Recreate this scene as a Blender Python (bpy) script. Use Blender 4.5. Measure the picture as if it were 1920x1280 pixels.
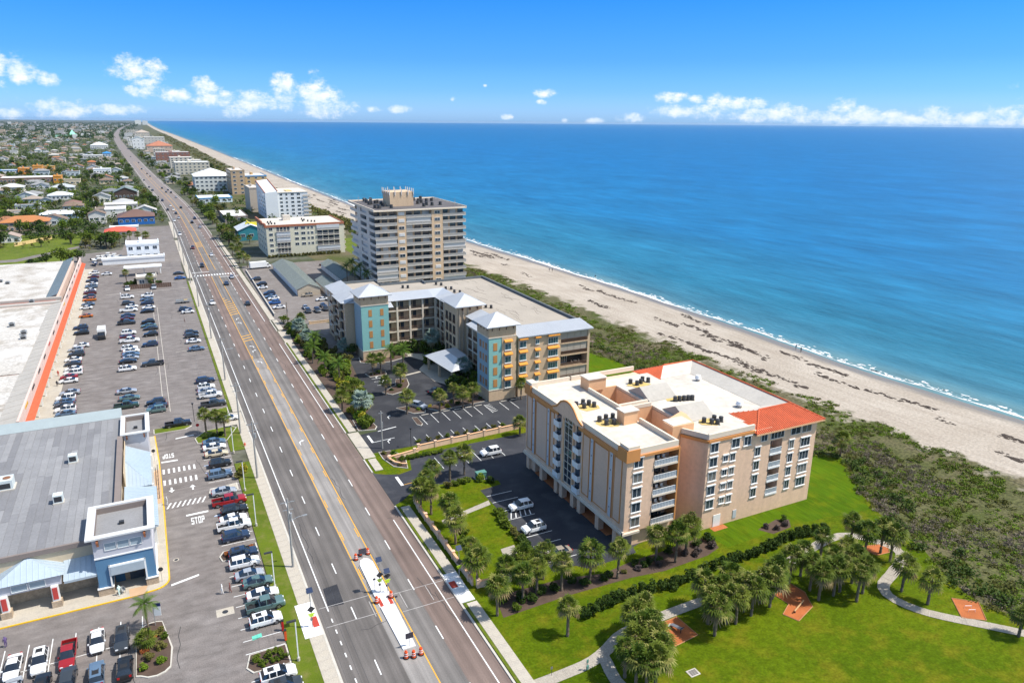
import bpy, bmesh, math, random
import numpy as np
from mathutils import Vector, Matrix

for o in list(bpy.data.objects):
 bpy.data.objects.remove(o)
SC = bpy.context.scene
COL = SC.collection
R = math.radians
rnd = random.Random(7)

# ------------------------------------------------------------------ camera
cam = bpy.data.cameras.new('camera')
cam.sensor_fit = 'HORIZONTAL'
cam.sensor_width = 36.0
cam.lens = 25.69
cam.clip_start = 1.0
cam.clip_end = 60000.0
camo = bpy.data.objects.new('camera', cam)
COL.objects.link(camo)
rt = Vector((0.89591277, -0.44415755, 0.00802337)).normalized()
fw = Vector((0.42746344, 0.85704248, -0.28766855)).normalized()
up = rt.cross(fw).normalized()
rt = fw.cross(up).normalized()
mw = Matrix((rt, up, -fw)).transposed().to_4x4()
mw.translation = Vector((0.0, 0.0, 68.2))
camo.matrix_world = mw
SC.camera = camo

# ------------------------------------------------------------------ sun, sky, exposure
SUN_AZ, SUN_EL = 120.0, 57.0            # azimuth clockwise from +Y (the road runs along +Y)
sd = Vector((math.sin(R(SUN_AZ)) * math.cos(R(SUN_EL)), math.cos(R(SUN_AZ)) * math.cos(R(SUN_EL)), math.sin(R(SUN_EL))))
sl = bpy.data.lights.new('sun', 'SUN')
sl.energy = 3.7
sl.angle = R(0.53)
sl.color = (1.0, 0.955, 0.88)
so = bpy.data.objects.new('sun', sl)
COL.objects.link(so)
so.rotation_euler = sd.to_track_quat('Z', 'Y').to_euler()
so.location = (0, 0, 300)

SC.render.engine = 'CYCLES'
SC.view_settings.view_transform = 'Standard'
SC.view_settings.look = 'None'
SC.view_settings.gamma = 1.0
SC.view_settings.exposure = 0.65
SC.view_settings.use_curve_mapping = False
SC.cycles.max_bounces = 5
SC.cycles.diffuse_bounces = 3
SC.cycles.glossy_bounces = 2
SC.cycles.transparent_max_bounces = 6
SC.cycles.volume_bounces = 0

CARS = {'orange': [(-23.0, 192.6, 180, 'sedan', 'steel blue'), (-23.2, 195.5, 180, 'suv', 'white'), (-23.8, 199.1, 180, 'sedan', 'charcoal'), (-23.8, 201.6, 180, 'sedan', 'steel blue'), (-23.7, 204.1, 180, 'suv', 'white'), (-23.1, 208.3, 180, 'sedan', 'silver'), (-24.1, 218.8, 180, 'sedan', 'white'), (-24.3, 222.2, 180, 'sedan', 'red'), (-23.4, 225.4, 180, 'suv', 'white'), (-23.6, 229.3, 180, 'sedan', 'white'), (-24.1, 234.5, 180, 'sedan', 'charcoal'), (-24.2, 239.0, 180, 'sedan', 'white'), (-23.7, 244.1, 180, 'suv', 'charcoal'), (-24.2, 249.8, 180, 'sedan', 'silver'), (-23.0, 253.8, 180, 'sedan', 'white'), (-23.8, 269.9, 180, 'suv', 'black'), (-24.4, 277.1, 180, 'suv', 'navy blue'), (-23.7, 294.1, 180, 'sedan', 'orange'), (-24.3, 307.3, 180, 'sedan', 'white'), (-23.9, 313.6, 180, 'sedan', 'steel blue'), (-23.8, 321.4, 180, 'suv', 'orange'), (-24.1, 327.1, 180, 'suv', 'navy blue'), (-24.2, 334.4, 180, 'suv', 'dark red'), (-24.4, 339.9, 180, 'sedan', 'white'), (-24.3, 347.3, 180, 'suv', 'steel blue'), (-24.3, 353.1, 180, 'sedan', 'white'), (-24.6, 360.2, 180, 'suv', 'navy blue'), (-24.5, 369.5, 180, 'sedan', 'dark red'), (-24.6, 378.5, 180, 'suv', 'white')], 'midwest': [(-10.0, 192.1, 0, 'pickup', 'dark green'), (-9.4, 197.9, 0, 'sedan', 'green grey'), (-10.1, 203.5, 0, 'sedan', 'silver'), (-10.0, 223.2, 0, 'suv', 'white'), (-9.9, 230.6, 0, 'sedan', 'black'), (-9.2, 234.1, 0, 'sedan', 'silver'), (-9.2, 237.7, 0, 'sedan', 'steel blue'), (-9.1, 241.3, 0, 'sedan', 'white'), (-9.6, 244.5, 0, 'suv', 'white'), (-9.5, 253.5, 0, 'pickup', 'white'), (-10.2, 258.5, 0, 'sedan', 'dark red'), (-9.9, 263.5, 0, 'suv', 'white'), (-10.6, 277.7, 0, 'pickup', 'charcoal'), (-10.4, 284.1, 0, 'sedan', 'dark red'), (-10.2, 288.6, 0, 'sedan', 'navy blue'), (-10.0, 296.6, 0, 'pickup', 'white'), (-9.0, 302.8, 0, 'sedan', 'white'), (-10.3, 308.6, 0, 'suv', 'charcoal'), (-10.6, 320.2, 0, 'suv', 'white')], 'mideast': [(-3.6, 186.2, 180, 'suv', 'green grey'), (-3.1, 188.9, 180, 'sedan', 'charcoal'), (-3.5, 191.3, 180, 'suv', 'black'), (-3.5, 225.2, 180, 'pickup', 'charcoal'), (-3.8, 246.2, 180, 'suv', 'navy blue'), (-3.4, 258.5, 180, 'suv', 'black'), (-3.3, 266.8, 180, 'sedan', 'charcoal'), (-3.8, 270.8, 180, 'sedan', 'green grey'), (-3.9, 275.6, 180, 'suv', 'black'), (-3.9, 292.5, 180, 'sedan', 'black'), (-3.4, 298.5, 180, 'sedan', 'white'), (-3.7, 306.3, 180, 'suv', 'navy blue'), (-3.8, 313.6, 180, 'sedan', 'steel blue'), (-3.5, 319.8, 180, 'suv', 'white')], 'kerb': [(9.3, 184.5, 0, 'pickup', 'charcoal'), (9.2, 191.2, 0, 'pickup', 'white'), (8.6, 194.8, 0, 'sedan', 'silver'), (8.7, 198.0, 0, 'suv', 'white'), (8.9, 203.7, 0, 'suv', 'navy blue'), (8.9, 235.5, 0, 'sedan', 'steel blue'), (8.6, 244.5, 0, 'sedan', 'white'), (8.5, 251.1, 0, 'suv', 'charcoal'), (8.7, 255.0, 0, 'suv', 'black'), (9.4, 285.6, 0, 'sedan', 'white'), (8.8, 289.6, 0, 'suv', 'navy blue'), (10.1, 351.5, 0, 'sedan', 'blue'), (10.1, 363.0, 0, 'sedan', 'charcoal')], 'misc': [(-10.7, 336.2, 270, 'suv', 'white'), (-0.8, 335.3, 270, 'suv', 'silver'), (-19.4, 374.4, 180, 'sedan', 'white'), (0.8, 174.6, 0, 'pickup', 'black'), (11.7, 173.4, 0, 'sedan', 'white')], 'store': [(7.0, 118.4, 0, 'suv', 'navy blue'), (7.2, 122.1, 0, 'pickup', 'white'), (7.3, 124.8, 0, 'sedan', 'white'), (7.8, 127.7, 0, 'suv', 'black'), (7.4, 131.6, 0, 'pickup', 'red'), (6.9, 135.9, 0, 'sedan', 'silver'), (6.9, 143.5, 0, 'suv', 'steel blue'), (7.4, 148.8, 0, 'suv', 'black'), (7.2, 154.2, 0, 'sedan', 'cream'), (7.1, 157.7, 0, 'sedan', 'white'), (7.3, 160.5, 0, 'sedan', 'steel blue')], 'lower': [(8.2, 93.7, 0, 'suv', 'white'), (8.7, 97.1, 0, 'pickup', 'green grey'), (8.7, 100.1, 0, 'sedan', 'white'), (8.5, 103.5, 0, 'sedan', 'green grey'), (7.6, 106.0, 0, 'sedan', 'silver'), (7.3, 109.6, 0, 'suv', 'white'), (7.5, 112.6, 0, 'suv', 'navy blue')], 'lower2': [(8.4, 79.5, 0, 'suv', 'charcoal'), (8.0, 82.0, 0, 'suv', 'white')], 'corner': [(-22.4, 98.1, 270, 'sedan', 'white'), (-19.4, 97.7, 270, 'suv', 'white'), (-16.2, 97.6, 270, 'pickup', 'red'), (-12.9, 99.0, 270, 'sedan', 'white'), (-9.9, 97.8, 270, 'suv', 'charcoal')], 'corner2': [(-21.9, 93.5, 90, 'sedan', 'silver'), (-18.7, 92.7, 90, 'suv', 'black'), (-15.9, 92.5, 90, 'suv', 'charcoal'), (-12.7, 91.9, 90, 'suv', 'steel blue'), (-9.5, 91.6, 90, 'suv', 'black')], 'north': [(40.7, 279.0, 180, 'sedan', 'white'), (40.3, 286.7, 180, 'suv', 'blue'), (41.2, 294.4, 180, 'sedan', 'white'), (40.7, 298.2, 180, 'sedan', 'steel blue'), (41.1, 304.0, 180, 'suv', 'navy blue'), (40.1, 316.3, 180, 'sedan', 'white'), (40.7, 323.0, 180, 'suv', 'black'), (40.1, 334.8, 180, 'suv', 'charcoal')], 'garage': [(54.4, 294.6, 180, 'suv', 'beige'), (49.6, 274.3, 270, 'sedan', 'silver'), (49.4, 268.3, 270, 'suv', 'black'), (52.7, 267.9, 270, 'suv', 'charcoal'), (56.0, 269.1, 270, 'suv', 'black'), (56.3, 274.7, 270, 'sedan', 'navy blue'), (58.1, 285.2, 180, 'sedan', 'white'), (75.2, 358.1, 180, 'suv', 'dark red')], 'tealv': [(54.9, 161.6, 300, 'suv', 'silver'), (62.3, 170.1, 40, 'sedan', 'black')], 'peachv': [(55.3, 106.7, 180, 'suv', 'white'), (53.8, 98.9, 180, 'suv', 'white'), (54.0, 90.5, 180, 'sedan', 'beige'), (59.8, 129.7, 180, 'suv', 'white')], 'road': [(18.6, 296.6, 270, 'sedan', 'white'), (21.1, 377.6, 270, 'suv', 'black'), (27.9, 407.7, 90, 'sedan', 'white'), (20.7, 435.3, 270, 'suv', 'dark red'), (31.0, 344.7, 90, 'sedan', 'silver'), (27.4, 331.4, 90, 'sedan', 'navy blue'), (30.8, 289.8, 90, 'sedan', 'black'), (19.4, 632.1, 270, 'suv', 'white'), (20.1, 605.5, 270, 'suv', 'charcoal'), (20.5, 576.1, 270, 'sedan', 'silver'), (17.0, 561.6, 270, 'sedan', 'white'), (16.9, 491.0, 270, 'suv', 'white'), (25.4, 644.6, 90, 'suv', 'black'), (18.5, 663.1, 270, 'sedan', 'white'), (15.4, 631.8, 270, 'suv', 'black'), (30.6, 569.4, 90, 'suv', 'navy blue'), (27.4, 547.2, 90, 'suv', 'black'), (30.5, 519.3, 90, 'sedan', 'silver'), (17.6, 837.2, 90, 'suv', 'charcoal'), (22.4, 815.8, 90, 'sedan', 'black'), (19.8, 792.0, 90, 'sedan', 'charcoal'), (23.9, 784.4, 90, 'suv', 'black'), (14.0, 708.1, 270, 'pickup', 'navy blue'), (26.0, 734.7, 90, 'sedan', 'silver'), (8.6, 814.8, 270, 'suv', 'navy blue'), (6.0, 855.2, 270, 'sedan', 'black'), (2.5, 956.2, 270, 'sedan', 'charcoal'), (1.9, 1172.2, 90, 'suv', 'black'), (7.3, 1071.3, 90, 'sedan', 'black'), (9.8, 1019.5, 90, 'sedan', 'charcoal'), (-0.9, 1343.4, 90, 'suv', 'charcoal'), (-12.9, 1562.7, 90, 'sedan', 'navy blue'), (-33.4, 1864.0, 270, 'sedan', 'charcoal'), (4.1, 1177.8, 90, 'sedan', 'white')]}
PALMS = [('sabal', 'lawn', 45.3, 72.8, 4.9),('sabal', 'lawn', 54.8, 82.1, 5.2),('sabal', 'lawn', 59.2, 81.0, 5.4),('sabal', 'lawn', 67.4, 82.1, 5.0),('sabal', 'lawn', 70.1, 80.5, 5.4),('sabal', 'lawn', 73.6, 82.2, 5.0),('sabal', 'corner', 38.4, 81.0, 5.0),('sabal', 'corner', 43.2, 82.3, 5.0),('sabal', 'corner', 45.8, 82.8, 5.0),('sabal', 'corner', 48.6, 85.8, 5.0),('sabal', 'corner', 49.7, 82.1, 5.0),('sabal', 'corner', 42.2, 85.8, 4.5),('sabal', 'corner', 45.7, 87.4, 4.2),('sabal', 'corner', 39.2, 92.4, 5.0),('sabal', 'corner', 38.6, 88.6, 5.0),('sabal', 'corner', 41.1, 106.3, 5.0),('sabal', 'corner', 40.0, 100.9, 5.0),('sabal', 'drive', 43.1, 120.2, 5.0),('sabal', 'drive', 40.6, 117.1, 5.0),('sabal', 'drive', 38.4, 113.5, 5.0),('sabal', 'drive', 39.7, 111.8, 5.0),('sabal', 'drive', 47.6, 122.5, 5.0),('sabal', 'drive', 51.1, 123.5, 5.0),('sabal', 'clump', 55.2, 69.1, 4.6),('sabal', 'clump', 52.9, 68.3, 4.6),('sabal', 'clump', 54.0, 65.9, 4.6),('sabal', 'clump', 50.2, 64.0, 4.6),('sabal', 'clump', 52.1, 61.4, 4.6),('sabal', 'clump', 48.8, 59.5, 4.6),('sabal', 'clump', 48.0, 60.6, 4.6),('sabal', 'clump', 52.7, 63.6, 4.6),('sabal', 'clump', 47.9, 62.8, 4.6),('sabal', 'clump', 52.2, 65.3, 4.6),('sabal', 'clump', 50.3, 59.6, 4.6),('sabal', 'grove', 66.2, 69.3, 4.8),('sabal', 'grove', 63.8, 64.0, 4.8),('sabal', 'grove', 67.0, 65.2, 4.8),('sabal', 'grove', 71.2, 66.2, 4.8),('sabal', 'grove', 70.9, 69.2, 4.8),('sabal', 'grove', 74.9, 66.6, 4.8),('sabal', 'grove', 77.9, 67.0, 4.8),('sabal', 'grove', 67.8, 67.5, 4.8),('sabal', 'grove', 68.2, 64.6, 4.8),('sabal', 'grove', 71.5, 65.0, 4.8),('sabal', 'grove', 64.6, 66.3, 4.8),('sabal', 'grove', 75.4, 65.3, 4.8),('sabal', 'grove2', 77.2, 66.6, 4.8),('sabal', 'grove2', 83.2, 63.3, 4.8),('sabal', 'grove2', 87.8, 63.4, 4.8),('sabal', 'grove2', 90.6, 61.6, 4.8),('sabal', 'grove2', 88.1, 65.6, 4.8),('sabal', 'grove2', 85.5, 68.9, 4.8),('sabal', 'grove2', 93.0, 66.9, 4.8),('sabal', 'grove2', 91.7, 70.6, 4.8),('sabal', 'grove2', 83.9, 65.6, 4.8),('sabal', 'grove2', 86.1, 63.1, 4.8),('sabal', 'grove2', 91.3, 64.1, 4.8),('sabal', 'grove2', 82.4, 68.3, 4.8),('sabal', 'grove2', 88.1, 60.6, 4.8),('sabal', 'dune', 98.9, 70.9, 5.2),('sabal', 'dune', 99.0, 68.1, 5.2),('sabal', 'dune', 101.8, 65.4, 5.2),('sabal', 'dune', 102.6, 67.8, 5.2),('sabal', 'path', 96.4, 59.3, 4.8),('sabal', 'path', 97.1, 55.5, 4.4),('sabal', 'path', 102.0, 45.3, 3.5),('sabal', 'duneedge', 127.0, 96.6, 4.2),('sabal', 'teallot', 50.2, 173.9, 4.0),('sabal', 'teallot', 55.9, 179.0, 4.5),('sabal', 'teallot', 51.0, 159.1, 4.6),('sabal', 'teallot', 51.2, 189.6, 5.0),('sabal', 'teallot', 53.6, 189.9, 5.0),('sabal', 'teallot', 41.8, 241.1, 5.5),('sabal', 'teallot', 39.7, 173.4, 4.0),('sabal', 'teallot', 37.2, 167.3, 4),('sabal', 'teallot', 42.1, 173.7, 3.5),('sabal', 'tealbed', 58.9, 157.5, 4.2),('sabal', 'tealbed', 63.5, 159.9, 4.6),('sabal', 'tealbed', 64.7, 156.8, 4.2),('sabal', 'tealbed', 67.6, 157.3, 4.8),('sabal', 'tealbed', 80.5, 155.9, 4.5),('sabal', 'tealbed', 69.9, 135.8, 3.5),('feather', 'tealfront', 40.8, 184.4, 6.5),('feather', 'tealfront', 57.2, 191.5, 6),('feather', 'tealfront', 59.8, 188.6, 6.5),('feather', 'tealfront', 41.3, 217.3, 5),('feather', 'tealfront', 38.6, 207.9, 5),('feather', 'tealfront', 39.9, 198.3, 4),('silver', 'silver', 40.2, 236.6, 4.5),('silver', 'silver', 40.4, 224.7, 4.0),('silver', 'silver', 40.8, 162.2, 4.5),('silver', 'silver', 73.0, 200.5, 6),('silver', 'silver', 73.1, 176.0, 4.5),('silver', 'silver', 49.2, 213.2, 3),('sabal', 'store', 6.2, 167.0, 5.0),('sabal', 'store', 8.4, 165.1, 5.0),('sabal', 'store', 9.9, 163.6, 4.8),('feather', 'store', -6.7, 99.4, 3.9),('sabal', 'storeisl', -7.0, 95.5, 1.6),('sabal', 'gas', -11.1, 351.1, 5),('sabal', 'gas', -2.0, 344.2, 3.5),('feather', 'tallfront', 73.2, 304.1, 9),('feather', 'tallfront', 77.6, 312.2, 9),('feather', 'tallfront', 75.3, 299.2, 8),('feather', 'tallfront', 79.7, 306.9, 8),('feather', 'tallfront', 79.3, 295.2, 7),('sabal', 'redroof', -25.2, 467.9, 6),('sabal', 'redroof', -23.0, 461.6, 6),('sabal', 'redroof', -20.2, 455.1, 6),('sabal', 'redroof', -17.7, 456.6, 6),('sabal', 'redroof', -15.1, 458.2, 6),('sabal', 'redroof', -12.5, 459.7, 6),('sabal', 'redroof', -9.9, 466.9, 6),('sabal', 'redroof', -5.8, 462.3, 6),('sabal', 'redroof', -1.8, 457.9, 6),('sabal', 'avenue', 38.3, 634.0, 5),('sabal', 'avenue', 38.9, 603.1, 5),('sabal', 'avenue', 40.3, 574.5, 5),('sabal', 'avenue', 40.9, 540.5, 5),('sabal', 'avenue', 39.9, 510.7, 5),('sabal', 'avenue', 37.9, 471.7, 5),('sabal', 'avenue', 41.3, 476.4, 5),('sabal', 'avenue', 40.4, 452.7, 5),('sabal', 'avenue', 40.1, 436.2, 5),('sabal', 'avenue', 45.2, 462.5, 5),('sabal', 'avenue', 42.4, 424.7, 5),('sabal', 'avenue', 37.8, 402.4, 5),('sabal', 'avenue', 39.3, 392.7, 5),('sabal', 'avenue', 44.8, 434.2, 5),('sabal', 'avenue', 42.1, 405.2, 5),('sabal', 'avenue', 40.3, 379.4, 5),('sabal', 'avenue', 37.6, 372.4, 5),('sabal', 'avenue', 40.6, 367.1, 5),('sabal', 'avenue', 38.6, 667.6, 5),('sabal', 'avenue', 34.2, 646.5, 5),('sabal', 'avenue', 56.7, 544.8, 7),('sabal', 'avenue', 69.0, 752.4, 6),('sabal', 'avenue', 51.0, 438.7, 4)]
TOWN = [('resort_hotel', 'pale grey hotel with white hip roof beyond the low white shops', 'hotel', 46.4, 80.2, 789.2, 824.2, 14.8, 'hip', (0.62, 0.64, 0.6), (0.85, 0.85, 0.85), 4, 8),
 ('beach_condominium', 'tan block with dark vertical stairwells beside the white-roofed hotel', 'building', 75.4, 87.9, 745.0, 785.0, 22.2, 'flat', (0.42, 0.3, 0.19), (0.6, 0.55, 0.48), 6, 2),
 ('beach_condominium', 'tan condominium crowned by blue awning strip, facing the beach', 'building', 88.1, 107.6, 745.8, 785.8, 16.8, 'blueflat', (0.5, 0.34, 0.17), (0.6, 0.55, 0.48), 5, 3),
 ('stair_tower', 'plain beige tower block left of the white sloped condominium', 'building', 72.6, 80.5, 596.8, 626.8, 18.1, 'flat', (0.5, 0.42, 0.33), (0.6, 0.55, 0.5), 0, 0),
 ('shop_building', 'low white flat-roofed shop beside the palm avenue', 'shop', 48.3, 63.1, 542.0, 582.0, 3.7, 'flat', (0.25, 0.2, 0.17), (0.85, 0.83, 0.8), 1, 4),
 ('motel', 'low white motel with bright blue fascia below the hotel', 'motel', 41.0, 68.1, 678.9, 706.9, 3.9, 'blueflat', (0.6, 0.68, 0.72), (0.8, 0.83, 0.85), 1, 6),
 ('gallery_building', 'teal gabled shop with a yellow roof edge beside the avenue', 'shop', 47.0, 61.2, 453.1, 471.1, 6.1, 'gable', (0.03, 0.2, 0.24), (0.55, 0.58, 0.6), 1, 3),
 ('apartment_block', 'flat beige apartment block behind the casuarina trees', 'building', 40.0, 81.0, 1041.3, 1076.3, 15.0, 'flat', (0.5, 0.46, 0.38), (0.65, 0.65, 0.62), 4, 8),
 ('apartment_block', 'red brown brick apartment block with dark galleries', 'building', 25.7, 77.1, 1364.2, 1404.2, 15.0, 'flat', (0.25, 0.12, 0.09), (0.5, 0.47, 0.45), 3, 7),
 ('apartment_block', 'salmon block with terracotta roof further up the coast', 'building', 17.7, 67.4, 1754.6, 1814.6, 13.6, 'hip', (0.5, 0.38, 0.3), (0.4, 0.16, 0.09), 2, 6),
 ('apartment_block', 'white gabled block among trees far up the coast', 'building', -8.6, 16.4, 1959.5, 2019.5, 22.4, 'gable', (0.7, 0.7, 0.68), (0.35, 0.4, 0.38), 3, 3),
 ('apartment_block', 'grey beige block beside the far beach', 'building', 19.2, 70.8, 2308.0, 2378.0, 19.5, 'flat', (0.5, 0.47, 0.42), (0.6, 0.58, 0.55), 3, 6),
 ('apartment_block', 'long tan roofed block near the far beach', 'building', -1.8, 48.8, 3235.0, 3315.0, 17.2, 'hip', (0.5, 0.45, 0.38), (0.4, 0.33, 0.27), 2, 5),
 ('apartment_block', 'farthest cream tower block on the coast', 'building', 12.8, 77.4, 10178.7, 10298.7, 50.6, 'flat', (0.7, 0.68, 0.62), (0.6, 0.6, 0.6), 4, 4),
 ('apartment_block', 'farthest grey tower block on the coast', 'building', 85.9, 140.4, 9588.9, 9708.9, 46.4, 'flat', (0.6, 0.6, 0.58), (0.6, 0.6, 0.6), 4, 4),
 ('boat_dealer_showroom', 'white two-storey showroom beside the left kerb of the road', 'shop', -10.9, 3.8, 410.9, 424.9, 7.7, 'flat', (0.72, 0.74, 0.76), (0.8, 0.82, 0.84), 2, 4),
 ('annex_building', 'long low white annex in front of the two-storey showroom', 'building', -21.8, 5.6, 401.0, 408.0, 2.6, 'flat', (0.7, 0.71, 0.72), (0.66, 0.68, 0.7), 0, 0),
 ('fuel_kiosk', 'small beige kiosk with wooden fence in the parking lot', 'kiosk', -7.0, 0.6, 343.3, 351.3, 3.4, 'flat', (0.5, 0.44, 0.36), (0.75, 0.72, 0.68), 1, 2),
 ('blue_restaurant', 'blue restaurant with rusty brown roof beside the road', 'restaurant', -17.3, 4.7, 553.4, 573.4, 5.3, 'hip', (0.02, 0.14, 0.42), (0.16, 0.09, 0.07), 1, 6),
 ('shed_building', 'white canopy shed in front of the blue restaurant', 'shed', -21.8, -5.6, 529.0, 539.0, 1.7, 'flat', (0.6, 0.6, 0.58), (0.85, 0.85, 0.82), 0, 0),
 ('red_roof_building', 'low building with coral red roof behind a row of palms', 'building', -23.7, -7.2, 504.9, 516.9, 2.4, 'hip', (0.55, 0.5, 0.45), (0.6, 0.1, 0.06), 0, 0),
 ('warehouse', 'white windowless box behind the blue restaurant', 'warehouse', -26.1, -13.0, 599.8, 621.8, 5.8, 'flat', (0.72, 0.7, 0.66), (0.85, 0.83, 0.8), 0, 0),
 ('long_shop', 'long white flat-roofed shop behind the windowless box', 'shop', -28.5, -5.4, 654.6, 672.6, 3.6, 'flat', (0.45, 0.43, 0.4), (0.82, 0.8, 0.77), 1, 8),
 ('wooden_restaurant', 'dark brown building with grey green pitched roof by the lawn', 'restaurant', -22.5, -5.0, 724.0, 744.0, 7.4, 'gable', (0.08, 0.05, 0.04), (0.17, 0.21, 0.2), 1, 6),
 ('clinic_building', 'white two-storey building with blue trimmed windows in a row', 'building', -53.0, -33.7, 1078.3, 1098.3, 6.9, 'flat', (0.72, 0.73, 0.75), (0.8, 0.8, 0.8), 1, 6),
 ('plaza_building', 'long plaza with white roof and orange end walls', 'plaza', -136.4, -86.3, 959.1, 989.1, 5.7, 'flat', (0.3, 0.2, 0.16), (0.85, 0.84, 0.82), 1, 14),
 ('plaza_tower', 'bright orange corner tower at right end of the white-roofed plaza', 'building', -85.9, -78.4, 948.2, 968.2, 7.5, 'flat', (0.62, 0.26, 0.04), (0.6, 0.3, 0.08), 1, 2),
 ('plaza_tower', 'orange stepped block left of the palm grove, behind the plaza', 'building', -136.7, -126.2, 1109.7, 1129.7, 7.3, 'flat', (0.6, 0.24, 0.05), (0.6, 0.3, 0.08), 1, 2),
 ('plaza_tower', 'larger orange stepped block right of its twin behind the plaza', 'building', -124.7, -114.4, 1145.1, 1165.1, 8.4, 'flat', (0.6, 0.27, 0.06), (0.6, 0.3, 0.08), 1, 2),
 ('plaza_wing', 'orange wing with white parapet beyond the orange blocks', 'building', -116.6, -102.9, 1169.7, 1185.7, 6.1, 'flat', (0.58, 0.3, 0.09), (0.7, 0.5, 0.25), 1, 3),
 ('plaza_wing', 'white wing with blue roof at the left picture edge', 'building', -157.0, -138.8, 1115.6, 1133.6, 5.2, 'blueflat', (0.7, 0.7, 0.7), (0.8, 0.82, 0.85), 1, 3),
 ('apartment_house', 'tan two-storey apartment house with wide terracotta hip roof', 'building', -82.8, -56.4, 549.7, 565.7, 5.4, 'hip', (0.42, 0.3, 0.22), (0.42, 0.17, 0.06), 2, 10),
 ('long_motel', 'long pale blue motel with white roof among palms', 'motel', -67.0, -39.5, 607.4, 616.4, 3.3, 'hip', (0.32, 0.48, 0.6), (0.72, 0.74, 0.74), 1, 10),
 ('small_house', 'small white house beside the yellow fence', 'house', -76.2, -66.7, 498.4, 508.4, 3.0, 'gable', (0.7, 0.67, 0.62), (0.35, 0.27, 0.22), 1, 3),
 ('large_house', 'large grey roofed house in front of the orange plaza', 'house', -79.5, -60.0, 840.9, 856.9, 3.8, 'hip', (0.6, 0.58, 0.55), (0.42, 0.44, 0.45), 1, 6),
 ('large_house', 'pale hip roofed house at left in front of the white plaza roof', 'house', -122.2, -102.9, 850.0, 866.0, 4.4, 'hip', (0.6, 0.57, 0.52), (0.5, 0.5, 0.48), 1, 6),
 ('large_house', 'white hip roofed house below the grey roofed one', 'house', -74.5, -56.1, 750.8, 764.8, 4.0, 'hip', (0.68, 0.68, 0.67), (0.62, 0.65, 0.68), 1, 6),
 ('large_house', 'brown roofed house behind the dense trees', 'house', -56.6, -45.7, 678.6, 692.6, 3.6, 'hip', (0.5, 0.45, 0.4), (0.22, 0.12, 0.09), 1, 4),
 ('pavilion', 'mint green tent-shaped pavilion far behind the neighbourhood', 'pavilion', -235.5, -202.1, 3369.6, 3419.6, 6.4, 'tent', (0.35, 0.6, 0.45), (0.3, 0.68, 0.48), 0, 0),
 ('pavilion_wing', 'long mint green roof left of the tent-shaped pavilion', 'pavilion', -266.1, -227.8, 3254.2, 3304.2, 6.6, 'flat', (0.35, 0.6, 0.45), (0.3, 0.66, 0.47), 0, 0),
 ('red_roof_shop', 'terracotta roofed house left of the far road', 'house', -68.3, -58.0, 1264.8, 1280.8, 6.7, 'hip', (0.5, 0.35, 0.28), (0.42, 0.15, 0.06), 1, 3),
 ('school_building', 'wide white hip roofed hall left of the far road', 'hall', -96.1, -61.1, 1979.1, 2019.1, 8.9, 'hip', (0.6, 0.6, 0.58), (0.66, 0.68, 0.68), 1, 8),
 ('store_building', 'white flat store near the far road with blue neighbour', 'shop', -87.2, -57.4, 1519.0, 1544.0, 5.7, 'flat', (0.6, 0.58, 0.55), (0.84, 0.82, 0.8), 1, 5),
 ('blue_roof_shop', 'blue roofed shop at left kerb of the far road', 'shop', -58.8, -44.8, 1565.0, 1590.0, 7.1, 'hip', (0.4, 0.5, 0.6), (0.04, 0.22, 0.5), 1, 3)]
CLOUDS = [(-0.124, 0.0521, 0.0105, 0.019), (-0.103, 0.046, 0.0223, 0.0131), (-0.082, 0.0413, 0.0145, 0.0088), (0.01, 0.0547, 0.0315, 0.0161), (0.016, 0.0403, 0.0171, 0.0073), (0.018, 0.0315, 0.0263, 0.0088), (0.046, 0.0262, 0.0263, 0.0088), (-0.071, 0.0094, 0.0315, 0.0124), (-0.122, 0.0037, 0.0197, 0.0066), (-0.011, 0.0097, 0.0315, 0.0066), (0.082, 0.036, 0.0197, 0.0146), (0.09, 0.024, 0.0394, 0.0102), (0.132, 0.0216, 0.0394, 0.0131), (0.174, 0.0349, 0.0197, 0.0234), (0.209, 0.0291, 0.0315, 0.0234), (0.225, 0.0133, 0.0394, 0.0117), (0.113, 0.0076, 0.0197, 0.0066), (0.281, 0.014, 0.0118, 0.0044), (0.318, 0.0137, 0.0171, 0.0058), (0.384, 0.0275, 0.0046, 0.0036), (0.425, 0.0442, 0.0033, 0.0022), (0.503, 0.0357, 0.0145, 0.0066), (0.498, 0.0245, 0.0079, 0.0036), (0.453, 0.0063, 0.0079, 0.0044), (0.53, 0.0022, 0.0066, 0.0036), (0.57, 0.0019, 0.0164, 0.0044), (0.615, 0.0055, 0.0184, 0.0073), (0.665, 0.0312, 0.025, 0.008), (0.695, 0.0286, 0.0131, 0.0058), (0.724, 0.028, 0.0223, 0.0088), (0.747, 0.0224, 0.0197, 0.0088), (0.772, 0.0237, 0.0118, 0.0073), (0.807, 0.0187, 0.0236, 0.0073), (0.867, 0.0206, 0.0171, 0.0102), (0.886, 0.0115, 0.0328, 0.0102), (0.926, 0.0087, 0.0328, 0.0088), (0.964, 0.0118, 0.0197, 0.0102), (1.006, 0.0079, 0.0263, 0.0073), (1.036, 0.0114, 0.0236, 0.0102), (0.827, 0.0069, 0.0263, 0.0073), (0.693, 0.0151, 0.0591, 0.0088), (0.777, 0.0104, 0.0657, 0.0095), (0.857, 0.0071, 0.0723, 0.0088), (0.926, 0.0051, 0.0788, 0.008), (0.991, 0.0055, 0.0723, 0.0088), (1.036, 0.0058, 0.0526, 0.0088)]
G_VAN = (-17.6, 262.9)
G_TRAILER = (8.8, 303.4)


W = bpy.data.worlds.new('World')
SC.world = W
W.use_nodes = True


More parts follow.
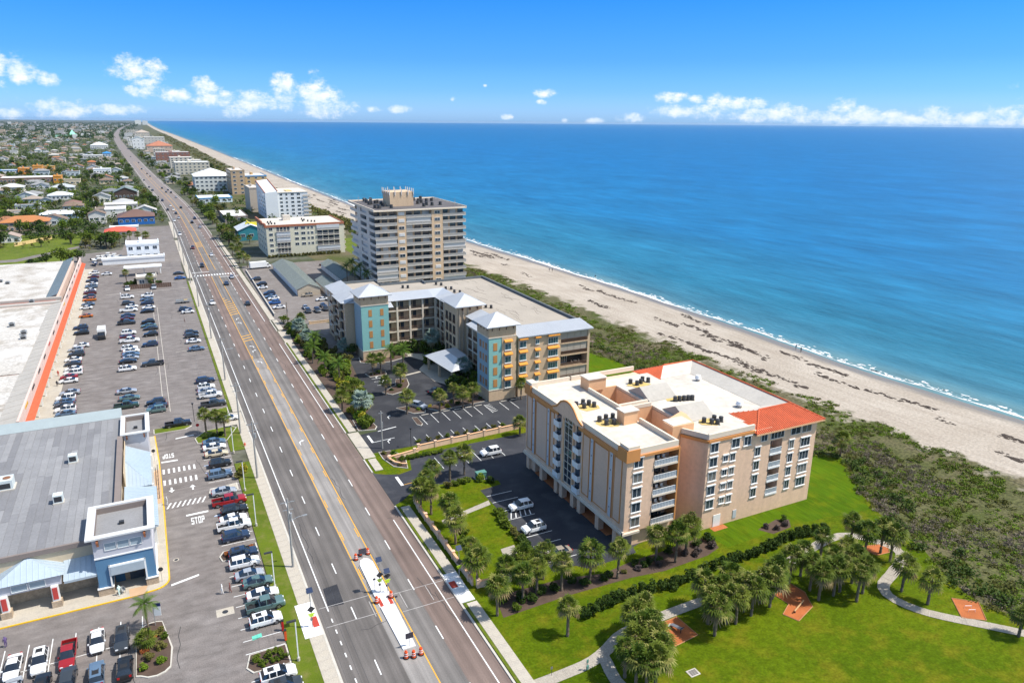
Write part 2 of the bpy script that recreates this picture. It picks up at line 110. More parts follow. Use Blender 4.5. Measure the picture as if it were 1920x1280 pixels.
def build_world():
 nt = W.node_tree
 N, L = nt.nodes, nt.links
 N.clear()
 out = N.new('ShaderNodeOutputWorld')
 bg = N.new('ShaderNodeBackground')
 bg.inputs['Strength'].default_value = 0.15
 L.new(bg.outputs[0], out.inputs['Surface'])
 sky = N.new('ShaderNodeTexSky')
 sky.sky_type = 'NISHITA'
 sky.sun_disc = False
 sky.sun_elevation = R(SUN_EL)
 sky.sun_rotation = R(SUN_AZ)
 sky.altitude = 0
 sky.air_density = 1.0
 sky.dust_density = 0.6
 sky.ozone_density = 1.0

 def mth(op, a, b=None, c=None):
  n = N.new('ShaderNodeMath')
  n.operation = op
  for i, s in enumerate((a, b, c)):
   if s is None:
    continue
   if isinstance(s, (int, float)):
    n.inputs[i].default_value = s
   else:
    L.new(s, n.inputs[i])
  return n.outputs[0]
 tc = N.new('ShaderNodeTexCoord')
 sp = N.new('ShaderNodeSeparateXYZ')
 L.new(tc.outputs['Generated'], sp.inputs[0])
 az = mth('ARCTAN2', sp.outputs[0], sp.outputs[1])
 el = mth('ARCSINE', sp.outputs[2])
 # clear sky filtered by height: azure low down, warmed overhead to warm the shade
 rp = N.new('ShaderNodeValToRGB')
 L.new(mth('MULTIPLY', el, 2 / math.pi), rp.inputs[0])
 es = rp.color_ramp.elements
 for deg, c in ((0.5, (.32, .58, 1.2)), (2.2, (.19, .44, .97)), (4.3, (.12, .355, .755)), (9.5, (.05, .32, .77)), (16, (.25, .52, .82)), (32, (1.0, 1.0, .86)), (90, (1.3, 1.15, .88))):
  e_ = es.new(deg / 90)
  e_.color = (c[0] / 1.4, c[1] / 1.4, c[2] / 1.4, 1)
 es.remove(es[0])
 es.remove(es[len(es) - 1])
 # blue filter strongest square to the sun; elsewhere warm tint added for shaded walls
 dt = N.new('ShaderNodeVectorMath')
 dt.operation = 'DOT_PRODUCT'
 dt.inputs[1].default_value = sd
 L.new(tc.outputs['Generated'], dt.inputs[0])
 warm_mix = N.new('ShaderNodeMapRange')
 warm_mix.interpolation_type = 'SMOOTHSTEP'
 warm_mix.inputs['From Min'].default_value = .38
 warm_mix.inputs['From Max'].default_value = .55
 L.new(mth('ABSOLUTE', dt.outputs['Value']), warm_mix.inputs['Value'])
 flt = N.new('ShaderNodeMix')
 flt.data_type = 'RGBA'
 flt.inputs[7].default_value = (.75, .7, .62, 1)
 L.new(warm_mix.outputs[0], flt.inputs[0])
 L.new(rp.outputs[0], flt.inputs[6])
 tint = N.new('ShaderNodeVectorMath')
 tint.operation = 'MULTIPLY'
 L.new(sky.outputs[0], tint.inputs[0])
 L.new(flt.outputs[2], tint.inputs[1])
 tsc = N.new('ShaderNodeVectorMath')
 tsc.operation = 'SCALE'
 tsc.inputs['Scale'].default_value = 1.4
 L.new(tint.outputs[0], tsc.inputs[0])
 # billow noise in angle space
 cb = N.new('ShaderNodeCombineXYZ')
 L.new(az, cb.inputs[0])
 L.new(mth('MULTIPLY', el, 1.35), cb.inputs[1])
 nz = N.new('ShaderNodeTexNoise')
 nz.inputs['Scale'].default_value = 40.0
 nz.inputs['Detail'].default_value = 9.0
 nz.inputs['Roughness'].default_value = 0.68
 L.new(cb.outputs[0], nz.inputs['Vector'])
 sh = N.new('ShaderNodeVectorMath')
 sh.inputs[1].default_value = (-.004, .007, 0)
 L.new(cb.outputs[0], sh.inputs[0])
 nzb = N.new('ShaderNodeTexNoise')
 for k_ in ('Scale', 'Detail', 'Roughness'):
  nzb.inputs[k_].default_value = {'Scale': 40.0, 'Detail': 5.0, 'Roughness': .6}[k_]
 L.new(sh.outputs[0], nzb.inputs['Vector'])
 nz2 = N.new('ShaderNodeTexNoise')
 nz2.inputs['Scale'].default_value = 9.0
 nz2.inputs['Detail'].default_value = 3.0
 L.new(cb.outputs[0], nz2.inputs['Vector'])
 env = None
 for a, e, w, h in CLOUDS:
  dx = mth('MULTIPLY', mth('SUBTRACT', az, a), 1.0 / w)
  dy = mth('MULTIPLY', mth('SUBTRACT', el, e), 1.0 / h)
  d2 = mth('ADD', mth('MULTIPLY', dx, dx), mth('MULTIPLY', dy, dy))
  v = mth('SUBTRACT', 1.0, d2)
  env = v if env is None else mth('MAXIMUM', env, v)
 # the same low band of fair-weather cloud carries on round the rest of the horizon
 band = mth('SUBTRACT', 1.0, mth('MULTIPLY', mth('ABSOLUTE', mth('SUBTRACT', el, 0.022)), 30.0))
 patch = mth('MULTIPLY', mth('SUBTRACT', nz2.outputs[0], 0.52), 9.0)
 off = mth('MULTIPLY', mth('SUBTRACT', mth('ABSOLUTE', mth('SUBTRACT', az, 0.465)), 0.66), 6.0)
 gen = mth('MINIMUM', mth('MINIMUM', band, patch), off)
 env = mth('MAXIMUM', env, gen)
 env = mth('MAXIMUM', env, -1.6)
 dens = mth('ADD', mth('MULTIPLY_ADD', env, 0.6, 0.0), mth('MULTIPLY', mth('SUBTRACT', nz.outputs[0], 0.5), 3.0))
 mr = N.new('ShaderNodeMapRange')
 mr.interpolation_type = 'SMOOTHSTEP'
 mr.inputs['From Min'].default_value = -0.12
 mr.inputs['From Max'].default_value = 0.78
 L.new(dens, mr.inputs['Value'])
 # clouds thin out into the pale air near the horizon
 mr2 = N.new('ShaderNodeMapRange')
 mr2.inputs['From Min'].default_value = -0.01
 mr2.inputs['From Max'].default_value = 0.035
 mr2.inputs['To Min'].default_value = 0.55
 mr2.inputs['To Max'].default_value = 0.96
 L.new(el, mr2.inputs['Value'])
 fac = mth('MULTIPLY', mr.outputs[0], mr2.outputs[0])
 mr3 = N.new('ShaderNodeMapRange')
 mr3.inputs['From Min'].default_value = -0.3
 mr3.inputs['From Max'].default_value = 0.75
 L.new(mth('ADD', mth('MULTIPLY', dens, .45), mth('MULTIPLY', mth('SUBTRACT', nz.outputs[0], nzb.outputs[0]), 2.2)), mr3.inputs['Value'])
 cc = N.new('ShaderNodeMix')
 cc.data_type = 'RGBA'
 cc.inputs[6].default_value = (2.9, 3.8, 4.7, 1)  # bluish shade and white sunlit side painted into the clouds
 cc.inputs[7].default_value = (4.9, 4.9, 4.9, 1)
 L.new(mr3.outputs[0], cc.inputs[0])
 mx = N.new('ShaderNodeMix')
 mx.data_type = 'RGBA'
 L.new(fac, mx.inputs[0])
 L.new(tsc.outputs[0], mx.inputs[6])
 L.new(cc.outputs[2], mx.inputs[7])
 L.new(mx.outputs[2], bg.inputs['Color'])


build_world()

# ------------------------------------------------------------------ materials
MATS = {}


def mat(name, col, rough=0.75, var=0.12, sc=0.6, fine=7.0, metal=0.0, bump=0.0, spec=0.4, coat=0.0, rand=0.0, coords='Object', streak=False):
 """procedural paint / plaster / foliage: base colour broken up by two octaves of noise"""
 if name in MATS:
  return MATS[name]
 m = bpy.data.materials.new(name)
 m.use_nodes = True
 nt = m.node_tree
 N, L = nt.nodes, nt.links
 b = N['Principled BSDF']
 b.inputs['Roughness'].default_value = rough
 b.inputs['Metallic'].default_value = metal
 b.inputs['Specular IOR Level'].default_value = spec
 if coat:
  b.inputs['Coat Weight'].default_value = coat
  b.inputs['Coat Roughness'].default_value = 0.06
 tc = N.new('ShaderNodeTexCoord')
 if coords == 'World':
  geo = N.new('ShaderNodeNewGeometry')
  vec = geo.outputs['Position']
 else:
  vec = tc.outputs[coords]
 n1 = N.new('ShaderNodeTexNoise')
 n1.inputs['Scale'].default_value = sc
 n1.inputs['Detail'].default_value = 4
 n2 = N.new('ShaderNodeTexNoise')
 n2.inputs['Scale'].default_value = fine
 n2.inputs['Detail'].default_value = 3
 if streak:                      # rain streaks down the wall
  mp = N.new('ShaderNodeMapping')
  mp.inputs['Scale'].default_value = (1, 1, .07)
  L.new(vec, mp.inputs['Vector'])
  L.new(mp.outputs[0], n1.inputs['Vector'])
 else:
  L.new(vec, n1.inputs['Vector'])
 L.new(vec, n2.inputs['Vector'])
 ad = N.new('ShaderNodeMath')
 ad.operation = 'ADD'
 L.new(n1.outputs[0], ad.inputs[0])
 L.new(n2.outputs[0], ad.inputs[1])
 last = ad.outputs[0]
 if rand:
  oi = N.new('ShaderNodeObjectInfo')
  mm = N.new('ShaderNodeMath')
  mm.operation = 'MULTIPLY_ADD'
  mm.inputs[1].default_value = rand
  L.new(oi.outputs['Random'], mm.inputs[0])
  L.new(last, mm.inputs[2])
  sb = N.new('ShaderNodeMath')
  sb.operation = 'SUBTRACT'
  sb.inputs[1].default_value = rand * 0.5
  L.new(mm.outputs[0], sb.inputs[0])
  last = sb.outputs[0]
 mr = N.new('ShaderNodeMapRange')
 mr.inputs['From Min'].default_value = 0.6
 mr.inputs['From Max'].default_value = 1.4
 L.new(last, mr.inputs['Value'])
 mx = N.new('ShaderNodeMix')
 mx.data_type = 'RGBA'
 mx.inputs[6].default_value = (*[max(0, c * (1 - var)) for c in col], 1)
 mx.inputs[7].default_value = (*[min(1, c * (1 + var)) for c in col], 1)
 L.new(mr.outputs[0], mx.inputs[0])
 L.new(mx.outputs[2], b.inputs['Base Color'])
 if bump:
  bp = N.new('ShaderNodeBump')
  bp.inputs['Strength'].default_value = bump
  bp.inputs['Distance'].default_value = 0.05
  L.new(n2.outputs[0], bp.inputs['Height'])
  L.new(bp.outputs[0], b.inputs['Normal'])
 MATS[name] = m
 return m


def leafmat(name, col, col2, trans=0.25, rand=0.5, rough=0.55):
 """foliage: two hues mixed by noise and by object, a little light let through"""
 if name in MATS:
  return MATS[name]
 m = mat(name, col, rough, 0.3, 0.9, 5.0, spec=0.08, rand=rand)
 nt = m.node_tree
 mx = [n for n in nt.nodes if n.type == 'MIX'][0]
 mx.inputs[6].default_value = (*col, 1)
 mx.inputs[7].default_value = (*col2, 1)
 b = nt.nodes['Principled BSDF']
 tr = nt.nodes.new('ShaderNodeBsdfTranslucent')
 nt.links.new(mx.outputs[2], tr.inputs['Color'])
 ms = nt.nodes.new('ShaderNodeMixShader')
 ms.inputs[0].default_value = trans
 nt.links.new(b.outputs[0], ms.inputs[1])
 nt.links.new(tr.outputs[0], ms.inputs[2])
 nt.links.new(ms.outputs[0], nt.nodes['Material Output'].inputs['Surface'])
 return m


def glassmat(name, col, rough=0.08):
 m = mat(name, col, rough, 0.35, 0.4, 1.3, spec=0.9, rand=0.7)
 return m


white = mat('white_paint', (0.78, 0.78, 0.76), 0.55, 0.05)
glass = glassmat('window_glass', (0.035, 0.05, 0.07))
teal_glass = glassmat('teal_glass', (0.05, 0.12, 0.14))
concrete = mat('concrete', (0.48, 0.44, 0.38), 0.85, 0.18, 0.5, 8, bump=0.1)
kerbm = mat('kerb_concrete', (0.5, 0.47, 0.41), 0.85, 0.15, 0.8, 6)
yellow_paint = mat('yellow_paint', (0.72, 0.42, 0.02), 0.7, 0.2, 0.8, 9)
line_white = mat('road_white', (0.72, 0.72, 0.7), 0.7, 0.2, 0.7, 9)
line_yellow = mat('road_yellow', (0.72, 0.36, 0.03), 0.7, 0.22, 0.7, 9)
metal_grey = mat('grey_metal', (0.3, 0.31, 0.32), 0.45, 0.12, metal=0.6)
galv = mat('galvanised_steel', (0.42, 0.43, 0.43), 0.5, 0.1, metal=0.5)
dark_metal = mat('dark_metal', (0.035, 0.036, 0.04), 0.5, 0.2)
rubber = mat('rubber', (0.012, 0.012, 0.013), 0.8, 0.2)
trunkm = mat('palm_bark', (0.17, 0.13, 0.095), 0.9, 0.35, 2.0, 9, bump=0.4)
barkm = mat('bark', (0.13, 0.1, 0.075), 0.9, 0.3, 2.0, 9)
mulchm = mat('brown_mulch', (0.085, 0.055, 0.04), 0.95, 0.35, 0.9, 12, bump=0.5)
red_mulch = mat('red_mulch', (0.4, 0.12, 0.035), 0.95, 0.3, 0.6, 12, bump=0.5)
woodm = mat('weathered_wood', (0.2, 0.15, 0.11), 0.85, 0.25, 1.5, 9)

# ------------------------------------------------------------------ helpers
BASE = {}


class MB:
 """collects faces for one mesh"""
 def __init__(s):
  s.v, s.f, s.m = [], [], []

 def face(s, pts, m=0):
  n = len(s.v)
  s.v.extend([tuple(p) for p in pts])
  s.f.append(tuple(range(n, n + len(pts))))
  s.m.append(m)
  return s

 def box(s, x0, x1, y0, y1, z0, z1, m=0, bottom=False):
  if x0 > x1: x0, x1 = x1, x0
  if y0 > y1: y0, y1 = y1, y0
  n = len(s.v)
  s.v += [(x0, y0, z0), (x1, y0, z0), (x1, y1, z0), (x0, y1, z0), (x0, y0, z1), (x1, y0, z1), (x1, y1, z1), (x0, y1, z1)]
  fs = [(4, 5, 6, 7), (0, 1, 5, 4), (1, 2, 6, 5), (2, 3, 7, 6), (3, 0, 4, 7), (3, 2, 1, 0)]
  for q in fs:
   s.f.append(tuple(n + i for i in q))
   s.m.append(m)
  return s

 def prism(s, pts, z0, z1, m=0, mt=None):
  n, k = len(s.v), len(pts)
  z0s = z0 if isinstance(z0, (list, tuple)) else [z0] * k
  z1s = z1 if isinstance(z1, (list, tuple)) else [z1] * k
  s.v += [(p[0], p[1], z) for p, z in zip(pts, z0s)] + [(p[0], p[1], z) for p, z in zip(pts, z1s)]
  s.f.append(tuple(range(n + k, n + 2 * k)))
  s.m.append(m if mt is None else mt)
  for i in range(k):
   j = (i + 1) % k
   s.f.append((n + i, n + j, n + k + j, n + k + i))
   s.m.append(m)
  return s

 def sheet(s, pts, z=0.0, m=0):
  return s.face([(p[0], p[1], p[2] if len(p) > 2 else z) for p in pts], m)

 def cyl(s, x, y, z0, z1, r, n=10, r1=None, m=0):
  r1 = r if r1 is None else r1
  k = len(s.v)
  for q in range(n):
   a = 2 * math.pi * q / n
   s.v.append((x + r * math.cos(a), y + r * math.sin(a), z0))
  for q in range(n):
   a = 2 * math.pi * q / n
   s.v.append((x + r1 * math.cos(a), y + r1 * math.sin(a), z1))
  for q in range(n):
   w = (q + 1) % n
   s.f.append((k + q, k + w, k + n + w, k + n + q))
   s.m.append(m)
  s.f.append(tuple(k + n + q for q in range(n)))
  s.m.append(m)
  return s

 def tube(s, pts, r, n=6, m=0):
  """r a number or one per point"""
  k0 = len(s.v)
  rs = r if isinstance(r, (list, tuple)) else [r] * len(pts)
  P = [Vector(p) for p in pts]
  for i, p in enumerate(P):
   d = (P[min(i + 1, len(P) - 1)] - P[max(i - 1, 0)]).normalized()
   a = d.cross(Vector((0, 0, 1)))
   if a.length < 0.05:
    a = d.cross(Vector((1, 0, 0)))
   a.normalize()
   b = d.cross(a)
   for q in range(n):
    t = 2 * math.pi * q / n
    s.v.append(tuple(p + (a * math.cos(t) + b * math.sin(t)) * rs[i]))
  for i in range(len(P) - 1):
   for q in range(n):
    w = (q + 1) % n
    s.f.append((k0 + i * n + q, k0 + i * n + w, k0 + (i + 1) * n + w, k0 + (i + 1) * n + q))
    s.m.append(m)
  s.f.append(tuple(k0 + q for q in range(n)))
  s.m.append(m)
  s.f.append(tuple(k0 + (len(P) - 1) * n + q for q in range(n)))
  s.m.append(m)
  return s

 def mesh(s, name, off=(0, 0, 0), mats=(), smooth=False):
  me = bpy.data.meshes.new(name)
  ox, oy, oz = off
  me.from_pydata([(x - ox, y - oy, z - oz) for x, y, z in s.v], [], s.f)
  if len(mats) > 1:
   me.polygons.foreach_set('material_index', s.m)
  for m in mats:
   me.materials.append(m)
  if smooth:
   me.polygons.foreach_set('use_smooth', [True] * len(s.f))
  me.update()
  return me

 def build(s, name, mats, parent=None, world=True, smooth=False):
  """link as ONE object; world coordinates are moved into the parent's frame"""
  mats = mats if isinstance(mats, (list, tuple)) else [mats]
  off = (0, 0, 0)
  if parent is not None and world:
   off = BASE[parent.as_pointer()]
  o = bpy.data.objects.new(name, s.mesh(name, off, mats, smooth))
  COL.objects.link(o)
  if parent is not None:
   o.parent = parent
   BASE[o.as_pointer()] = off if world else BASE.get(parent.as_pointer(), (0, 0, 0))
  else:
   BASE[o.as_pointer()] = (0, 0, 0)
  return o


def tag(o, label=None, cat=None, group=None, kind=None):
 if label: o['label'] = label
 if cat: o['category'] = cat
 if group: o['group'] = group
 if kind: o['kind'] = kind
 return o


def thing(name, label, cat, loc=(0, 0, 0), rz=0.0, group=None):
 o = bpy.data.objects.new(name, None)
 o.empty_display_size = 0.5
 COL.objects.link(o)
 o.location = loc
 o.rotation_euler = (0, 0, rz)
 BASE[o.as_pointer()] = tuple(loc)
 return tag(o, label, cat, group)


def inst(name, me, parent, loc=(0, 0, 0), rz=0.0, scale=None):
 """one more object on shared mesh data; loc in the parent's frame"""
 o = bpy.data.objects.new(name, me)
 COL.objects.link(o)
 o.parent = parent
 o.location = loc
 if rz: o.rotation_euler = (0, 0, rz)
 if scale: o.scale = scale
 return o


def winst(name, me, parent, loc, rz=0.0):
 b = BASE[parent.as_pointer()]
 o = inst(name, me, parent, (loc[0] - b[0], loc[1] - b[1], loc[2] - b[2]), rz)
 BASE[o.as_pointer()] = tuple(loc)
 return o


def struct(name, mb, m, parent=None, kind='structure'):
 o = mb.build(name, m, parent)
 if parent is None: tag(o, kind=kind)
 return o


FACE = {'S': 0.0, 'W': -math.pi / 2, 'E': math.pi / 2, 'N': math.pi}
WCACHE = {}


def window(parent, x, y, z, w, h, face='S', style='plain', fm=None, gm=None, n=2):
 """frame with sill as a part, glass as its sub-part; (x, y, z) is the middle of the opening on the wall"""
 fm = fm or white
 gm = gm or glass
 if gm is glass and rnd.random() < .25:
  gm = glassmat('curtained_glass', (0.16, 0.155, 0.145), .2)
 key = (round(w, 2), round(h, 2), style, fm.name, gm.name, n)
 if key not in WCACHE:
  f = MB()
  t = 0.065
  f.box(-w / 2, w / 2, -0.1, 0.02, h / 2 - t, h / 2)
  f.box(-w / 2, w / 2, -0.1, 0.02, -h / 2, -h / 2 + t)
  f.box(-w / 2, -w / 2 + t, -0.1, 0.02, -h / 2 + t, h / 2 - t)
  f.box(w / 2 - t, w / 2, -0.1, 0.02, -h / 2 + t, h / 2 - t)
  for i in range(1, n):
   xm = -w / 2 + w * i / n
   f.box(xm - 0.025, xm + 0.025, -0.085, 0.02, -h / 2 + t, h / 2 - t)
  if style == 'hood':
   f.box(-w / 2 - 0.12, w / 2 + 0.12, -0.24, 0.02, h / 2 + 0.02, h / 2 + 0.2)
   f.box(-w / 2 - 0.15, w / 2 + 0.15, -0.2, 0.02, -h / 2 - 0.12, -h / 2 - 0.01)
  elif style == 'sill':
   f.box(-w / 2 - 0.08, w / 2 + 0.08, -0.2, 0.02, -h / 2 - 0.12, -h / 2 - 0.01)
  g = MB().box(-w / 2 + t, w / 2 - t, -0.05, 0.0, -h / 2 + t, h / 2 - t)
  WCACHE[key] = (f.mesh('window', mats=[fm]), g.mesh('pane', mats=[gm]))
 fmesh, gmesh = WCACHE[key]
 o = winst('window', fmesh, parent, (x, y, z), FACE[face])
 inst('pane', gmesh, o)
 return o


def far_window(parent, x, y, z, w, h, face='S', fm=None, gm=None):
 """small window of a distant building: frame and glass in one part"""
 fm = fm or white
 gm = gm or glass
 key = ('far', round(w, 1), round(h, 1), fm.name, gm.name)
 if key not in WCACHE:
  f = MB()
  f.box(-w / 2 - .12, w / 2 + .12, -0.1, 0.02, -h / 2 - .12, h / 2 + .12)
  f.box(-w / 2, -0.05, -0.14, -0.09, -h / 2, h / 2, 1)
  f.box(0.05, w / 2, -0.14, -0.09, -h / 2, h / 2, 1)
  WCACHE[key] = f.mesh('window', mats=[fm, gm])
 return winst('window', WCACHE[key], parent, (x, y, z), FACE[face])


def railing(mb, p, q, z0, h=1.0, step=0.35, m=0, r=0.03):
 """balustrade between two ground points"""
 a, b = Vector((p[0], p[1], z0)), Vector((q[0], q[1], z0))
 d = b - a
 ln = d.length
 u = Vector((0, 0, 1))
 nrm = d.normalized().cross(u) * r

 def bar(s, e, hh):
  s0, e0 = s - nrm, e - nrm
  s1, e1 = s + nrm, e + nrm
  k = len(mb.v)
  mb.v += [tuple(s0), tuple(e0), tuple(e1), tuple(s1)] + [tuple(c + u * hh) for c in (s0, e0, e1, s1)]
  for qd in ((4, 5, 6, 7), (0, 1, 5, 4), (1, 2, 6, 5), (2, 3, 7, 6), (3, 0, 4, 7), (3, 2, 1, 0)):
   mb.f.append(tuple(k + i for i in qd))
   mb.m.append(m)
 bar(a + u * (h - 0.07), b + u * (h - 0.07), 0.07)
 bar(a + u * 0.06, b + u * 0.06, 0.06)
 n = max(1, int(ln / step))
 for i in range(n + 1):
  c = a + d * (i / n)
  t = d.normalized() * r * 0.8
  bar(c - t + u * 0.12, c + t + u * 0.12, h - 0.19)


def ordinal(n):
 w = ['first', 'second', 'third', 'fourth', 'fifth', 'sixth', 'seventh', 'eighth', 'ninth', 'tenth', 'eleventh', 'twelfth', 'thirteenth', 'fourteenth', 'fifteenth', 'sixteenth', 'seventeenth', 'eighteenth', 'nineteenth', 'twentieth']
 if n < 20: return w[n]
 if n < 30: return 'twenty-' + w[n - 20]
 if n == 29: return 'thirtieth'
 return '%dth' % (n + 1)

# ------------------------------------------------------------------ the ground
def lerp_table(tab):
 xs = [a for a, b in tab]
 ys = [b for a, b in tab]
 return lambda v: float(np.interp(v, xs, ys))


road_c = lerp_table([(-200, 24.85), (500, 24.85), (600, 24.0), (692, 21.6), (800, 17.0), (923, 11.4), (1244, -1.5), (1967, -28), (2836, -56), (3780, -77), (5664, -92), (9000, -60), (14000, 0)])
shore_x = lerp_table([(-400, 196), (40, 188), (92, 185), (112, 183), (137, 181), (182, 181.5), (243, 180.5), (309, 177), (404, 170), (617, 157), (849, 156.5), (1198, 158.5), (1922, 161), (3273, 161), (5581, 152), (9000, 165), (16000, 230)])
YS = list(range(-60, 700, 20)) + list(range(700, 1500, 40)) + list(range(1500, 4000, 125)) + list(range(4000, 12001, 500))


def ribbon(name, offs, m, z=0.0, centre=road_c, ys=YS, zf=None, parent=None, kind='structure'):
 """long strip following a centre line; UV = (metres across, metres along)"""
 v, f, uv = [], [], []
 k = len(offs)
 for y in ys:
  c = centre(y)
  for o in offs:
   v.append((c + o, y, zf(o, y) if zf else z))
   uv.append((o, y))
 for i in range(len(ys) - 1):
  for j in range(k - 1):
   f.append((i * k + j, i * k + j + 1, (i + 1) * k + j + 1, (i + 1) * k + j))
 me = bpy.data.meshes.new(name)
 me.from_pydata(v, [], f)
 ul = me.uv_layers.new(name='UVMap')
 for lp in me.loops:
  ul.data[lp.index].uv = uv[lp.vertex_index]
 me.materials.append(m)
 o = bpy.data.objects.new(name, me)
 COL.objects.link(o)
 if parent is not None:
  o.parent = parent
 else:
  tag(o, kind=kind)
 BASE[o.as_pointer()] = (0, 0, 0)
 return o


def nodemat(name):
 m = bpy.data.materials.new(name)
 m.use_nodes = True
 N, L = m.node_tree.nodes, m.node_tree.links
 return m, N, L, N['Principled BSDF']


def ramp(N, stops, interp='LINEAR'):
 r = N.new('ShaderNodeValToRGB')
 r.color_ramp.interpolation = interp
 e = r.color_ramp.elements
 while len(e) < len(stops):
  e.new(0.5)
 for el, (p, c) in zip(e, stops):
  el.position = p
  el.color = (*c, 1)
 return r


def noise(N, L, vec, scale, detail=4, rough=0.55, stretch=None):
 n = N.new('ShaderNodeTexNoise')
 n.inputs['Scale'].default_value = scale
 n.inputs['Detail'].default_value = detail
 n.inputs['Roughness'].default_value = rough
 if stretch:
  mp = N.new('ShaderNodeMapping')
  mp.inputs['Scale'].default_value = stretch
  L.new(vec, mp.inputs['Vector'])
  vec = mp.outputs[0]
 L.new(vec, n.inputs['Vector'])
 return n.outputs[0]


def mixc(N, L, fac, a, b, mode='MIX'):
 x = N.new('ShaderNodeMix')
 x.data_type = 'RGBA'
 x.blend_type = mode
 for i, s in ((0, fac), (6, a), (7, b)):
  if isinstance(s, (int, float)):
   x.inputs[i].default_value = s
  elif isinstance(s, tuple):
   x.inputs[i].default_value = (*s, 1)
  else:
   L.new(s, x.inputs[i])
 return x.outputs[2]


def mrange(N, L, v, a, b, c=0.0, d=1.0):
 x = N.new('ShaderNodeMapRange')
 for i, s in zip(('From Min', 'From Max', 'To Min', 'To Max'), (a, b, c, d)):
  x.inputs[i].default_value = s
 L.new(v, x.inputs['Value'])
 return x.outputs[0]


def road_material():
 m, N, L, b = nodemat('asphalt_road')
 b.inputs['Roughness'].default_value = 0.85
 b.inputs['Specular IOR Level'].default_value = 0.25
 uv = N.new('ShaderNodeUVMap').outputs[0]
 sp = N.new('ShaderNodeSeparateXYZ')
 L.new(uv, sp.inputs[0])
 u = mrange(N, L, sp.outputs[0], -9.8, 9.8)
 dark, mid, lite, brown = (0.13, 0.117, 0.108), (0.165, 0.151, 0.14), (0.25, 0.232, 0.216), (0.172, 0.127, 0.108)

 def at(x):
  return (x - 24.85 + 9.8) / 19.6
 near = ramp(N, [(0, dark), (at(22.9), dark), (at(23.0), lite), (at(26.2), lite), (at(26.3), mid), (at(29.5), mid), (at(29.7), brown), (1, brown)])
 farr = ramp(N, [(0, dark), (at(19.9), dark), (at(20.0), brown), (at(22.9), brown), (at(23.0), mid), (at(26.3), mid), (at(29.5), mid), (at(29.7), brown)])
 L.new(u, near.inputs[0])
 L.new(u, farr.inputs[0])
 step = mrange(N, L, sp.outputs[1], 219.0, 219.6)
 base = mixc(N, L, step, near.outputs[0], farr.outputs[0])
 # wheel tracks: four lanes of 3.25 m
 w = N.new('ShaderNodeMath')
 w.operation = 'SINE'
 ml = N.new('ShaderNodeMath')
 ml.operation = 'MULTIPLY'
 ml.inputs[1].default_value = 2 * math.pi / 1.62
 L.new(sp.outputs[0], ml.inputs[0])
 L.new(ml.outputs[0], w.inputs[0])
 trk = mrange(N, L, w.outputs[0], -1, 1, 0.9, 1.1)
 st = noise(N, L, uv, 1.0, 4, 0.6, (1.6, 0.025, 1))
 stv = mrange(N, L, st, 0.3, 0.7, 0.8, 1.2)
 bl = noise(N, L, uv, 0.12, 5)
 blv = mrange(N, L, bl, 0.3, 0.7, 0.85, 1.15)
 fine = noise(N, L, uv, 6.0, 3)
 fv = mrange(N, L, fine, 0.3, 0.7, 0.88, 1.12)
 c = base
 for t in (trk, stv, blv, fv):
  c = mixc(N, L, 1.0, c, t, 'MULTIPLY')
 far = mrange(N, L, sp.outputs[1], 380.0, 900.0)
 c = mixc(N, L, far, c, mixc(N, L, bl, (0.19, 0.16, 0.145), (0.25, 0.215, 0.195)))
 L.new(c, b.inputs['Base Color'])
 return m


def ground_material(name, cols, scales=(0.05, 0.6, 5.0), rough=0.9, spec=0.2, bump=0.0, stripes=None):
 m, N, L, b = nodemat(name)
 b.inputs['Roughness'].default_value = rough
 b.inputs['Specular IOR Level'].default_value = spec
 tc = N.new('ShaderNodeTexCoord').outputs['Object']
 n1 = noise(N, L, tc, scales[0], 5)
 n2 = noise(N, L, tc, scales[1], 5)
 n3 = noise(N, L, tc, scales[2], 3)
 c = mixc(N, L, mrange(N, L, n1, 0.35, 0.65), cols[0], cols[1])
 c = mixc(N, L, mrange(N, L, n2, 0.48, 0.72), c, cols[2])
 c = mixc(N, L, 1.0, c, mrange(N, L, n3, 0.3, 0.7, 0.78, 1.22), 'MULTIPLY')
 if stripes:
  ns = noise(N, L, tc, 1.0, 2, 0.5, stripes)
  c = mixc(N, L, 1.0, c, mrange(N, L, ns, 0.3, 0.7, 0.82, 1.18), 'MULTIPLY')
 L.new(c, b.inputs['Base Color'])
 if bump:
  bp = N.new('ShaderNodeBump')
  bp.inputs['Strength'].default_value = bump
  bp.inputs['Distance'].default_value = 0.1
  L.new(n3, bp.inputs['Height'])
  L.new(bp.outputs[0], b.inputs['Normal'])
 return m


town_ground = ground_material('town_ground', [(0.05, 0.065, 0.025), (0.1, 0.095, 0.065), (0.16, 0.15, 0.13)], (0.02, 0.05, 0.6))
lawn_m = ground_material('lawn_grass', [(0.062, 0.1, 0.003), (0.09, 0.128, 0.004), (0.135, 0.132, 0.008)], (0.05, 0.28, 3.0), spec=0.04, bump=0.8, stripes=(0.9, 1.2, 1))
lawn_fresh = ground_material('fresh_lawn', [(0.055, 0.108, 0.003), (0.074, 0.13, 0.004), (0.1, 0.13, 0.004)], (0.08, 0.35, 9.0), spec=0.04, bump=0.6, stripes=(1.7, 0.25, 1))
verge_m = ground_material('verge_grass', [(0.075, 0.11, 0.006), (0.11, 0.15, 0.008), (0.15, 0.15, 0.035)], (0.1, 0.6, 9.0), bump=0.6)
lot_m = ground_material('old_asphalt', [(0.166, 0.145, 0.134), (0.188, 0.167, 0.155), (0.214, 0.192, 0.18)], (0.05, 0.25, 6.0), stripes=(0.35, 0.8, 1))
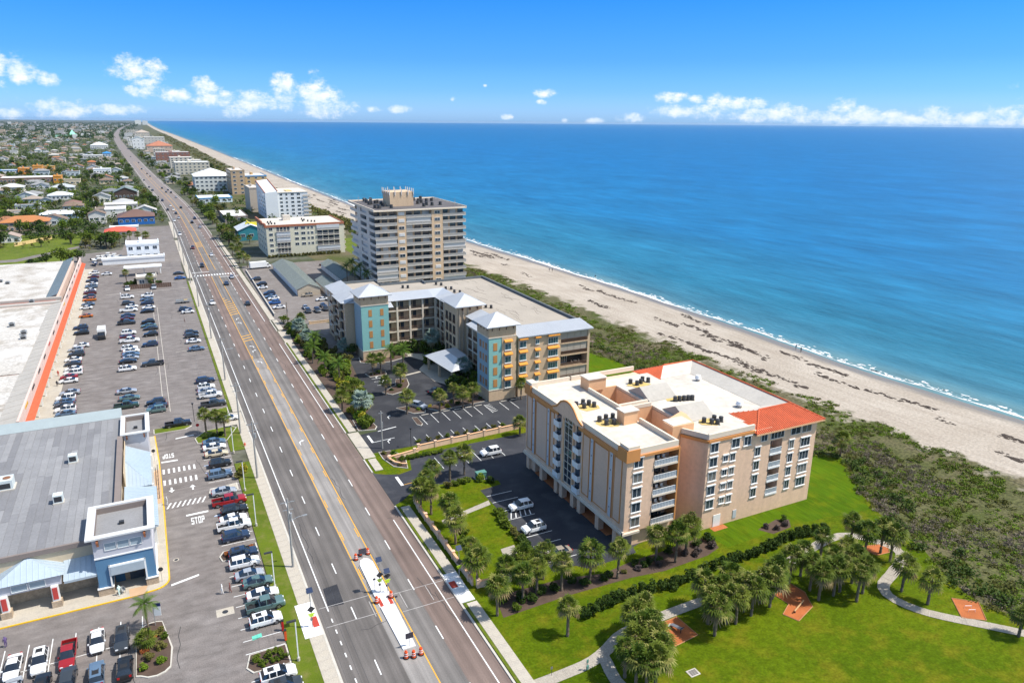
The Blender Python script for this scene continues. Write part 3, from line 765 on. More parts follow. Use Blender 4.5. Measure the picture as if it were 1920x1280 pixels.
lot_n = ground_material('faded_asphalt', [(0.16, 0.14, 0.125), (0.2, 0.175, 0.16), (0.23, 0.21, 0.195)], (0.05, 0.3, 6.0))
fresh_asphalt = ground_material('fresh_asphalt', [(0.03, 0.031, 0.036), (0.045, 0.046, 0.052), (0.06, 0.061, 0.066)], (0.05, 0.2, 6.0))
dark_lot = ground_material('dark_asphalt', [(0.032, 0.034, 0.042), (0.048, 0.05, 0.058), (0.07, 0.071, 0.078)], (0.06, 0.25, 6.0))
walk_m = ground_material('sidewalk', [(0.42, 0.37, 0.3), (0.48, 0.44, 0.37), (0.37, 0.33, 0.28)], (0.2, 0.8, 8.0))
new_conc = ground_material('new_concrete', [(0.72, 0.71, 0.7), (0.78, 0.77, 0.76), (0.68, 0.67, 0.66)], (0.2, 0.9, 8.0))
paver_m = ground_material('terracotta_paving', [(0.38, 0.13, 0.05), (0.43, 0.16, 0.06), (0.34, 0.12, 0.05)], (0.2, 0.9, 6.0))
bed_m = mulchm

g = MB()
gx = [-30000, -9000, -3000, -1200, -500, -200, -60, 40, 100, 150]
gy = [-400, 0, 100, 200, 300, 500, 800, 1300, 2200, 4000, 8000, 16000, 30000]
for i in range(len(gx) - 1):
 for j in range(len(gy) - 1):
  g.face([(gx[i], gy[j], -0.03), (gx[i + 1], gy[j], -0.03), (gx[i + 1], gy[j + 1], -0.03), (gx[i], gy[j + 1], -0.03)])
struct('ground', g, town_ground)

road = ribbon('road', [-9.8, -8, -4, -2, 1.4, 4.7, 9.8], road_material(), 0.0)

# the beach: one sheet from behind the dune to below the water
def beach_z(u, y):
 """u metres from the waterline, negative inland"""
 if u > -38:
  return -0.3 - 0.045 * u if u < 0 else -0.3 - 0.06 * u
 t = min(1.0, (-38 - u) / 19.0)
 hump = 1.41 * (1 - t) - 0.02 * t
 return hump + 0.25 * math.sin(y * 0.09 + u * 0.2) * (1 - t) * min(1, (-38 - u) / 8)


def beach_material():
 m, N, L, b = nodemat('beach_sand')
 b.inputs['Roughness'].default_value = 0.9
 b.inputs['Specular IOR Level'].default_value = 0.2
 uv = N.new('ShaderNodeUVMap').outputs[0]
 sp = N.new('ShaderNodeSeparateXYZ')
 L.new(uv, sp.inputs[0])
 n1 = noise(N, L, uv, 0.05, 5)
 n2 = noise(N, L, uv, 1.0, 4, 0.6, (0.5, 0.06, 1))
 n3 = noise(N, L, uv, 1.6, 4)
 dry = mixc(N, L, mrange(N, L, n1, 0.35, 0.65), (0.365, 0.31, 0.25), (0.44, 0.385, 0.32))
 dry = mixc(N, L, mrange(N, L, n2, 0.45, 0.75, 0, 0.7), dry, (0.29, 0.24, 0.19))
 dry = mixc(N, L, 1.0, dry, mrange(N, L, n3, 0.3, 0.7, 0.76, 1.16), 'MULTIPLY')
 wig = N.new('ShaderNodeMath')
 wig.operation = 'MULTIPLY_ADD'
 wig.inputs[1].default_value = 5.0
 L.new(n2, wig.inputs[0])
 L.new(sp.outputs[0], wig.inputs[2])
 wet = mrange(N, L, wig.outputs[0], -3.5, 0.0)
 c = mixc(N, L, wet, dry, (0.19, 0.165, 0.135))
 # dune behind the beach: matted ground cover broken by bare sand
 gx_ = N.new('ShaderNodeMath')
 gx_.operation = 'MULTIPLY_ADD'
 gx_.inputs[1].default_value = 22.0
 L.new(n3b := noise(N, L, uv, 0.16, 5), gx_.inputs[0])
 L.new(sp.outputs[0], gx_.inputs[2])
 veg = mrange(N, L, gx_.outputs[0], -25.5, -28.5)
 cov = mixc(N, L, mrange(N, L, n1, .4, .6), (.065, .08, .016), (.125, .105, .058))
 cov = mixc(N, L, 1.0, cov, mrange(N, L, n3, .3, .7, .45, 1.5), 'MULTIPLY')
 c = mixc(N, L, veg, c, cov)
 L.new(c, b.inputs['Base Color'])
 r = mrange(N, L, wet, 0, 1, 0.9, 0.35)
 L.new(r, b.inputs['Roughness'])
 bp = N.new('ShaderNodeBump')
 bp.inputs['Strength'].default_value = 0.5
 bp.inputs['Distance'].default_value = 0.25
 L.new(n3, bp.inputs['Height'])
 L.new(bp.outputs[0], b.inputs['Normal'])
 return m


ribbon('beach', [-98, -75, -66, -58, -52, -47, -43, -40, -38, -30, -20, -10, -5, -2, 0, 3, 8, 25], beach_material(), centre=shore_x,
 ys=list(range(-100, 600, 8)) + list(range(600, 2000, 50)) + list(range(2000, 14001, 500)), zf=beach_z)


def sea_material():
 m, N, L, b = nodemat('sea_water')
 b.inputs['IOR'].default_value = 1.2
 uv = N.new('ShaderNodeUVMap').outputs[0]
 sp = N.new('ShaderNodeSeparateXYZ')
 L.new(uv, sp.inputs[0])
 big = noise(N, L, uv, 1.0, 4, 0.55, (0.012, 0.004, 1))
 wd = N.new('ShaderNodeMath')
 wd.operation = 'MULTIPLY_ADD'
 wd.inputs[1].default_value = 70.0
 L.new(big, wd.inputs[0])
 L.new(sp.outputs[0], wd.inputs[2])
 d = mrange(N, L, wd.outputs[0], 35.0, 1400.0)
 rp = ramp(N, [(0.0, (0.12, 0.215, 0.225)), (0.009, (0.04, 0.15, 0.205)), (0.03, (0.02, 0.14, 0.215)), (0.12, (0.009, 0.125, 0.265)), (0.4, (0.003, 0.11, 0.27)), (1.0, (0.001, 0.1, 0.25))])
 L.new(d, rp.inputs[0])
 mid = noise(N, L, uv, 1.0, 5, 0.6, (0.02, 0.009, 1))
 c = mixc(N, L, 1.0, rp.outputs[0], mrange(N, L, mid, 0.3, 0.7, 0.8, 1.2), 'MULTIPLY')
 rip = noise(N, L, uv, 1.0, 6, 0.65, (0.14, 0.03, 1))
 c = mixc(N, L, 1.0, c, mrange(N, L, rip, 0.3, 0.7, 0.74, 1.26), 'MULTIPLY')
 L.new(c, b.inputs['Base Color'])
 b.inputs['Roughness'].default_value = 0.32
 b.inputs['Specular IOR Level'].default_value = 0.35
 h = noise(N, L, uv, 1.0, 6, 0.6, (0.5, 0.22, 1))
 bp = N.new('ShaderNodeBump')
 bp.inputs['Strength'].default_value = 0.8
 bp.inputs['Distance'].default_value = 0.5
 L.new(h, bp.inputs['Height'])
 L.new(bp.outputs[0], b.inputs['Normal'])
 return m


seam = sea_material()
ribbon('sea', [-8, 0, 5, 12, 25, 50, 100, 200, 400, 900, 2000, 5000, 12000, 28000], seam, -0.3, centre=shore_x,
 ys=[-3000, -1000, -400] + list(range(-100, 600, 25)) + list(range(600, 2000, 100)) + list(range(2000, 8000, 500)) + [10000, 14000, 20000, 28000])

# foam of the little shore break: flat ragged tongues lying on the water's edge
foam_m = mat('sea_foam', (0.72, 0.73, 0.72), 0.8, 0.12, 0.6, 4)
nrng = np.random.default_rng(5)


def foam():
 mb = MB()
 ys = np.arange(20, 1500, 1.6)
 ph = [nrng.uniform(0, 6.28) for _ in range(8)]

 def wob(y, k):
  return math.sin(y * 0.021 + ph[k]) + 0.6 * math.sin(y * 0.083 + ph[k + 1]) + 0.35 * math.sin(y * 0.31 + ph[k + 2])
 pts = []
 for y in ys:
  c = shore_x(y) + 1.1 + 0.8 * wob(y, 0)
  wd = max(0.25, 0.7 + 0.5 * wob(y, 3)) + nrng.uniform(-.35, .35)
  pts.append((c, y, max(0.15, wd)))
 for a, b in zip(pts, pts[1:]):
  mb.face([(a[0] - a[2] * .5, a[1], -0.27 + max(0, -(a[0] - a[2] * .5 - shore_x(a[1])) * .05)), (b[0] - b[2] * .5, b[1], -0.27 + max(0, -(b[0] - b[2] * .5 - shore_x(b[1])) * .05)), (b[0] + b[2], b[1], -0.28), (a[0] + a[2], a[1], -0.28)])
 for i in range(1500):
  y = nrng.uniform(20, 700) if i < 1200 else nrng.uniform(700, 1500)
  c = shore_x(y) + 1.1 + 0.8 * wob(y, 0)
  x = c + abs(nrng.normal(0, 1.5)) + .6
  r = nrng.uniform(.12, .5)
  el = nrng.uniform(1.2, 3.2)
  a0 = nrng.uniform(0, 1)
  mb.face([(x + r * math.cos(a0 + q * 1.2566) * (.7 + .5 * nrng.random()), y + r * el * math.sin(a0 + q * 1.2566), -0.275) for q in range(5)])
 o = mb.build('foam', foam_m)
 tag(o, 'white surf foam along the water edge of the beach', 'foam', kind='stuff')


foam()

weed_m = mat('dry_seaweed', (0.055, 0.04, 0.03), 0.95, 0.4, 1.0, 6)


def seaweed():
 """wrack lines: thousands of small torn tufts lying on the sand"""
 mb = MB()
 lines = []
 for k in range(52):
  y0 = nrng.uniform(40, 720)
  lines.append((y0, y0 + nrng.uniform(4, 30), nrng.choice([-9, -14, -19, -25, -31], p=[.16, .26, .24, .22, .12]) + nrng.normal(0, 1.6), nrng.uniform(-.07, .07)))
 for y0, y1, u0, sl_ in lines:
  ph = nrng.uniform(0, 6)
  for i in range(int((y1 - y0) * nrng.uniform(2, 6))):
   y = nrng.uniform(y0, y1)
   u = u0 + sl_ * (y - y0) + 0.8 * math.sin(y * .25 + ph) + nrng.normal(0, .7)
   x = shore_x(y) + u
   r = abs(nrng.normal(0, .3)) + .08
   z = beach_z(u, y) + 0.03
   a0 = nrng.uniform(0, 6)
   p = [(x + r * math.cos(a0 + q * 1.0472) * nrng.uniform(.5, 1.2), y + 1.7 * r * math.sin(a0 + q * 1.0472) * nrng.uniform(.5, 1.2)) for q in range(6)]
   top = (x, y, z + r * .35)
   for q in range(6):
    a, b = p[q], p[(q + 1) % 6]
    mb.face([(a[0], a[1], z), (b[0], b[1], z), top])
 o = mb.build('seaweed', weed_m)
 tag(o, 'dark dry seaweed lying in lines along the sand', 'seaweed', kind='stuff')


seaweed()


def sheet(name, pts, m, z, parent=None, kind='structure'):
 return struct(name, MB().sheet(pts, z), m, parent)


def raised(name, pts, m, h=0.13, kerb=kerbm, kw=0.18, parent=None, top=0.03):
 """kerbed island: kerb ring as prism, planted top set in it"""
 k = MB().prism(pts, -0.02, h)
 o = struct(name, k, kerb, parent)
 cx = sum(p[0] for p in pts) / len(pts)
 cy = sum(p[1] for p in pts) / len(pts)
 inn = []
 for p in pts:
  d = Vector((cx - p[0], cy - p[1]))
  d = d.normalized() * kw * 1.3
  inn.append((p[0] + d.x, p[1] + d.y))
 t = MB().prism(inn, h - 0.05, h + top)
 t.build('bed', m, o)
 return o


def arc(cx, cy, r, a0, a1, n=6, ry=None):
 ry = ry or r
 return [(cx + r * math.cos(R(a0 + (a1 - a0) * i / n)), cy + ry * math.sin(R(a0 + (a1 - a0) * i / n))) for i in range(n + 1)]


# lots and lawns
sheet('parking_lot', [(-60, 40), (10.0, 40), (10.0, 165), (12.3, 172), (12.3, 396), (-60, 396)], lot_m, -0.012)
sheet('lawn', [(35.0, 10), (112, 10), (108, 44), (104.5, 52), (106, 58), (110, 65), (114, 77), (121, 88), (127, 96), (123, 101), (108, 126), (108, 141), (35.0, 141)], lawn_m, -0.012)
sheet('side_lawn', [(81, 80.2), (97, 80.8), (113.5, 78.5), (120.5, 88), (126, 96), (122, 101), (107.5, 124), (106.3, 124), (106.2, 87.0), (80, 87.0)], lawn_fresh, -0.004)
sheet('north_lawn', [(102.5, 141), (115, 141), (122, 166), (118, 181), (110, 235), (102.5, 235)], lawn_fresh, -0.014)
sheet('apartment_parking', [(34.7, 117.8), (36.8, 119), (38.5, 120.6), (45.3, 121.8), (50.6, 121.8), (56.3, 118.5), (56.1, 116.8), (51.4, 116.3), (51.3, 95), (51.0, 86.9), (55, 86.8), (56.6, 85.2), (66, 85.6), (66.5, 87.2), (74.4, 89.3), (74.4, 136.8), (58, 136.8), (44, 136.2), (43.2, 133.9), (42.3, 130.2), (39.5, 129.4), (37, 130.4), (34.7, 132)], dark_lot, 0.0)
sheet('resort_parking', [(34.9, 139.4), (37.6, 141.4), (42.5, 141.0), (84, 143.5), (84, 158), (72, 158), (72, 206), (49, 206), (46, 180), (45.5, 168.6), (42, 163.5), (41.5, 161), (41.7, 152.3), (37.4, 151.8), (34.9, 153.4)], fresh_asphalt, 0.002)
sheet('motor_court', [(36.6, 252.5), (82, 252.5), (82, 372), (38.6, 372), (37.5, 360), (36.6, 300)], lot_n, -0.01)
sheet('resort_forecourt', [(46, 206), (72, 206), (52, 252), (37.5, 252)], lot_n, -0.016)
sheet('field', [(-140, 398), (-36, 398), (-36, 520), (-140, 545)], verge_m, -0.014)
sheet('side_street', [(-200, 430), (-60, 428), (-30, 470), (-30, 478), (-62, 436), (-200, 438)], lot_n, -0.008)
sheet('showroom_yard', [(-36, 396), (13, 396), (13, 540), (-24, 540), (-26, 520), (-12, 500), (-14, 446), (-36, 440)], lot_n, -0.009)
sheet('corner_lawn', [(-24, 690), (-4, 690), (-4, 720), (-50, 720), (-50, 695)], verge_m, -0.012)
sheet('meadow', [(-36, 850), (-2, 850), (0, 885), (-36, 885)], verge_m, -0.012)
sheet('beach_lawn', [(96, 385), (112, 385), (112, 440), (96, 440)], verge_m, -0.012)

# kerbs, sidewalks, verges along the road
for nm, a, b in (('kerb', -9.95, -9.65),('kerb', 9.7, 10.0)):
 segs = [(40, 1000)] if a < 0 else [(40, 117.4), (132.4, 138.8), (154, 232), (247, 262), (368, 470), (485, 1000)]
 for y0, y1 in segs:
  k = MB()
  ys = [y0] + [y for y in range(-60, 1000, 20) if y0 < y < y1] + [y1]
  for p, q in zip(ys, ys[1:]):
   c0, c1 = road_c(p), road_c(q)
   k.prism([(c0 + a, p), (c0 + b, p), (c1 + b, q), (c1 + a, q)], -0.03, 0.13)
  struct(nm, k, kerbm)


def slab_walk(name, x0, x1, segs, near_to=190.0, ln=1.85, m=walk_m):
 """sidewalk: single slabs as far as they can be told apart, one strip beyond"""
 bed = MB()
 for y0, y1 in segs:
  bed.box(x0 + .02, x1 - .02, y0, y1, -0.02, 0.095)
 o = struct(name, bed, concrete)
 me = MB().box(x0, x1, 0.02, ln - 0.02, 0.05, 0.12).mesh('slab', mats=[m])
 for y0, y1 in segs:
  y = y0
  while y + ln < min(y1, near_to):
   s_ = inst('slab', me, o, (0, y, rnd.uniform(-.008, .008)))
   y += ln
  if y1 > near_to:
   yy = max(y, y0)
   MB().box(x0, x1, yy, y1, 0.05, 0.12).build('pavement_strip', m, o)
 return o


slab_walk('sidewalk', 13.05, 14.9, [(40, 90), (94, 170), (178, 345), (352, 470), (480, 560)])
slab_walk('sidewalk', 35.45, 37.1, [(40, 85.4), (90.6, 116.5), (132.8, 138.5), (154.2, 232), (248, 262), (368, 470)])
struct('verge', MB().box(35.0, 35.44, 40, 85.5, -0.02, 0.09).box(35.0, 35.44, 90.5, 117, -0.02, 0.09).box(35, 35.44, 154.5, 232, -0.02, 0.09), verge_m)
struct('verge', MB().box(10.1, 13.04, 60, 148.4, -0.02, 0.1).box(10.1, 13.04, 155, 168, -0.02, 0.1), verge_m)
struct('verge', MB().box(12.35, 13.04, 180, 345, -0.02, 0.08), verge_m)
struct('gutter', MB().box(14.9, 15.0 + 0.25, 40, 560, -0.02, 0.004), concrete)
# driveway aprons
for nm, pts in (('driveway_apron', [(34.9, 139.2), (37.4, 139.2), (37.4, 153.6), (34.9, 153.6)]),('driveway_apron', [(34.9, 232), (37.2, 232), (38.5, 247), (34.9, 247)]),('driveway_apron', [(34.9, 263), (36.6, 263), (36.6, 367), (34.9, 367)])):
 sheet(nm, pts, walk_m, 0.012)
sheet('driveway_apron', [(10.3, 169.8), (15.2, 170.2), (15.2, 177.6), (12.2, 178)], walk_m, 0.012)

# -------- road markings: each stroke a thin sheet of its own on the road
z_mark = 0.006


def stroke(name, x0, x1, y0, y1, m, parent, z=z_mark):
 c0, c1 = road_c(y0) - 24.85, road_c(y1) - 24.85
 return MB().sheet([(x0 + c0, y0), (x1 + c0, y0), (x1 + c1, y1), (x0 + c1, y1)], z).build(name, m, parent)


def long_line(name, x, w, y0, y1, m, parent):
 mb = MB()
 ys = [y0] + [y for y in YS if y0 < y < y1] + [y1]
 for a, b in zip(ys, ys[1:]):
  c0, c1 = road_c(a) - 24.85, road_c(b) - 24.85
  mb.sheet([(x - w / 2 + c0, a), (x + w / 2 + c0, a), (x + w / 2 + c1, b), (x - w / 2 + c1, b)], z_mark)
 return mb.build(name, m, parent)


for y0, y1 in ((92.5, 1400),):
 long_line('edge_line', 16.75, 0.17, y0, y1, line_white, road)
for y0, y1 in ((40, 113), (158.5, 232), (262, 1400)):
 long_line('edge_line', 32.98, 0.17, y0, y1, line_white, road)
dash = MB().sheet([(-.085, 0), (.085, 0), (.085, 3.05), (-.085, 3.05)], 0).mesh('lane_dash', mats=[line_white])
for x in (19.95, 29.62):
 y = 52.5 if x < 25 else 55.4
 while y < 620:
  if not (350 < y < 362):
   inst('lane_dash', dash, road, (x + road_c(y) - 24.85, y, z_mark))
  y += 12.19
for y in (89.8, 87.2, 84.6, 82.0, 79.4, 76.8):
 inst('lane_dash', dash, road, (16.75, y, z_mark), 0, (1, .3, 1))
for x in (23.08, 26.25):
 long_line('centre_line', x, 0.16, 87 if x < 24 else 40, 352, line_yellow, road)
 long_line('centre_line', x, 0.2, 368, 1400, line_yellow, road)
 s_ = 0.32 if x < 25 else -0.32
 y = 98.0
 while y < 225:
  stroke('centre_dash', x + s_ - .08, x + s_ + .08, y, y + 3.0, line_yellow, road)
  y += 12.19
for y in (239, 242, 245):                       # painted bars of the turn lane
 MB().sheet([(23.15, y), (26.2, y + 1.6), (26.2, y + 2.2), (23.15, y + .6)], z_mark).build('hatch_bar', line_yellow, road)
for i in range(9):
 y = 276 + i * 3.4
 x1 = 26.2 - max(0, i - 5) * .75
 MB().sheet([(23.15, y), (x1, y + 1.6), (x1, y + 2.3), (23.15, y + .7)], z_mark).build('hatch_bar', line_yellow, road)
for i in range(5):
 y = 440 + i * 4
 MB().sheet([(23.15, y), (26.2, y + 1.6), (26.2, y + 2.5), (23.15, y + .9)], z_mark).build('hatch_bar', line_yellow, road)
for i in range(15):                             # zebra crossing by the beach access
 x = 16.2 + i * 1.18
 MB().sheet([(x, 354.5), (x + .62, 354.5), (x + .62, 357.6), (x, 357.6)], z_mark).build('crossing_bar', line_white, road)
stroke('stop_line', 15.6, 23, 363.5, 364.2, line_white, road)
stroke('stop_line', 26.4, 34.4, 349.5, 350.2, line_white, road)
for xx in (19.9, 29.6):
 long_line('lane_line', xx, .15, 365 if xx < 25 else 318, 392 if xx < 25 else 349, line_white, road)


def turn_arrow(x, y, flip, s=1.0, m=line_white, parent=None):
 f = -1 if flip else 1
 pts = [(0, 0), (.16, 0), (.2, 1.5), (.75, 2.0), (.75, 1.75), (1.25, 2.2), (.75, 2.65), (.75, 2.4), (0, 1.7)]
 MB().sheet([(x + f * (p[0] - .5) * s, y + p[1] * s) for p in pts], z_mark).build('turn_arrow', m, parent or road)


for y, fl in ((152, False), (226, False), (231, True), (262, True), (268, False), (214, True)):
 turn_arrow(24.7, y, fl)
# grey lines of the future crossing, taped on the asphalt
tape = mat('tape_line', (0.42, 0.4, 0.38), 0.8, 0.2)
for y in (89.0, 93.6):
 stroke('guide_tape', 15.6, 23.4, y, y + .1, tape, road)
 stroke('guide_tape', 26.4, 34.4, y - 1.3, y - 1.2, tape, road)
for x in (27.3, 31.4, 22.6):
 stroke('guide_tape', x, x + .1, 88.4, 92.2, tape, road)
# tar snakes and power-line shadows need no paint; dark patch of new asphalt
sheet('asphalt_patch', [(16.9, 93.5), (19.2, 93.2), (19.4, 98.5), (17.2, 98.2)], fresh_asphalt, 0.003, road)

# sealed cracks and repairs in the asphalt
tar = mat('tar_seal', (.045, .043, .042), .8, .2)
rc_ = random.Random(4)
for i in range(46):
 on_road = i < 22
 x, y = (rc_.uniform(15.6, 33.5), rc_.uniform(62, 300)) if on_road else (rc_.uniform(-20, 8), rc_.uniform(80, 330))
 pts = [(x, y)]
 for q in range(rc_.randint(4, 8)):
  x += rc_.uniform(-.5, .5) if i % 3 else rc_.uniform(.6, 1.4)
  y += rc_.uniform(.8, 2.2) if i % 3 else rc_.uniform(-.4, .4)
  pts.append((min(x, 34) if on_road else min(x, 9.5), y))
 mb = MB()
 for a, b in zip(pts, pts[1:]):
  d = (Vector(b) - Vector(a)).normalized() * .045
  mb.sheet([(a[0] + d.y, a[1] - d.x), (b[0] + d.y, b[1] - d.x), (b[0] - d.y, b[1] + d.x), (a[0] - d.y, a[1] + d.x)], .004 if on_road else -.006)
 mb.build('crack_seal', tar, road if on_road else bpy.data.objects['parking_lot'])

# ------------------------------------------------------------------ big buildings
peach = mat('peach_stucco', (0.74, 0.5, 0.345), 0.85, 0.13, 0.9, 1.6, streak=True)
peach_dark = mat('deep_peach_stucco', (0.72, 0.42, 0.23), 0.85, 0.07, 0.3, 2.0)
orange_trim = mat('orange_trim', (0.58, 0.25, 0.08), 0.8, 0.08)
cream = mat('cream_trim', (0.68, 0.58, 0.46), 0.8, 0.06)
roof_white = mat('white_membrane', (0.57, 0.515, 0.44), 0.85, 0.22, 0.14, 0.8)
roof_grey = mat('pale_membrane', (0.41, 0.38, 0.335), 0.85, 0.12, 0.25, 1.5)
red_tile = mat('red_roof_tile', (0.58, 0.115, 0.04), 0.65, 0.22, 0.5, 4)
tan_stain = mat('yellow_stain', (0.55, 0.4, 0.14), 0.9, 0.25, 0.8, 3)
shade_grey = mat('grey_cavity', (0.12, 0.1, 0.09), 0.9, 0.2)
blue_strip = mat('pale_blue_panel', (0.5, 0.52, 0.55), 0.6, 0.05)


def condenser_mesh():
 b = MB()
 b.box(-.42, .42, -.42, .42, 0.0, .08)
 b.cyl(0, 0, .08, .95, .4, 12)
 g = MB().cyl(0, 0, .95, 1.0, .34, 12, .2)
 f = MB()
 for q in range(3):
  a = q * 2.094
  f.box(-.05 + .16 * math.cos(a) - .04, .05 + .16 * math.cos(a) + .04, .16 * math.sin(a) - .07, .16 * math.sin(a) + .07, .99, 1.03)
 return b.mesh('casing', mats=[mat('condenser_casing', (0.05, 0.052, 0.055), 0.55, 0.3)]), g.mesh('grille', mats=[dark_metal])


COND = condenser_mesh()


def condensers(pts, z, place, group):
 for i, (x, y) in enumerate(pts):
  t = thing('air_conditioner', 'dark round air conditioner, %s %s' % (ordinal(i), place), 'air conditioner', (x, y, z), rnd.uniform(0, 6), group)
  inst('casing', COND[0], t)
  inst('grille', COND[1], t)


FL = [3.6, 6.28, 8.96, 11.64, 14.32]


def build_peach():
 T = thing('apartment_building', 'peach apartment building with red tiled roof edge and arched window', 'building', (85, 104, 0))
 deck = 17.2
 # ---- west wing with the open carport below
 w = MB()
 w.box(64.2, 69.6, 87, 122, 3.2, deck)
 w.box(69.6, 74.4, 89.3, 122, 3.2, deck)
 w.box(69.6, 74.4, 87, 89.3, 3.2, 3.6)
 w.box(69.6, 74.4, 87.0, 89.3, 16.6, deck)
 w.build('wing_wall', peach, T)
 g = MB()
 g.box(66.6, 74.4, 87.8, 92, 0, 3.2)
 g.box(71.5, 76, 92, 122, 0, 3.2)
 g.box(64.6, 72, 118.5, 122, 0, 3.2)
 g.build('ground_floor_wall', peach, T)
 MB().sheet([(64.4, 92.1), (71.4, 92.1), (71.4, 118.4), (64.4, 118.4)], 0.03).build('carport_floor', paver_m, T)
 # columns of the carport
 for y in (120.8, 115.2, 109.4, 107.4, 103.3, 100.9, 94.8, 89.4):
  c = MB().box(64.1, 65.2, y - .55, y + .55, 0, 2.9)
  c.box(64.0, 65.3, y - .65, y + .65, 2.6, 2.95)
  c.build('column', peach, T)
 l = MB()
 l.box(63.75, 64.2, 86.7, 122.2, 2.95, 3.35)
 l.box(63.9, 64.2, 86.7, 122.2, 3.35, 3.6)
 l.box(63.75, 67.2, 86.55, 87.0, 2.95, 3.35)
 l.build('ledge', cream, T)
 # ---- link between the wings, pierced by two light wells
 MB().box(74.4, 81.2, 103.2, 105.0, 3, deck).build('link_wall', peach_dark, T)
 MB().box(74.4, 81.2, 115.2, 122, 3, deck).build('link_wall', peach_dark, T)
 c = MB()
 c.prism([(76.1, 90.8), (80.6, 90.7), (82, 94.5), (82, 96), (76.1, 93.4)], 0, 18.6)
 c.box(74.4, 76.2, 92.2, 93.6, 0, deck)
 c.build('link_wall', peach_dark, T)
 for i, z in enumerate(FL + [0.3]):
  s_ = MB().box(74.4, 76.3, 89.5, 92.3, z - .18, z)
  s_.box(74.4, 76.3, 89.5, 89.65, z, z + 1.0)
  s_.build('stair_landing', peach_dark, T)
 # ---- east block
 e = MB()
 e.prism([(80.3, 86.4), (94.75, 86.4), (94.75, 88.6), (94.75, 96), (81.2, 96), (77.9, 90.7)], 0, deck - .3)
 e.box(94.75, 97.6, 88.6, 96, 0, deck - .3)
 e.box(94.75, 97.6, 86.4, 88.6, 0, 3.5)
 e.box(94.75, 97.6, 86.4, 88.6, 14.2, deck - .6)
 e.box(97.6, 106, 86.4, 96, 0, 16.5)
 e.box(81.2, 106, 96, 122, 0, 16.6)
 e.build('block_wall', peach, T)
 d = MB()
 d.prism([(80.5, 86.8), (91, 86.8), (91, 90), (102.5, 90), (102.5, 119), (81.2, 119), (81.2, 96), (78.3, 90.7)], 16.7, deck)
 d.build('roof_deck', roof_white, T)
 MB().box(64.6, 74.1, 87.4, 121.6, deck, deck + .03).build('roof_deck', roof_white, T)
 MB().box(76, 82.2, 103.3, 104.9, deck, deck + .03).build('roof_deck', roof_white, T)
 MB().box(74.2, 81.3, 115.5, 121.5, deck, deck + .03).build('roof_deck', roof_white, T)
 # parapets
 p = MB()
 pz = 18.1
 p.box(64.2, 64.6, 87, 122, deck, pz)
 p.box(64.6, 74.4, 87, 87.4, deck, pz)
 p.box(64.6, 74.0, 121.6, 122, deck, pz)
 p.box(74.0, 74.4, 87.4, 97.6, deck, pz)
 p.box(74.0, 74.4, 100, 114.6, deck, pz)
 p.box(74.4, 81.2, 104.6, 105.05, deck, pz - .2)
 p.box(74.4, 80.9, 103.15, 103.5, deck, pz - .2)
 p.box(74.4, 90, 121.6, 122, deck, pz)
 p.prism([(77.9, 90.7), (80.3, 86.4), (80.55, 86.75), (78.3, 90.7)], deck, pz)
 p.box(80.3, 90.6, 86.4, 86.8, deck, pz)
 p.box(64.2, 66.4, 86.85, 89.2, 17.2, 18.75)
 p.box(64.15, 65.6, 119.8, 122.1, 17.2, 18.75)
 p.build('parapet', cream, T)
 # orange cornice under the parapet
 o = MB()
 o.box(63.95, 64.2, 86.75, 106 - 4.4, 16.2, 17.0)
 o.box(63.95, 64.2, 108.9, 122.15, 16.2, 17.0)
 o.box(63.85, 66.5, 86.7, 87.0, 16.1, 18.2)
 o.box(63.88, 64.2, 86.75, 89.3, 16.1, 18.2)
 o.box(63.88, 64.2, 119.7, 122.2, 16.1, 18.2)
 o.box(66.5, 74.65, 86.78, 87.0, 16.55, 17.0)
 o.box(80.3, 90.5, 86.2, 86.4, 16.6, 17.1)
 o.prism([(77.7, 90.6), (80.1, 86.25), (80.3, 86.4), (77.9, 90.7)], 16.6, 17.1)
 o.box(74.4, 74.7, 86.8, 89.3, 3.4, 17)
 o.build('cornice', orange_trim, T)
 # bell-shaped gable over the arched window
 gp = [(110.4, 17.6), (109.6, 17.9), (108.9, 18.2), (108.2, 18.9), (107.4, 19.6), (106.3, 20.1), (105.2, 20.25), (104.1, 20.1), (103.0, 19.6), (102.2, 18.9), (101.5, 18.2), (100.8, 17.9), (100.0, 17.6), (100.0, 17.0), (110.4, 17.0)]
 gb = MB()
 n = len(gp)
 gb.face([(63.7, y, z) for y, z in gp])
 gb.face([(64.75, y, z) for y, z in reversed(gp)])
 for i in range(n):
  a, b = gp[i], gp[(i + 1) % n]
  gb.face([(63.7, a[0], a[1]), (64.75, a[0], a[1]), (64.75, b[0], b[1]), (63.7, b[0], b[1])])
 gb.build('arched_gable', peach, T)
 tr = MB()
 for a, b in zip(gp[:12], gp[1:13]):
  tr.face([(63.55, a[0], a[1] - .25), (63.55, b[0], b[1] - .25), (63.55, b[0], b[1] + .08), (63.55, a[0], a[1] + .08)])
  tr.face([(63.55, a[0], a[1] + .08), (63.55, b[0], b[1] + .08), (63.75, b[0], b[1] + .08), (63.75, a[0], a[1] + .08)])
  tr.face([(63.55, a[0], a[1] - .25), (63.55, b[0], b[1] - .25), (63.72, b[0], b[1] - .25), (63.72, a[0], a[1] - .25)])
 tr.build('gable_trim', orange_trim, T)
 # tall arched window
 wn = MB()
 cy, hw, zs = 104.95, 1.35, 16.0
 archp = [(cy + hw * math.cos(R(a)), zs + hw * 1.2 * math.sin(R(a))) for a in range(0, 181, 15)]
 prof = [(cy + hw, 4.0)] + archp + [(cy - hw, 4.0)]
 wn.face([(64.1, y, z) for y, z in prof])
 W_ = wn.build('arched_window', glass, T)
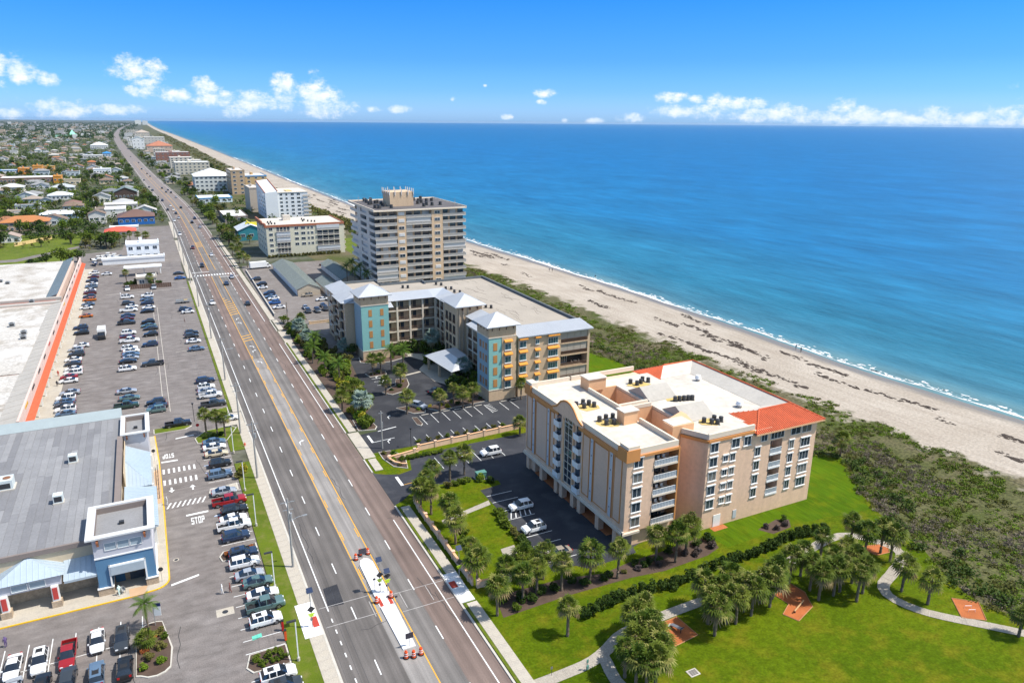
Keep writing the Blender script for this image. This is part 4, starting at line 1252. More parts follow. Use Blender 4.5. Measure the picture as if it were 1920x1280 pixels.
 fr = MB()
 for (y0, z0), (y1, z1) in zip(prof, prof[1:]):
  fr.tube([(64.02, y0, z0), (64.02, y1, z1)], .1, 4)
 fr.tube([(64.02, cy, 4.0), (64.02, cy, zs + 1.6)], .08, 4)
 for z in (4.0, 5.4, 6.8, 8.2, 9.6, 11.0, 12.4, 13.8, 15.2, 16.0):
  fr.tube([(64.02, cy - hw, z), (64.02, cy + hw, z)], .06 if z != 16.0 else .1, 4)
 for a in (45, 90, 135):
  fr.tube([(64.02, cy, 16.0), (64.02, cy + hw * math.cos(R(a)), 16 + hw * 1.2 * math.sin(R(a)))], .06, 4)
 fr.build('frame', cream, W_)
 su = MB()
 for y in (cy - hw - .35, cy + hw + .35):
  su.box(63.9, 64.2, y - .2, y + .2, 3.6, 16.3)
 su.build('pilaster', peach_dark, T)
 # small balconies left and right of it
 for yc in (108.7, 102.3 - .6):
  for z in (4.0, 6.5, 9.1, 11.8, 14.4):
   bo = MB().box(64.14, 64.2, yc - .75, yc + .75, z + .05, z + 2.1).build('balcony_door', glass, T)
   b = MB()
   b.box(63.55, 64.2, yc - .95, yc + .95, z - .3, z)
   b.box(63.5, 63.6, yc - .95, yc + .95, z, z + .85)
   b.box(63.6, 64.2, yc - .95, yc - .87, z, z + .85)
   b.box(63.6, 64.2, yc + .87, yc + .95, z, z + .85)
   b.build('balcony', white, T)
 # framed wall panels, pale strips with rosettes
 for y0, y1 in ((119.3, 121.4), (113.2, 117.7), (110.4, 111.9), (97.9, 100.2), (92.1, 96.5), (88.2, 90.4)):
  f = MB()
  for a, b, c2, d2 in ((y0, y0 + .14, 4.5, 16.0), (y1 - .14, y1, 4.5, 16.0), (y0 + .14, y1 - .14, 4.5, 4.64), (y0 + .14, y1 - .14, 15.86, 16.0)):
   f.box(64.08, 64.2, a, b, c2, d2)
  f.build('panel_frame', orange_trim, T)
  MB().box(64.15, 64.2, y0 + .15, y1 - .15, 4.65, 15.85).build('wall_panel', mat('panel_stucco', (0.66, 0.46, 0.34), 0.9, 0.08, 0.3, 2.5), T)
 for y in (118.5, 112.55, 97.2, 91.2):
  s_ = MB().box(64.02, 64.2, y - .38, y + .38, 4.4, 16.5).build('pilaster_strip', blue_strip, T)
  for z in (6.2, 9.6, 13.0, 15.6):
   MB().box(63.97, 64.02, y - .09, y + .09, z - .14, z + .14).build('rosette', mat('rosette', (0.2, 0.18, 0.18), .7), s_)
  for q in (y - .46, y + .46):
   MB().box(64.06, 64.2, q - .07, q + .07, 4.3, 16.5).build('strip_trim', orange_trim, T)
 # ---- windows, south side
 for z in FL:
  window(T, 66.4, 87.0, z + 1.35, 1.75, 1.75, 'S', 'hood')
 for z in FL:
  window(T, 81.7, 86.4, z + 1.2, 1.7, 1.75, 'S', 'hood')
 window(T, 86.4, 86.4, 15.5, 1.8, 1.75, 'S', 'hood')
 window(T, 89.1, 86.4, 15.4, 1.6, 1.75, 'S', 'hood')
 for z in FL[:4]:
  window(T, 84.4, 86.4, z + 1.35, 1.1, 1.2, 'S', 'hood')
  window(T, 86.0, 86.4, z + 1.3, 1.15, 1.45, 'S', 'hood')
  window(T, 91.75, 86.4, z + 1.15, 1.3, 1.75, 'S', 'hood')
  window(T, 99.95, 86.4, z + .95, 1.2, 1.75, 'S', 'hood')
  window(T, 103.45, 86.4, z + .8, 2.3, 1.75, 'S', 'hood', n=3)
 window(T, 93.05, 86.4, 15.25, 1.5, 1.5, 'S')
 window(T, 96.2, 86.4, 15.25, 3.2, 1.5, 'S', n=4)
 window(T, 100.7, 86.4, 15.15, 2.4, 1.5, 'S', n=2)
 window(T, 103.4, 86.4, 15.1, 2.4, 1.5, 'S', n=2)
 # balconies in the two recesses
 for x0, x1, yb, yf, rows in ((69.6, 74.4, 89.3, 86.9, FL), (94.75, 97.6, 88.6, 86.35, FL[:4])):
  for z in rows:
   s_ = MB().box(x0, x1, yf - .1, yb, z - .28, z).build('balcony', cream if x0 < 80 else white, T)
   r_ = MB()
   railing(r_, (x0 + .05, yf), (x1 - .05, yf), z, 1.05, .3)
   r_.build('railing', white, s_)
   MB().box(x0 + .06, x1 - .06, yf + .03, yf + .05, z + .14, z + .95).build('rail_panel', mat('rail_glass', (0.4, 0.43, 0.46), 0.25, .1), s_)
   gd = MB().box(x0 + .3, x1 - (1.6 if x0 < 80 else .3), yb - .06, yb, z + .05, z + 2.15).build('sliding_door', glass, s_)
   if x0 < 80:
    k = MB()
    for q in range(3):
     xx = x0 + .9 + q * 1.1
     k.box(xx - .25, xx + .25, yb - 1.2, yb - .75, z + .4, z + .46)
     k.box(xx - .25, xx + .25, yb - .78, yb - .72, z + .46, z + .9)
     k.box(xx - .04, xx + .04, yb - 1.0, yb - .9, z, z + .4)
    k.build('chairs', dark_metal if int(z) % 2 else white, s_)
 # rounded white balconies at the sea end
 for z in FL:
  b = MB()
  pts = [(106, 87.0)] + arc(106, 88.6, 1.1, -90, 90, 6, 1.6) + [(106, 90.2)]
  b.prism(pts, z - .25, z)
  for a, c2 in zip(pts[1:-1], pts[2:-1]):
   b.prism([a, c2, (c2[0] - .12, c2[1]), (a[0] - .12, a[1])], z, z + 1.0)
  b.build('sea_balcony', white, T)
 # ground-floor doors
 MB().box(75.0, 76.0, 91.9, 92.2, 0, 2.2).build('door', white, T)
 MB().box(82.9, 84.5, 86.32, 86.4, 0, 2.3).build('door', white, T)
 MB().box(87.4, 88.2, 86.32, 86.4, .6, 2.2).build('door', blue_strip, T)
 MB().sheet([(82.2, 85.0), (85.3, 85.0), (85.3, 86.3), (82.2, 86.3)], 0.02).build('door_step', paver_m, T)
 # ---- roof boxes
 for q in ((74.2, 78.2, 114.6, 117.7, 19.6), (70.8, 73.7, 97.6, 99.8, 19.6)):
  sh_ = MB().box(*q[:4], deck, q[4]).build('stair_head', peach_dark, T)
  MB().box(q[0] - .2, q[1] + .2, q[2] - .2, q[3] + .2, q[4], q[4] + .15).build('cap', roof_white, sh_)
 MB().box(76.3, 80.5, 91, 94, 18.6, 18.7).build('stair_head_roof', roof_white, T)
 for (xa, xb, yc, s_) in ((81.8, 88.3, 108.4, 3.6), (81.8, 88.2, 97.4, 3.6)):
  k = MB()
  zt = deck + 1.9
  k.face([(xa, yc - s_, deck + .05), (xb, yc - s_, deck + .05), (xb, yc, zt), (xa, yc, zt)])
  k.face([(xb, yc + s_, deck + .05), (xa, yc + s_, deck + .05), (xa, yc, zt), (xb, yc, zt)])
  k.face([(xa, yc + s_, deck + .05), (xa, yc - s_, deck + .05), (xa, yc, zt)])
  k.face([(xb, yc - s_, deck + .05), (xb, yc + s_, deck + .05), (xb, yc, zt)])
  k.build('roof_gable', roof_grey, T)
 # ---- tiled mansard round three sides: slopes with raised tile rolls
 ev, rz = 16.5, 18.55

 def slope(pts_e, pts_r, n, nm, m=red_tile, rolls=True):
  k = MB()
  A, B, C, D = [Vector(p) for p in (pts_e[0], pts_e[1], pts_r[1], pts_r[0])]
  k.face([A, B, C, D])
  if rolls:
   nn = max(2, n)
   nrm = (B - A).cross(D - A).normalized()
   if nrm.z < 0: nrm = -nrm
   for i in range(nn + 1):
    t = i / nn
    p, q = A.lerp(B, t), None
    # rolls run straight up the slope until they meet the hip or ridge
    up_ = (D - A) - (B - A).normalized() * (D - A).dot((B - A).normalized())
    lo = (p - A).dot((B - A).normalized())
    l0 = (D - A).dot((B - A).normalized())
    l1 = (C - A).dot((B - A).normalized())
    LL = (B - A).length
    f = 1.0
    if lo < l0: f = lo / l0
    elif lo > l1: f = (LL - lo) / (LL - l1)
    q = p + up_ * max(0.02, f)
    k.tube([p + nrm * .05, q + nrm * .05], .09, 5)
  return k.build(nm, m, T)
 slope([(90.4, 85.6, ev), (107.0, 85.6, ev)], [(95.3, 90.5, rz), (103.2, 90.5, rz)], 38, 'tile_slope')
 slope([(107.0, 85.6, ev), (107.0, 122.8, ev)], [(103.2, 90.5, rz), (103.2, 118.4, rz)], 80, 'tile_slope')
 slope([(107.0, 122.8, ev), (90.4, 122.8, ev)], [(103.2, 118.4, rz), (95.3, 118.4, rz)], 38, 'tile_slope')
 slope([(91.6, 94.0, deck + .05), (90.4, 85.6, ev + .02)], [(95.25, 90.55, rz), (95.25, 90.5, rz)], 18, 'tile_slope')
 slope([(90.4, 122.8, ev + .02), (91.6, 114.4, deck + .05)], [(95.25, 118.4, rz), (95.25, 118.35, rz)], 18, 'tile_slope')
 slope([(91.6, 94.0, deck + .04), (99.6, 94.2, deck + .04)], [(95.3, 90.5, rz), (103.2, 90.5, rz)], 0, 'inner_slope', roof_white, False)
 slope([(99.6, 94.2, deck + .04), (99.6, 114.6, deck + .04)], [(103.2, 90.5, rz), (103.2, 118.4, rz)], 0, 'inner_slope', mat('ribbed_membrane', (0.5, 0.46, 0.4), 0.8, 0.12, 0.3, 2), False)
 slope([(99.6, 114.6, deck + .04), (91.6, 114.4, deck + .04)], [(103.2, 118.4, rz), (95.3, 118.4, rz)], 0, 'inner_slope', roof_white, False)
 rd = MB()
 rd.tube([(95.3, 90.5, rz + .08), (103.2, 90.5, rz + .08), (103.2, 118.4, rz + .08), (95.3, 118.4, rz + .08)], .16, 6)
 rd.tube([(90.4, 85.6, ev + .1), (95.3, 90.5, rz + .08)], .13, 6)
 rd.tube([(107, 85.6, ev + .1), (103.2, 90.5, rz + .08)], .13, 6)
 rd.build('ridge_tiles', red_tile, T)
 ef = MB().box(90.4, 107, 85.55, 85.75, ev - .3, ev - .02).box(106.85, 107.05, 85.6, 122.8, ev - .3, ev - .02)
 ef.build('eave_fascia', peach_dark, T)
 MB().sheet([(90.4, 85.75), (106.85, 85.75), (106.85, 122.6), (106, 122.6), (106, 86.4), (90.4, 86.4)], ev - .28).build('soffit', cream, T)
 # stained service pads round the condensers
 for x, y, a, b in ((69.3, 107.6, 2.6, 2.0), (69.2, 99.8, 2.6, 2.2), (85.6, 113.8, 3.0, 1.6), (87.6, 104.3, 2.6, 2.0), (85.6, 92.3, 2.6, 1.8)):
  pts = [(x + a * math.cos(q * .7) * rnd.uniform(.6, 1.1), y + b * math.sin(q * .7) * rnd.uniform(.6, 1.1)) for q in range(9)]
  MB().sheet(pts, deck + .05).build('stained_pad', tan_stain, T)
 return T


build_peach()
condensers([(67.8, 108.8), (68.8, 107.6), (70.4, 108.5), (70.8, 107.3), (69.6, 109.3)], 17.24, 'in the cluster behind the arched gable', 'roof air conditioners, north cluster')
condensers([(67.9, 101), (69.4, 101.2), (70.8, 101.1), (68.2, 99.2), (69.6, 98.9)], 17.24, 'in the cluster beside the small stair head', 'roof air conditioners, west cluster')
condensers([(84.4, 114.9), (85.1, 113.6), (86.4, 114.1), (87.6, 115.2), (88.3, 114.2)], 17.21, 'in the cluster by the far red hip', 'roof air conditioners, far cluster')
condensers([(86.5, 103.2), (87.4, 103.0), (88.3, 102.8), (89.2, 102.6), (89.9, 102.3)], 17.21, 'in the row between the grey roof gables', 'roof air conditioners, middle row')
condensers([(84.5, 92.6), (85.4, 91.6), (86.9, 92.7), (87.6, 91.7), (86.2, 91.0)], 17.21, 'in the cluster nearest the south parapet', 'roof air conditioners, south cluster')
for x, y, s_ in ((98.2, 110.5, .8), (95.6, 95.6, .9)):
 t = thing('roof_fan', 'round white exhaust fan on the peach roof, %s' % ('farther one' if y > 100 else 'nearer one'), 'fan', (x, y, 17.2), 0, 'roof exhaust fans')
 MB().cyl(0, 0, 0, .5, s_ * .5, 12).build('base', roof_grey, t, False)
 MB().cyl(0, 0, .5, 1.2, s_ * .85, 14, s_ * .6).build('hood', white, t, False)

# ------------------------------------------------------------------ resort with blue metal roofs
tan = mat('tan_stucco', (0.56, 0.41, 0.265), 0.88, 0.14, 0.9, 2, streak=True)
teal = mat('teal_siding', (0.23, 0.46, 0.42), 0.7, 0.06, 0.3, 2)
blue_side = mat('blue_grey_siding', (0.25, 0.36, 0.42), 0.7, 0.06, 0.3, 2)
metal_roof = mat('blue_metal_roof', (0.55, 0.565, 0.585), 0.45, 0.08, 0.4, 3, metal=0.35)
shutter = mat('orange_shutter', (0.46, 0.22, 0.07), 0.75, 0.1)
awning_m = mat('orange_awning', (0.66, 0.27, 0.04), 0.8, 0.1)
gravel_roof = mat('gravel_roof', (0.36, 0.315, 0.26), 0.95, 0.16, 0.15, 3)
parapet_grey = mat('slate_parapet', (0.12, 0.135, 0.145), 0.8, 0.15)
brown_rail = mat('brown_rail', (0.16, 0.09, 0.06), 0.7, 0.2)
screen_m = mat('beige_screen', (0.4, 0.345, 0.285), 0.8, 0.1, 0.4, 2)
cav = mat('shaded_room', (0.045, 0.035, 0.03), 0.9, 0.3)  # dark colour standing in for the shade inside rooms


def seams(mb, a, b, c, d, step=0.5, m=0):
 """standing-seam sheet: quad a-b (eave) c-d (ridge) with raised ribs running up the slope"""
 A, B, C, D = [Vector(p) for p in (a, b, c, d)]
 mb.face([A, B, C, D], m)
 nrm = (B - A).cross(D - A).normalized()
 if nrm.z < 0: nrm = -nrm
 e = (B - A).normalized()
 LL = (B - A).length
 up_ = (D - A) - e * (D - A).dot(e)
 l0, l1 = (D - A).dot(e), (C - A).dot(e)
 n = int(LL / step)
 for i in range(1, n):
  lo = LL * i / n
  f = 1.0
  if l0 > .01 and lo < l0: f = lo / l0
  elif LL - l1 > .01 and lo > l1: f = (LL - lo) / (LL - l1)
  if f < .06: continue
  p = A + e * lo
  q = p + up_ * f
  w = e * .025
  h = nrm * .06
  mb.face([p - w + h, p + w + h, q + w + h, q - w + h], m)
  mb.face([p - w, p - w + h, q - w + h, q - w], m)
  mb.face([p + w + h, p + w, q + w, q + w + h], m)


def hip_roof(parent, x0, x1, y0, y1, ze, zp, m, name='roof', step=.5, thick=.22):
 mb = MB()
 cx, cy = (x0 + x1) / 2, (y0 + y1) / 2
 if (x1 - x0) >= (y1 - y0):
  h = (y1 - y0) / 2
  r0, r1 = (x0 + h, cy, zp), (x1 - h, cy, zp)
  seams(mb, (x0, y0, ze), (x1, y0, ze), r1, r0, step)
  seams(mb, (x1, y1, ze), (x0, y1, ze), r0, r1, step)
  seams(mb, (x0, y1, ze), (x0, y0, ze), r0, r0, step)
  seams(mb, (x1, y0, ze), (x1, y1, ze), r1, r1, step)
 else:
  h = (x1 - x0) / 2
  r0, r1 = (cx, y0 + h, zp), (cx, y1 - h, zp)
  seams(mb, (x0, y1, ze), (x0, y0, ze), r0, r1, step)
  seams(mb, (x1, y0, ze), (x1, y1, ze), r1, r0, step)
  seams(mb, (x0, y0, ze), (x1, y0, ze), r0, r0, step)
  seams(mb, (x1, y1, ze), (x0, y1, ze), r1, r1, step)
 mb.box(x0 + .05, x1 - .05, y0 + .05, y1 - .05, ze - thick, ze - .02)
 return mb.build(name, m, parent)


def tower(T, x0, x1, y0, y1, zb, ze, zp, lower, over=.95):
 w = MB().box(x0, x1, y0, y1, 2.9, zb)
 w.build('tower_wall', lower, T)
 MB().box(x0 - .02, x1 + .02, y0 - .02, y1 + .02, 0, 2.9).build('tower_base', tan, T)
 MB().box(x0 - .02, x1 + .02, y0 - .02, y1 + .02, zb + .28, ze - .2).build('tower_top', tan, T)
 MB().box(x0 - .12, x1 + .12, y0 - .12, y1 + .12, zb, zb + .28).build('band', cream, T)
 MB().box(x0 - .1, x1 + .1, y0 - .1, y1 + .1, 2.8, 3.0).build('band', cream, T)
 for f in (.12, .38, .64, .9):
  k = MB()
  k.box(x0 + (x1 - x0) * f - .09, x0 + (x1 - x0) * f + .09, y0 - .75, y0, ze - .42, ze - .24)
  k.box(x0 + (x1 - x0) * f - .09, x0 + (x1 - x0) * f + .09, y0 - .2, y0, ze - 1.2, ze - .42)
  k.build('bracket', brown_rail, T)
  k = MB()
  k.box(x0 - .75, x0, y0 + (y1 - y0) * f - .09, y0 + (y1 - y0) * f + .09, ze - .42, ze - .24)
  k.box(x0 - .2, x0, y0 + (y1 - y0) * f - .09, y0 + (y1 - y0) * f + .09, ze - 1.2, ze - .42)
  k.build('bracket', brown_rail, T)
 hip_roof(T, x0 - over, x1 + over, y0 - over, y1 + over, ze, zp, metal_roof, 'tower_roof')


def awning(T, x, y, zt, w, d=.75, h=.75):
 k = MB()
 k.face([(x - w / 2, y - .03, zt), (x + w / 2, y - .03, zt), (x + w / 2, y - d, zt - h * .55), (x - w / 2, y - d, zt - h * .55)])
 k.face([(x - w / 2, y - d, zt - h * .55), (x + w / 2, y - d, zt - h * .55), (x + w / 2, y - d, zt - h * .8), (x - w / 2, y - d, zt - h * .8)])
 for s_ in (-1, 1):
  k.face([(x + s_ * w / 2, y - .03, zt), (x + s_ * w / 2, y - d, zt - h * .55), (x + s_ * w / 2, y - d, zt - h * .8), (x + s_ * w / 2, y - .03, zt - h * .8)])
 k.build('awning', awning_m, T)


RF = [2.95, 6.25, 9.55, 12.85]


def gallery(T, p, q, depth_dir, zs, ztop, bays, rail_m=brown_rail, dep=1.9, first=True):
 """open corridor storeys: back wall, slabs, columns, rails, doors along the line p-q"""
 a, b = Vector((*p, 0)), Vector((*q, 0))
 d = b - a
 n = Vector((*depth_dir, 0)) * dep

 def quadprism(mb, s, e, off0, off1, z0, z1):
  pts = [s + off0, e + off0, e + off1, s + off1]
  mb.prism([(v.x, v.y) for v in pts], z0, z1)
 nn = n.normalized()
 bk = MB()
 quadprism(bk, a, b, n, n + nn * .3, 0, ztop)
 bk.build('corridor_wall', tan, T)
 for z in zs:
  s_ = MB()
  quadprism(s_, a, b, -nn * .05, n, z - .38, z)
  so_ = s_.build('corridor_slab', cream, T)
  r_ = MB()
  railing(r_, (a + nn * .1)[:2], (b + nn * .1)[:2], z, 1.05, .22, r=.035)
  r_.build('railing', rail_m, so_)
 for i in range(bays + 1):
  c = a + d * (i / bays)
  e = d.normalized() * .28
  k = MB()
  quadprism(k, c - e, c + e, -nn * .12, nn * .35, 0, ztop)
  k.build('column', cream, T)
 for i in range(bays):
  for z in [0] + list(zs):
   c = a + d * ((i + .5) / bays)
   e = d.normalized() * .55
   k = MB()
   quadprism(k, c - e, c + e, n - nn * .04, n, z + .05, z + 2.15)
   k.build('door', glass if (i + int(z)) % 2 else mat('dark_door', (0.09, .07, .06), .6), T)
   c = a + d * ((i + .12) / bays)
   k = MB()
   quadprism(k, c, c + e * 1.4, n - nn * .05, n, z + .9, z + 2.1)
   k.build('window', glass, T)


def build_resort():
 T = thing('resort_building', 'tan U-shaped resort with teal corner towers and pale metal roofs', 'building', (85, 190, 0))
 # long beach block and south wing
 b = MB()
 b.box(80.6, 93.1, 158, 166, 0, 16.0)
 b.box(93.1, 102.0, 160.8, 166, 0, 16.0)
 b.box(101.3, 102.0, 158, 160.8, 0, 16.0)
 b.box(80.6, 102.0, 166, 228, 0, 16.0)
 b.box(62, 80.6, 212.6, 230, 0, 16.0)
 b.box(50.4, 62.0, 212.0, 238, 0, 16.0)
 b.box(79.6, 80.6, 168, 212.6, 0, 16.0)
 b.build('wall', tan, T)
 r = MB()
 r.box(81, 101.6, 163.4, 227.6, 16.0, 16.25)
 r.box(66, 81, 214.5, 229.6, 16.0, 16.25)
 r.box(55, 66, 222, 237, 16.0, 16.25)
 r.build('roof_deck', gravel_roof, T)
 cr = MB()
 for k in range(26):
  x, y = rnd.uniform(83, 99), rnd.uniform(168, 224)
  pts = [(x, y)]
  for q in range(6):
   x += rnd.uniform(-.6, .6)
   y += rnd.uniform(.6, 1.6)
   pts.append((x, y))
  cr.tube([(px, min(py, 227), 16.255) for px, py in pts], .035, 4)
 cr.build('roof_cracks', mat('tar_crack', (.08, .07, .06), .9), T)
 p = MB()
 p.box(101.6, 102.1, 163.4, 228.1, 16.0, 17.0)
 p.box(80.6, 101.6, 227.6, 228.1, 16.0, 17.0)
 p.box(80.2, 80.7, 226.5, 230, 16.0, 17.0)
 p.box(66, 80.2, 229.6, 230.1, 16.0, 17.0)
 p.box(55, 66, 237, 237.5, 16.0, 17.0)
 p.build('parapet', parapet_grey, T)
 # metal roof strips
 m1 = MB()
 seams(m1, (80.4, 157.3, 16.15), (102.7, 157.3, 16.15), (102.0, 163.4, 17.5), (80.4, 163.4, 17.5), .42)
 m1.face([(102.7, 157.3, 16.15), (102.0, 163.4, 16.15), (102.0, 163.4, 17.5)])
 m1.box(80.4, 102.6, 157.35, 158, 15.9, 16.12)
 m1.build('roof_strip', metal_roof, T)
 m2 = MB()
 seams(m2, (61.5, 208.4, 16.0), (77.0, 208.4, 16.0), (82.0, 214.0, 17.4), (61.5, 214.0, 17.4), .45)
 seams(m2, (77.0, 208.4, 16.0), (77.0, 195.0, 16.0), (82.0, 195.0, 17.4), (82.0, 214.0, 17.4), .45)
 m2.face([(61.5, 214, 17.4), (82, 214, 17.4), (82, 214, 16), (61.5, 214, 16)])
 m2.face([(82, 195, 17.4), (82, 214, 17.4), (82, 214, 16), (82, 195, 16)])
 m2.build('roof_strip', metal_roof, T)
 m3 = MB()
 seams(m3, (77.2, 184.5, 15.6), (77.2, 166.0, 15.6), (82, 166.0, 17.2), (82, 184.5, 17.2), .45)
 seams(m3, (75.4, 180.0, 14.6), (75.4, 172.5, 14.6), (79.0, 173.5, 15.9), (79.0, 179.5, 15.9), .45)
 seams(m3, (75.4, 172.5, 14.6), (79.5, 172.5, 14.6), (79.5, 174.0, 15.9), (78.5, 174.0, 15.9), .45)
 m3.build('roof_strip', metal_roof, T)
 m4 = MB()
 seams(m4, (49.6, 238.5, 15.9), (49.6, 211.2, 15.9), (55.0, 212.5, 17.6), (55.0, 237.5, 17.6), .45)
 seams(m4, (48.6, 224.0, 16.0), (48.6, 212.0, 16.0), (52.6, 215.5, 17.5), (52.6, 220.5, 17.5), .45)
 seams(m4, (48.6, 212.0, 16.0), (53.6, 210.4, 16.0), (53.6, 214.0, 17.5), (52.6, 215.5, 17.5), .45)
 m4.face([(55, 212.5, 17.6), (55, 237.5, 17.6), (55, 237.5, 16), (55, 212.5, 16)])
 m4.build('roof_strip', metal_roof, T)
 m5 = MB()
 seams(m5, (60.9, 205.5, 14.9), (62.9, 205.5, 14.9), (62.9, 208.6, 15.9), (61.0, 208.6, 15.9), .45)
 m5.build('roof_strip', metal_roof, T)
 m6 = MB()
 for yy in (180, 212):
  seams(m6, (104.9, yy, 15.2), (104.9, yy + 12, 15.2), (102.1, yy + 12, 16.3), (102.1, yy, 16.3), .45)
 m6.build('roof_strip', metal_roof, T)
 # towers
 tower(T, 72.4, 79.9, 158.0, 165.2, 16.6, 19.7, 22.3, teal)
 tower(T, 52.5, 60.7, 203.6, 211.5, 16.5, 19.5, 22.2, teal)
 MB().box(72.34, 72.4, 158.3, 165.0, 3.1, 16.55).build('siding', blue_side, T)
 MB().box(52.44, 52.5, 203.9, 211.3, 3.1, 16.45).build('siding', blue_side, T)
 # middle tower over the entrance
 MB().box(75, 82.6, 185.0, 195.0, 0, 18.3).build('tower_wall', tan, T)
 for x in (75.6, 76.8, 78.2):
  MB().box(x - .18, x + .18, 184.75, 185.0, 3.8, 17.6).build('fluting', mat('shaded_rib', (.4, .32, .24), .85), T)
 for y in (187.5, 190.3, 193.0):
  for z in RF:
   k = MB().box(74.9, 75.0, y - .8, y + .8, z + .2, z + 2.7).build('opening', cav, T)  # dark panel on the wall, painted as a shaded opening
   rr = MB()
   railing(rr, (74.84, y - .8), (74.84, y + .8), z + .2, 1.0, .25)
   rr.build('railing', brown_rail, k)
 for f in (.2, .5, .8):
  MB().box(75 + 7.6 * f - .1, 75 + 7.6 * f + .1, 184.3, 185, 17.2, 18.0).build('bracket', brown_rail, T)
 hip_roof(T, 74.0, 83.6, 184.0, 196.0, 18.45, 21.0, metal_roof, 'tower_roof')
 # galleries round the court
 gallery(T, (61.0, 209.2), (77.4, 209.2), (0, 1), RF, 15.9, 4)
 gallery(T, (77.6, 209.0), (77.6, 195.2), (1, 0), RF, 15.9, 4)
 gallery(T, (77.9, 184.8), (77.9, 165.4), (1, 0), RF, 15.4, 5)
 # south face: shutters, awnings and windows
 for zc_ in (14.3, 11.1, 7.9, 4.7):
  for x in (74.15,):
   MB().box(x - .55, x + .55, 157.93, 158, zc_ - 1.0, zc_ + 1.0).build('shutter', shutter, T)
  for x in (55.15, 58.65):
   MB().box(x - .5, x + .5, 203.53, 203.6, zc_ - 1.0, zc_ + 1.0).build('shutter', shutter, T)
  for y in (159.5, 163.0):
   MB().box(72.26, 72.34, y - .5, y + .5, zc_ - .9, zc_ + .9).build('shutter', mat('brown_shutter', (.3, .16, .08), .75), T)
  MB().box(72.3, 72.34, 160.9, 161.7, zc_ - .9, zc_ + .9).build('shutter', shutter, T)
 MB().box(75.95, 80.0, 157.9, 157.98, 3.0, 16.5).build('wall_facing', tan, T)
 for i, zt in enumerate((15.75, 12.35, 9.0, 5.7)):
  zc_ = zt - 1.75
  for x, w in ((77.65, 1.75), (81.95, 1.9), (86.1, 1.1), (90.75, 2.9)):
   yy = 157.9 if x < 80 else 158.0
   window(T, x, yy, zc_ if w > 1.2 else zc_ + .2, w, 1.7 if w > 1.2 else 1.2, 'S', 'sill', n=2 if w < 2.5 else 4, gm=teal_glass)
   awning(T, x, yy, zt + .2, w + .5)
 # sea-side porches: screened bays
 for i, z in enumerate(RF):
  s_ = MB().box(93.1, 101.3, 157.9, 160.8, z - .3, z).build('porch_slab', tan, T)
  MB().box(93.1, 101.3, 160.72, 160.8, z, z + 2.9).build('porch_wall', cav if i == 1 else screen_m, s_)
  if i != 1:
   for q in range(4):
    MB().box(93.2 + q * 2.03, 95.15 + q * 2.03, 158.2, 158.25, z + (1.0 if i > 1 else .1), z + 2.9).build('screen', screen_m, s_)
  else:
   window(T, 95.2, 160.7, z + 1.3, 2.6, 2.2, 'S', n=4)
   k = MB().cyl(98.5, 159.4, z, z + .72, .05, 6).cyl(98.5, 159.4, z + .72, z + .78, .55, 10)
   for q in (-.9, .9):
    k.box(98.5 + q - .25, 98.5 + q + .25, 159.2, 159.7, z + .4, z + .46).box(98.5 + q * 1.25 - .05, 98.5 + q * 1.25 + .05, 159.2, 159.7, z, z + .95)
   k.build('porch_furniture', cream, s_)
  rr = MB()
  railing(rr, (93.2, 158.02), (101.2, 158.02), z, 1.0, .2, r=.03)
  rr.build('railing', brown_rail, s_)
 # street face of the north wing: dark bays and balconies
 for y in (214.5, 218.5, 222.5, 226.5, 230.5, 235.0):
  for z in RF:
   if int(y) in (218, 226):
    k = MB().box(48.9, 50.4, y - 1.7, y + 1.7, z - .25, z).build('balcony', cream, T)
    rr = MB()
    railing(rr, (48.95, y - 1.65), (48.95, y + 1.65), z, 1.0, .25)
    rr.build('railing', brown_rail, k)
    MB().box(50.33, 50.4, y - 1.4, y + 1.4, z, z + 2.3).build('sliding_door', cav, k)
   else:
    window(T, 50.4, y, z + 1.5, 1.5, 1.6, 'W', 'sill', gm=glass)
 for y in (212.4, 220.4, 228.6):
  MB().box(49.8, 50.4, y - .25, y + .25, 0, 15.8).build('pilaster', tan, T)
 # entrance canopy
 c = MB()
 seams(c, (66.4, 189.5, 4.0), (68.0, 172.4, 4.0), (72.0, 178.0, 5.9), (71.6, 186.5, 5.9), .5)
 seams(c, (68.0, 172.4, 4.0), (75.0, 174.5, 4.0), (75.0, 178.2, 5.9), (72.0, 178.0, 5.9), .5)
 seams(c, (75.0, 192.5, 4.0), (66.4, 189.5, 4.0), (71.6, 186.5, 5.9), (75.0, 187.0, 5.9), .5)
 seams(c, (71.6, 186.5, 5.9), (72.0, 178.0, 5.9), (75.0, 178.2, 6.0), (75.0, 187.0, 6.0), .5)
 c.build('canopy_roof', metal_roof, T)
 for x, y in ((67.4, 188.3), (68.8, 174.0), (74.0, 175.0), (67.8, 181)):
  MB().box(x - .3, x + .3, y - .3, y + .3, 0, 3.95).build('canopy_column', tan, T)
 return T


build_resort()
condensers([(71.7, 223.5), (73.2, 222.8), (83.3, 223.8), (84.5, 222.1), (83.7, 216), (85.3, 215.3), (84.5, 210.6), (85.8, 209.2), (85.4, 188.5), (86.6, 187.4)], 16.25, 'on the gravel roof, counted from the far end', 'resort roof air conditioners')

# ------------------------------------------------------------------ tall slab block
sand = mat('sand_stucco', (0.6, 0.43, 0.28), 0.88, 0.14, 0.7, 2, streak=True)
rail_white = mat('balcony_white', (0.6, 0.555, 0.5), 0.6, 0.07)
shut_white = mat('storm_shutter', (0.6, 0.58, 0.56), 0.5, 0.06)


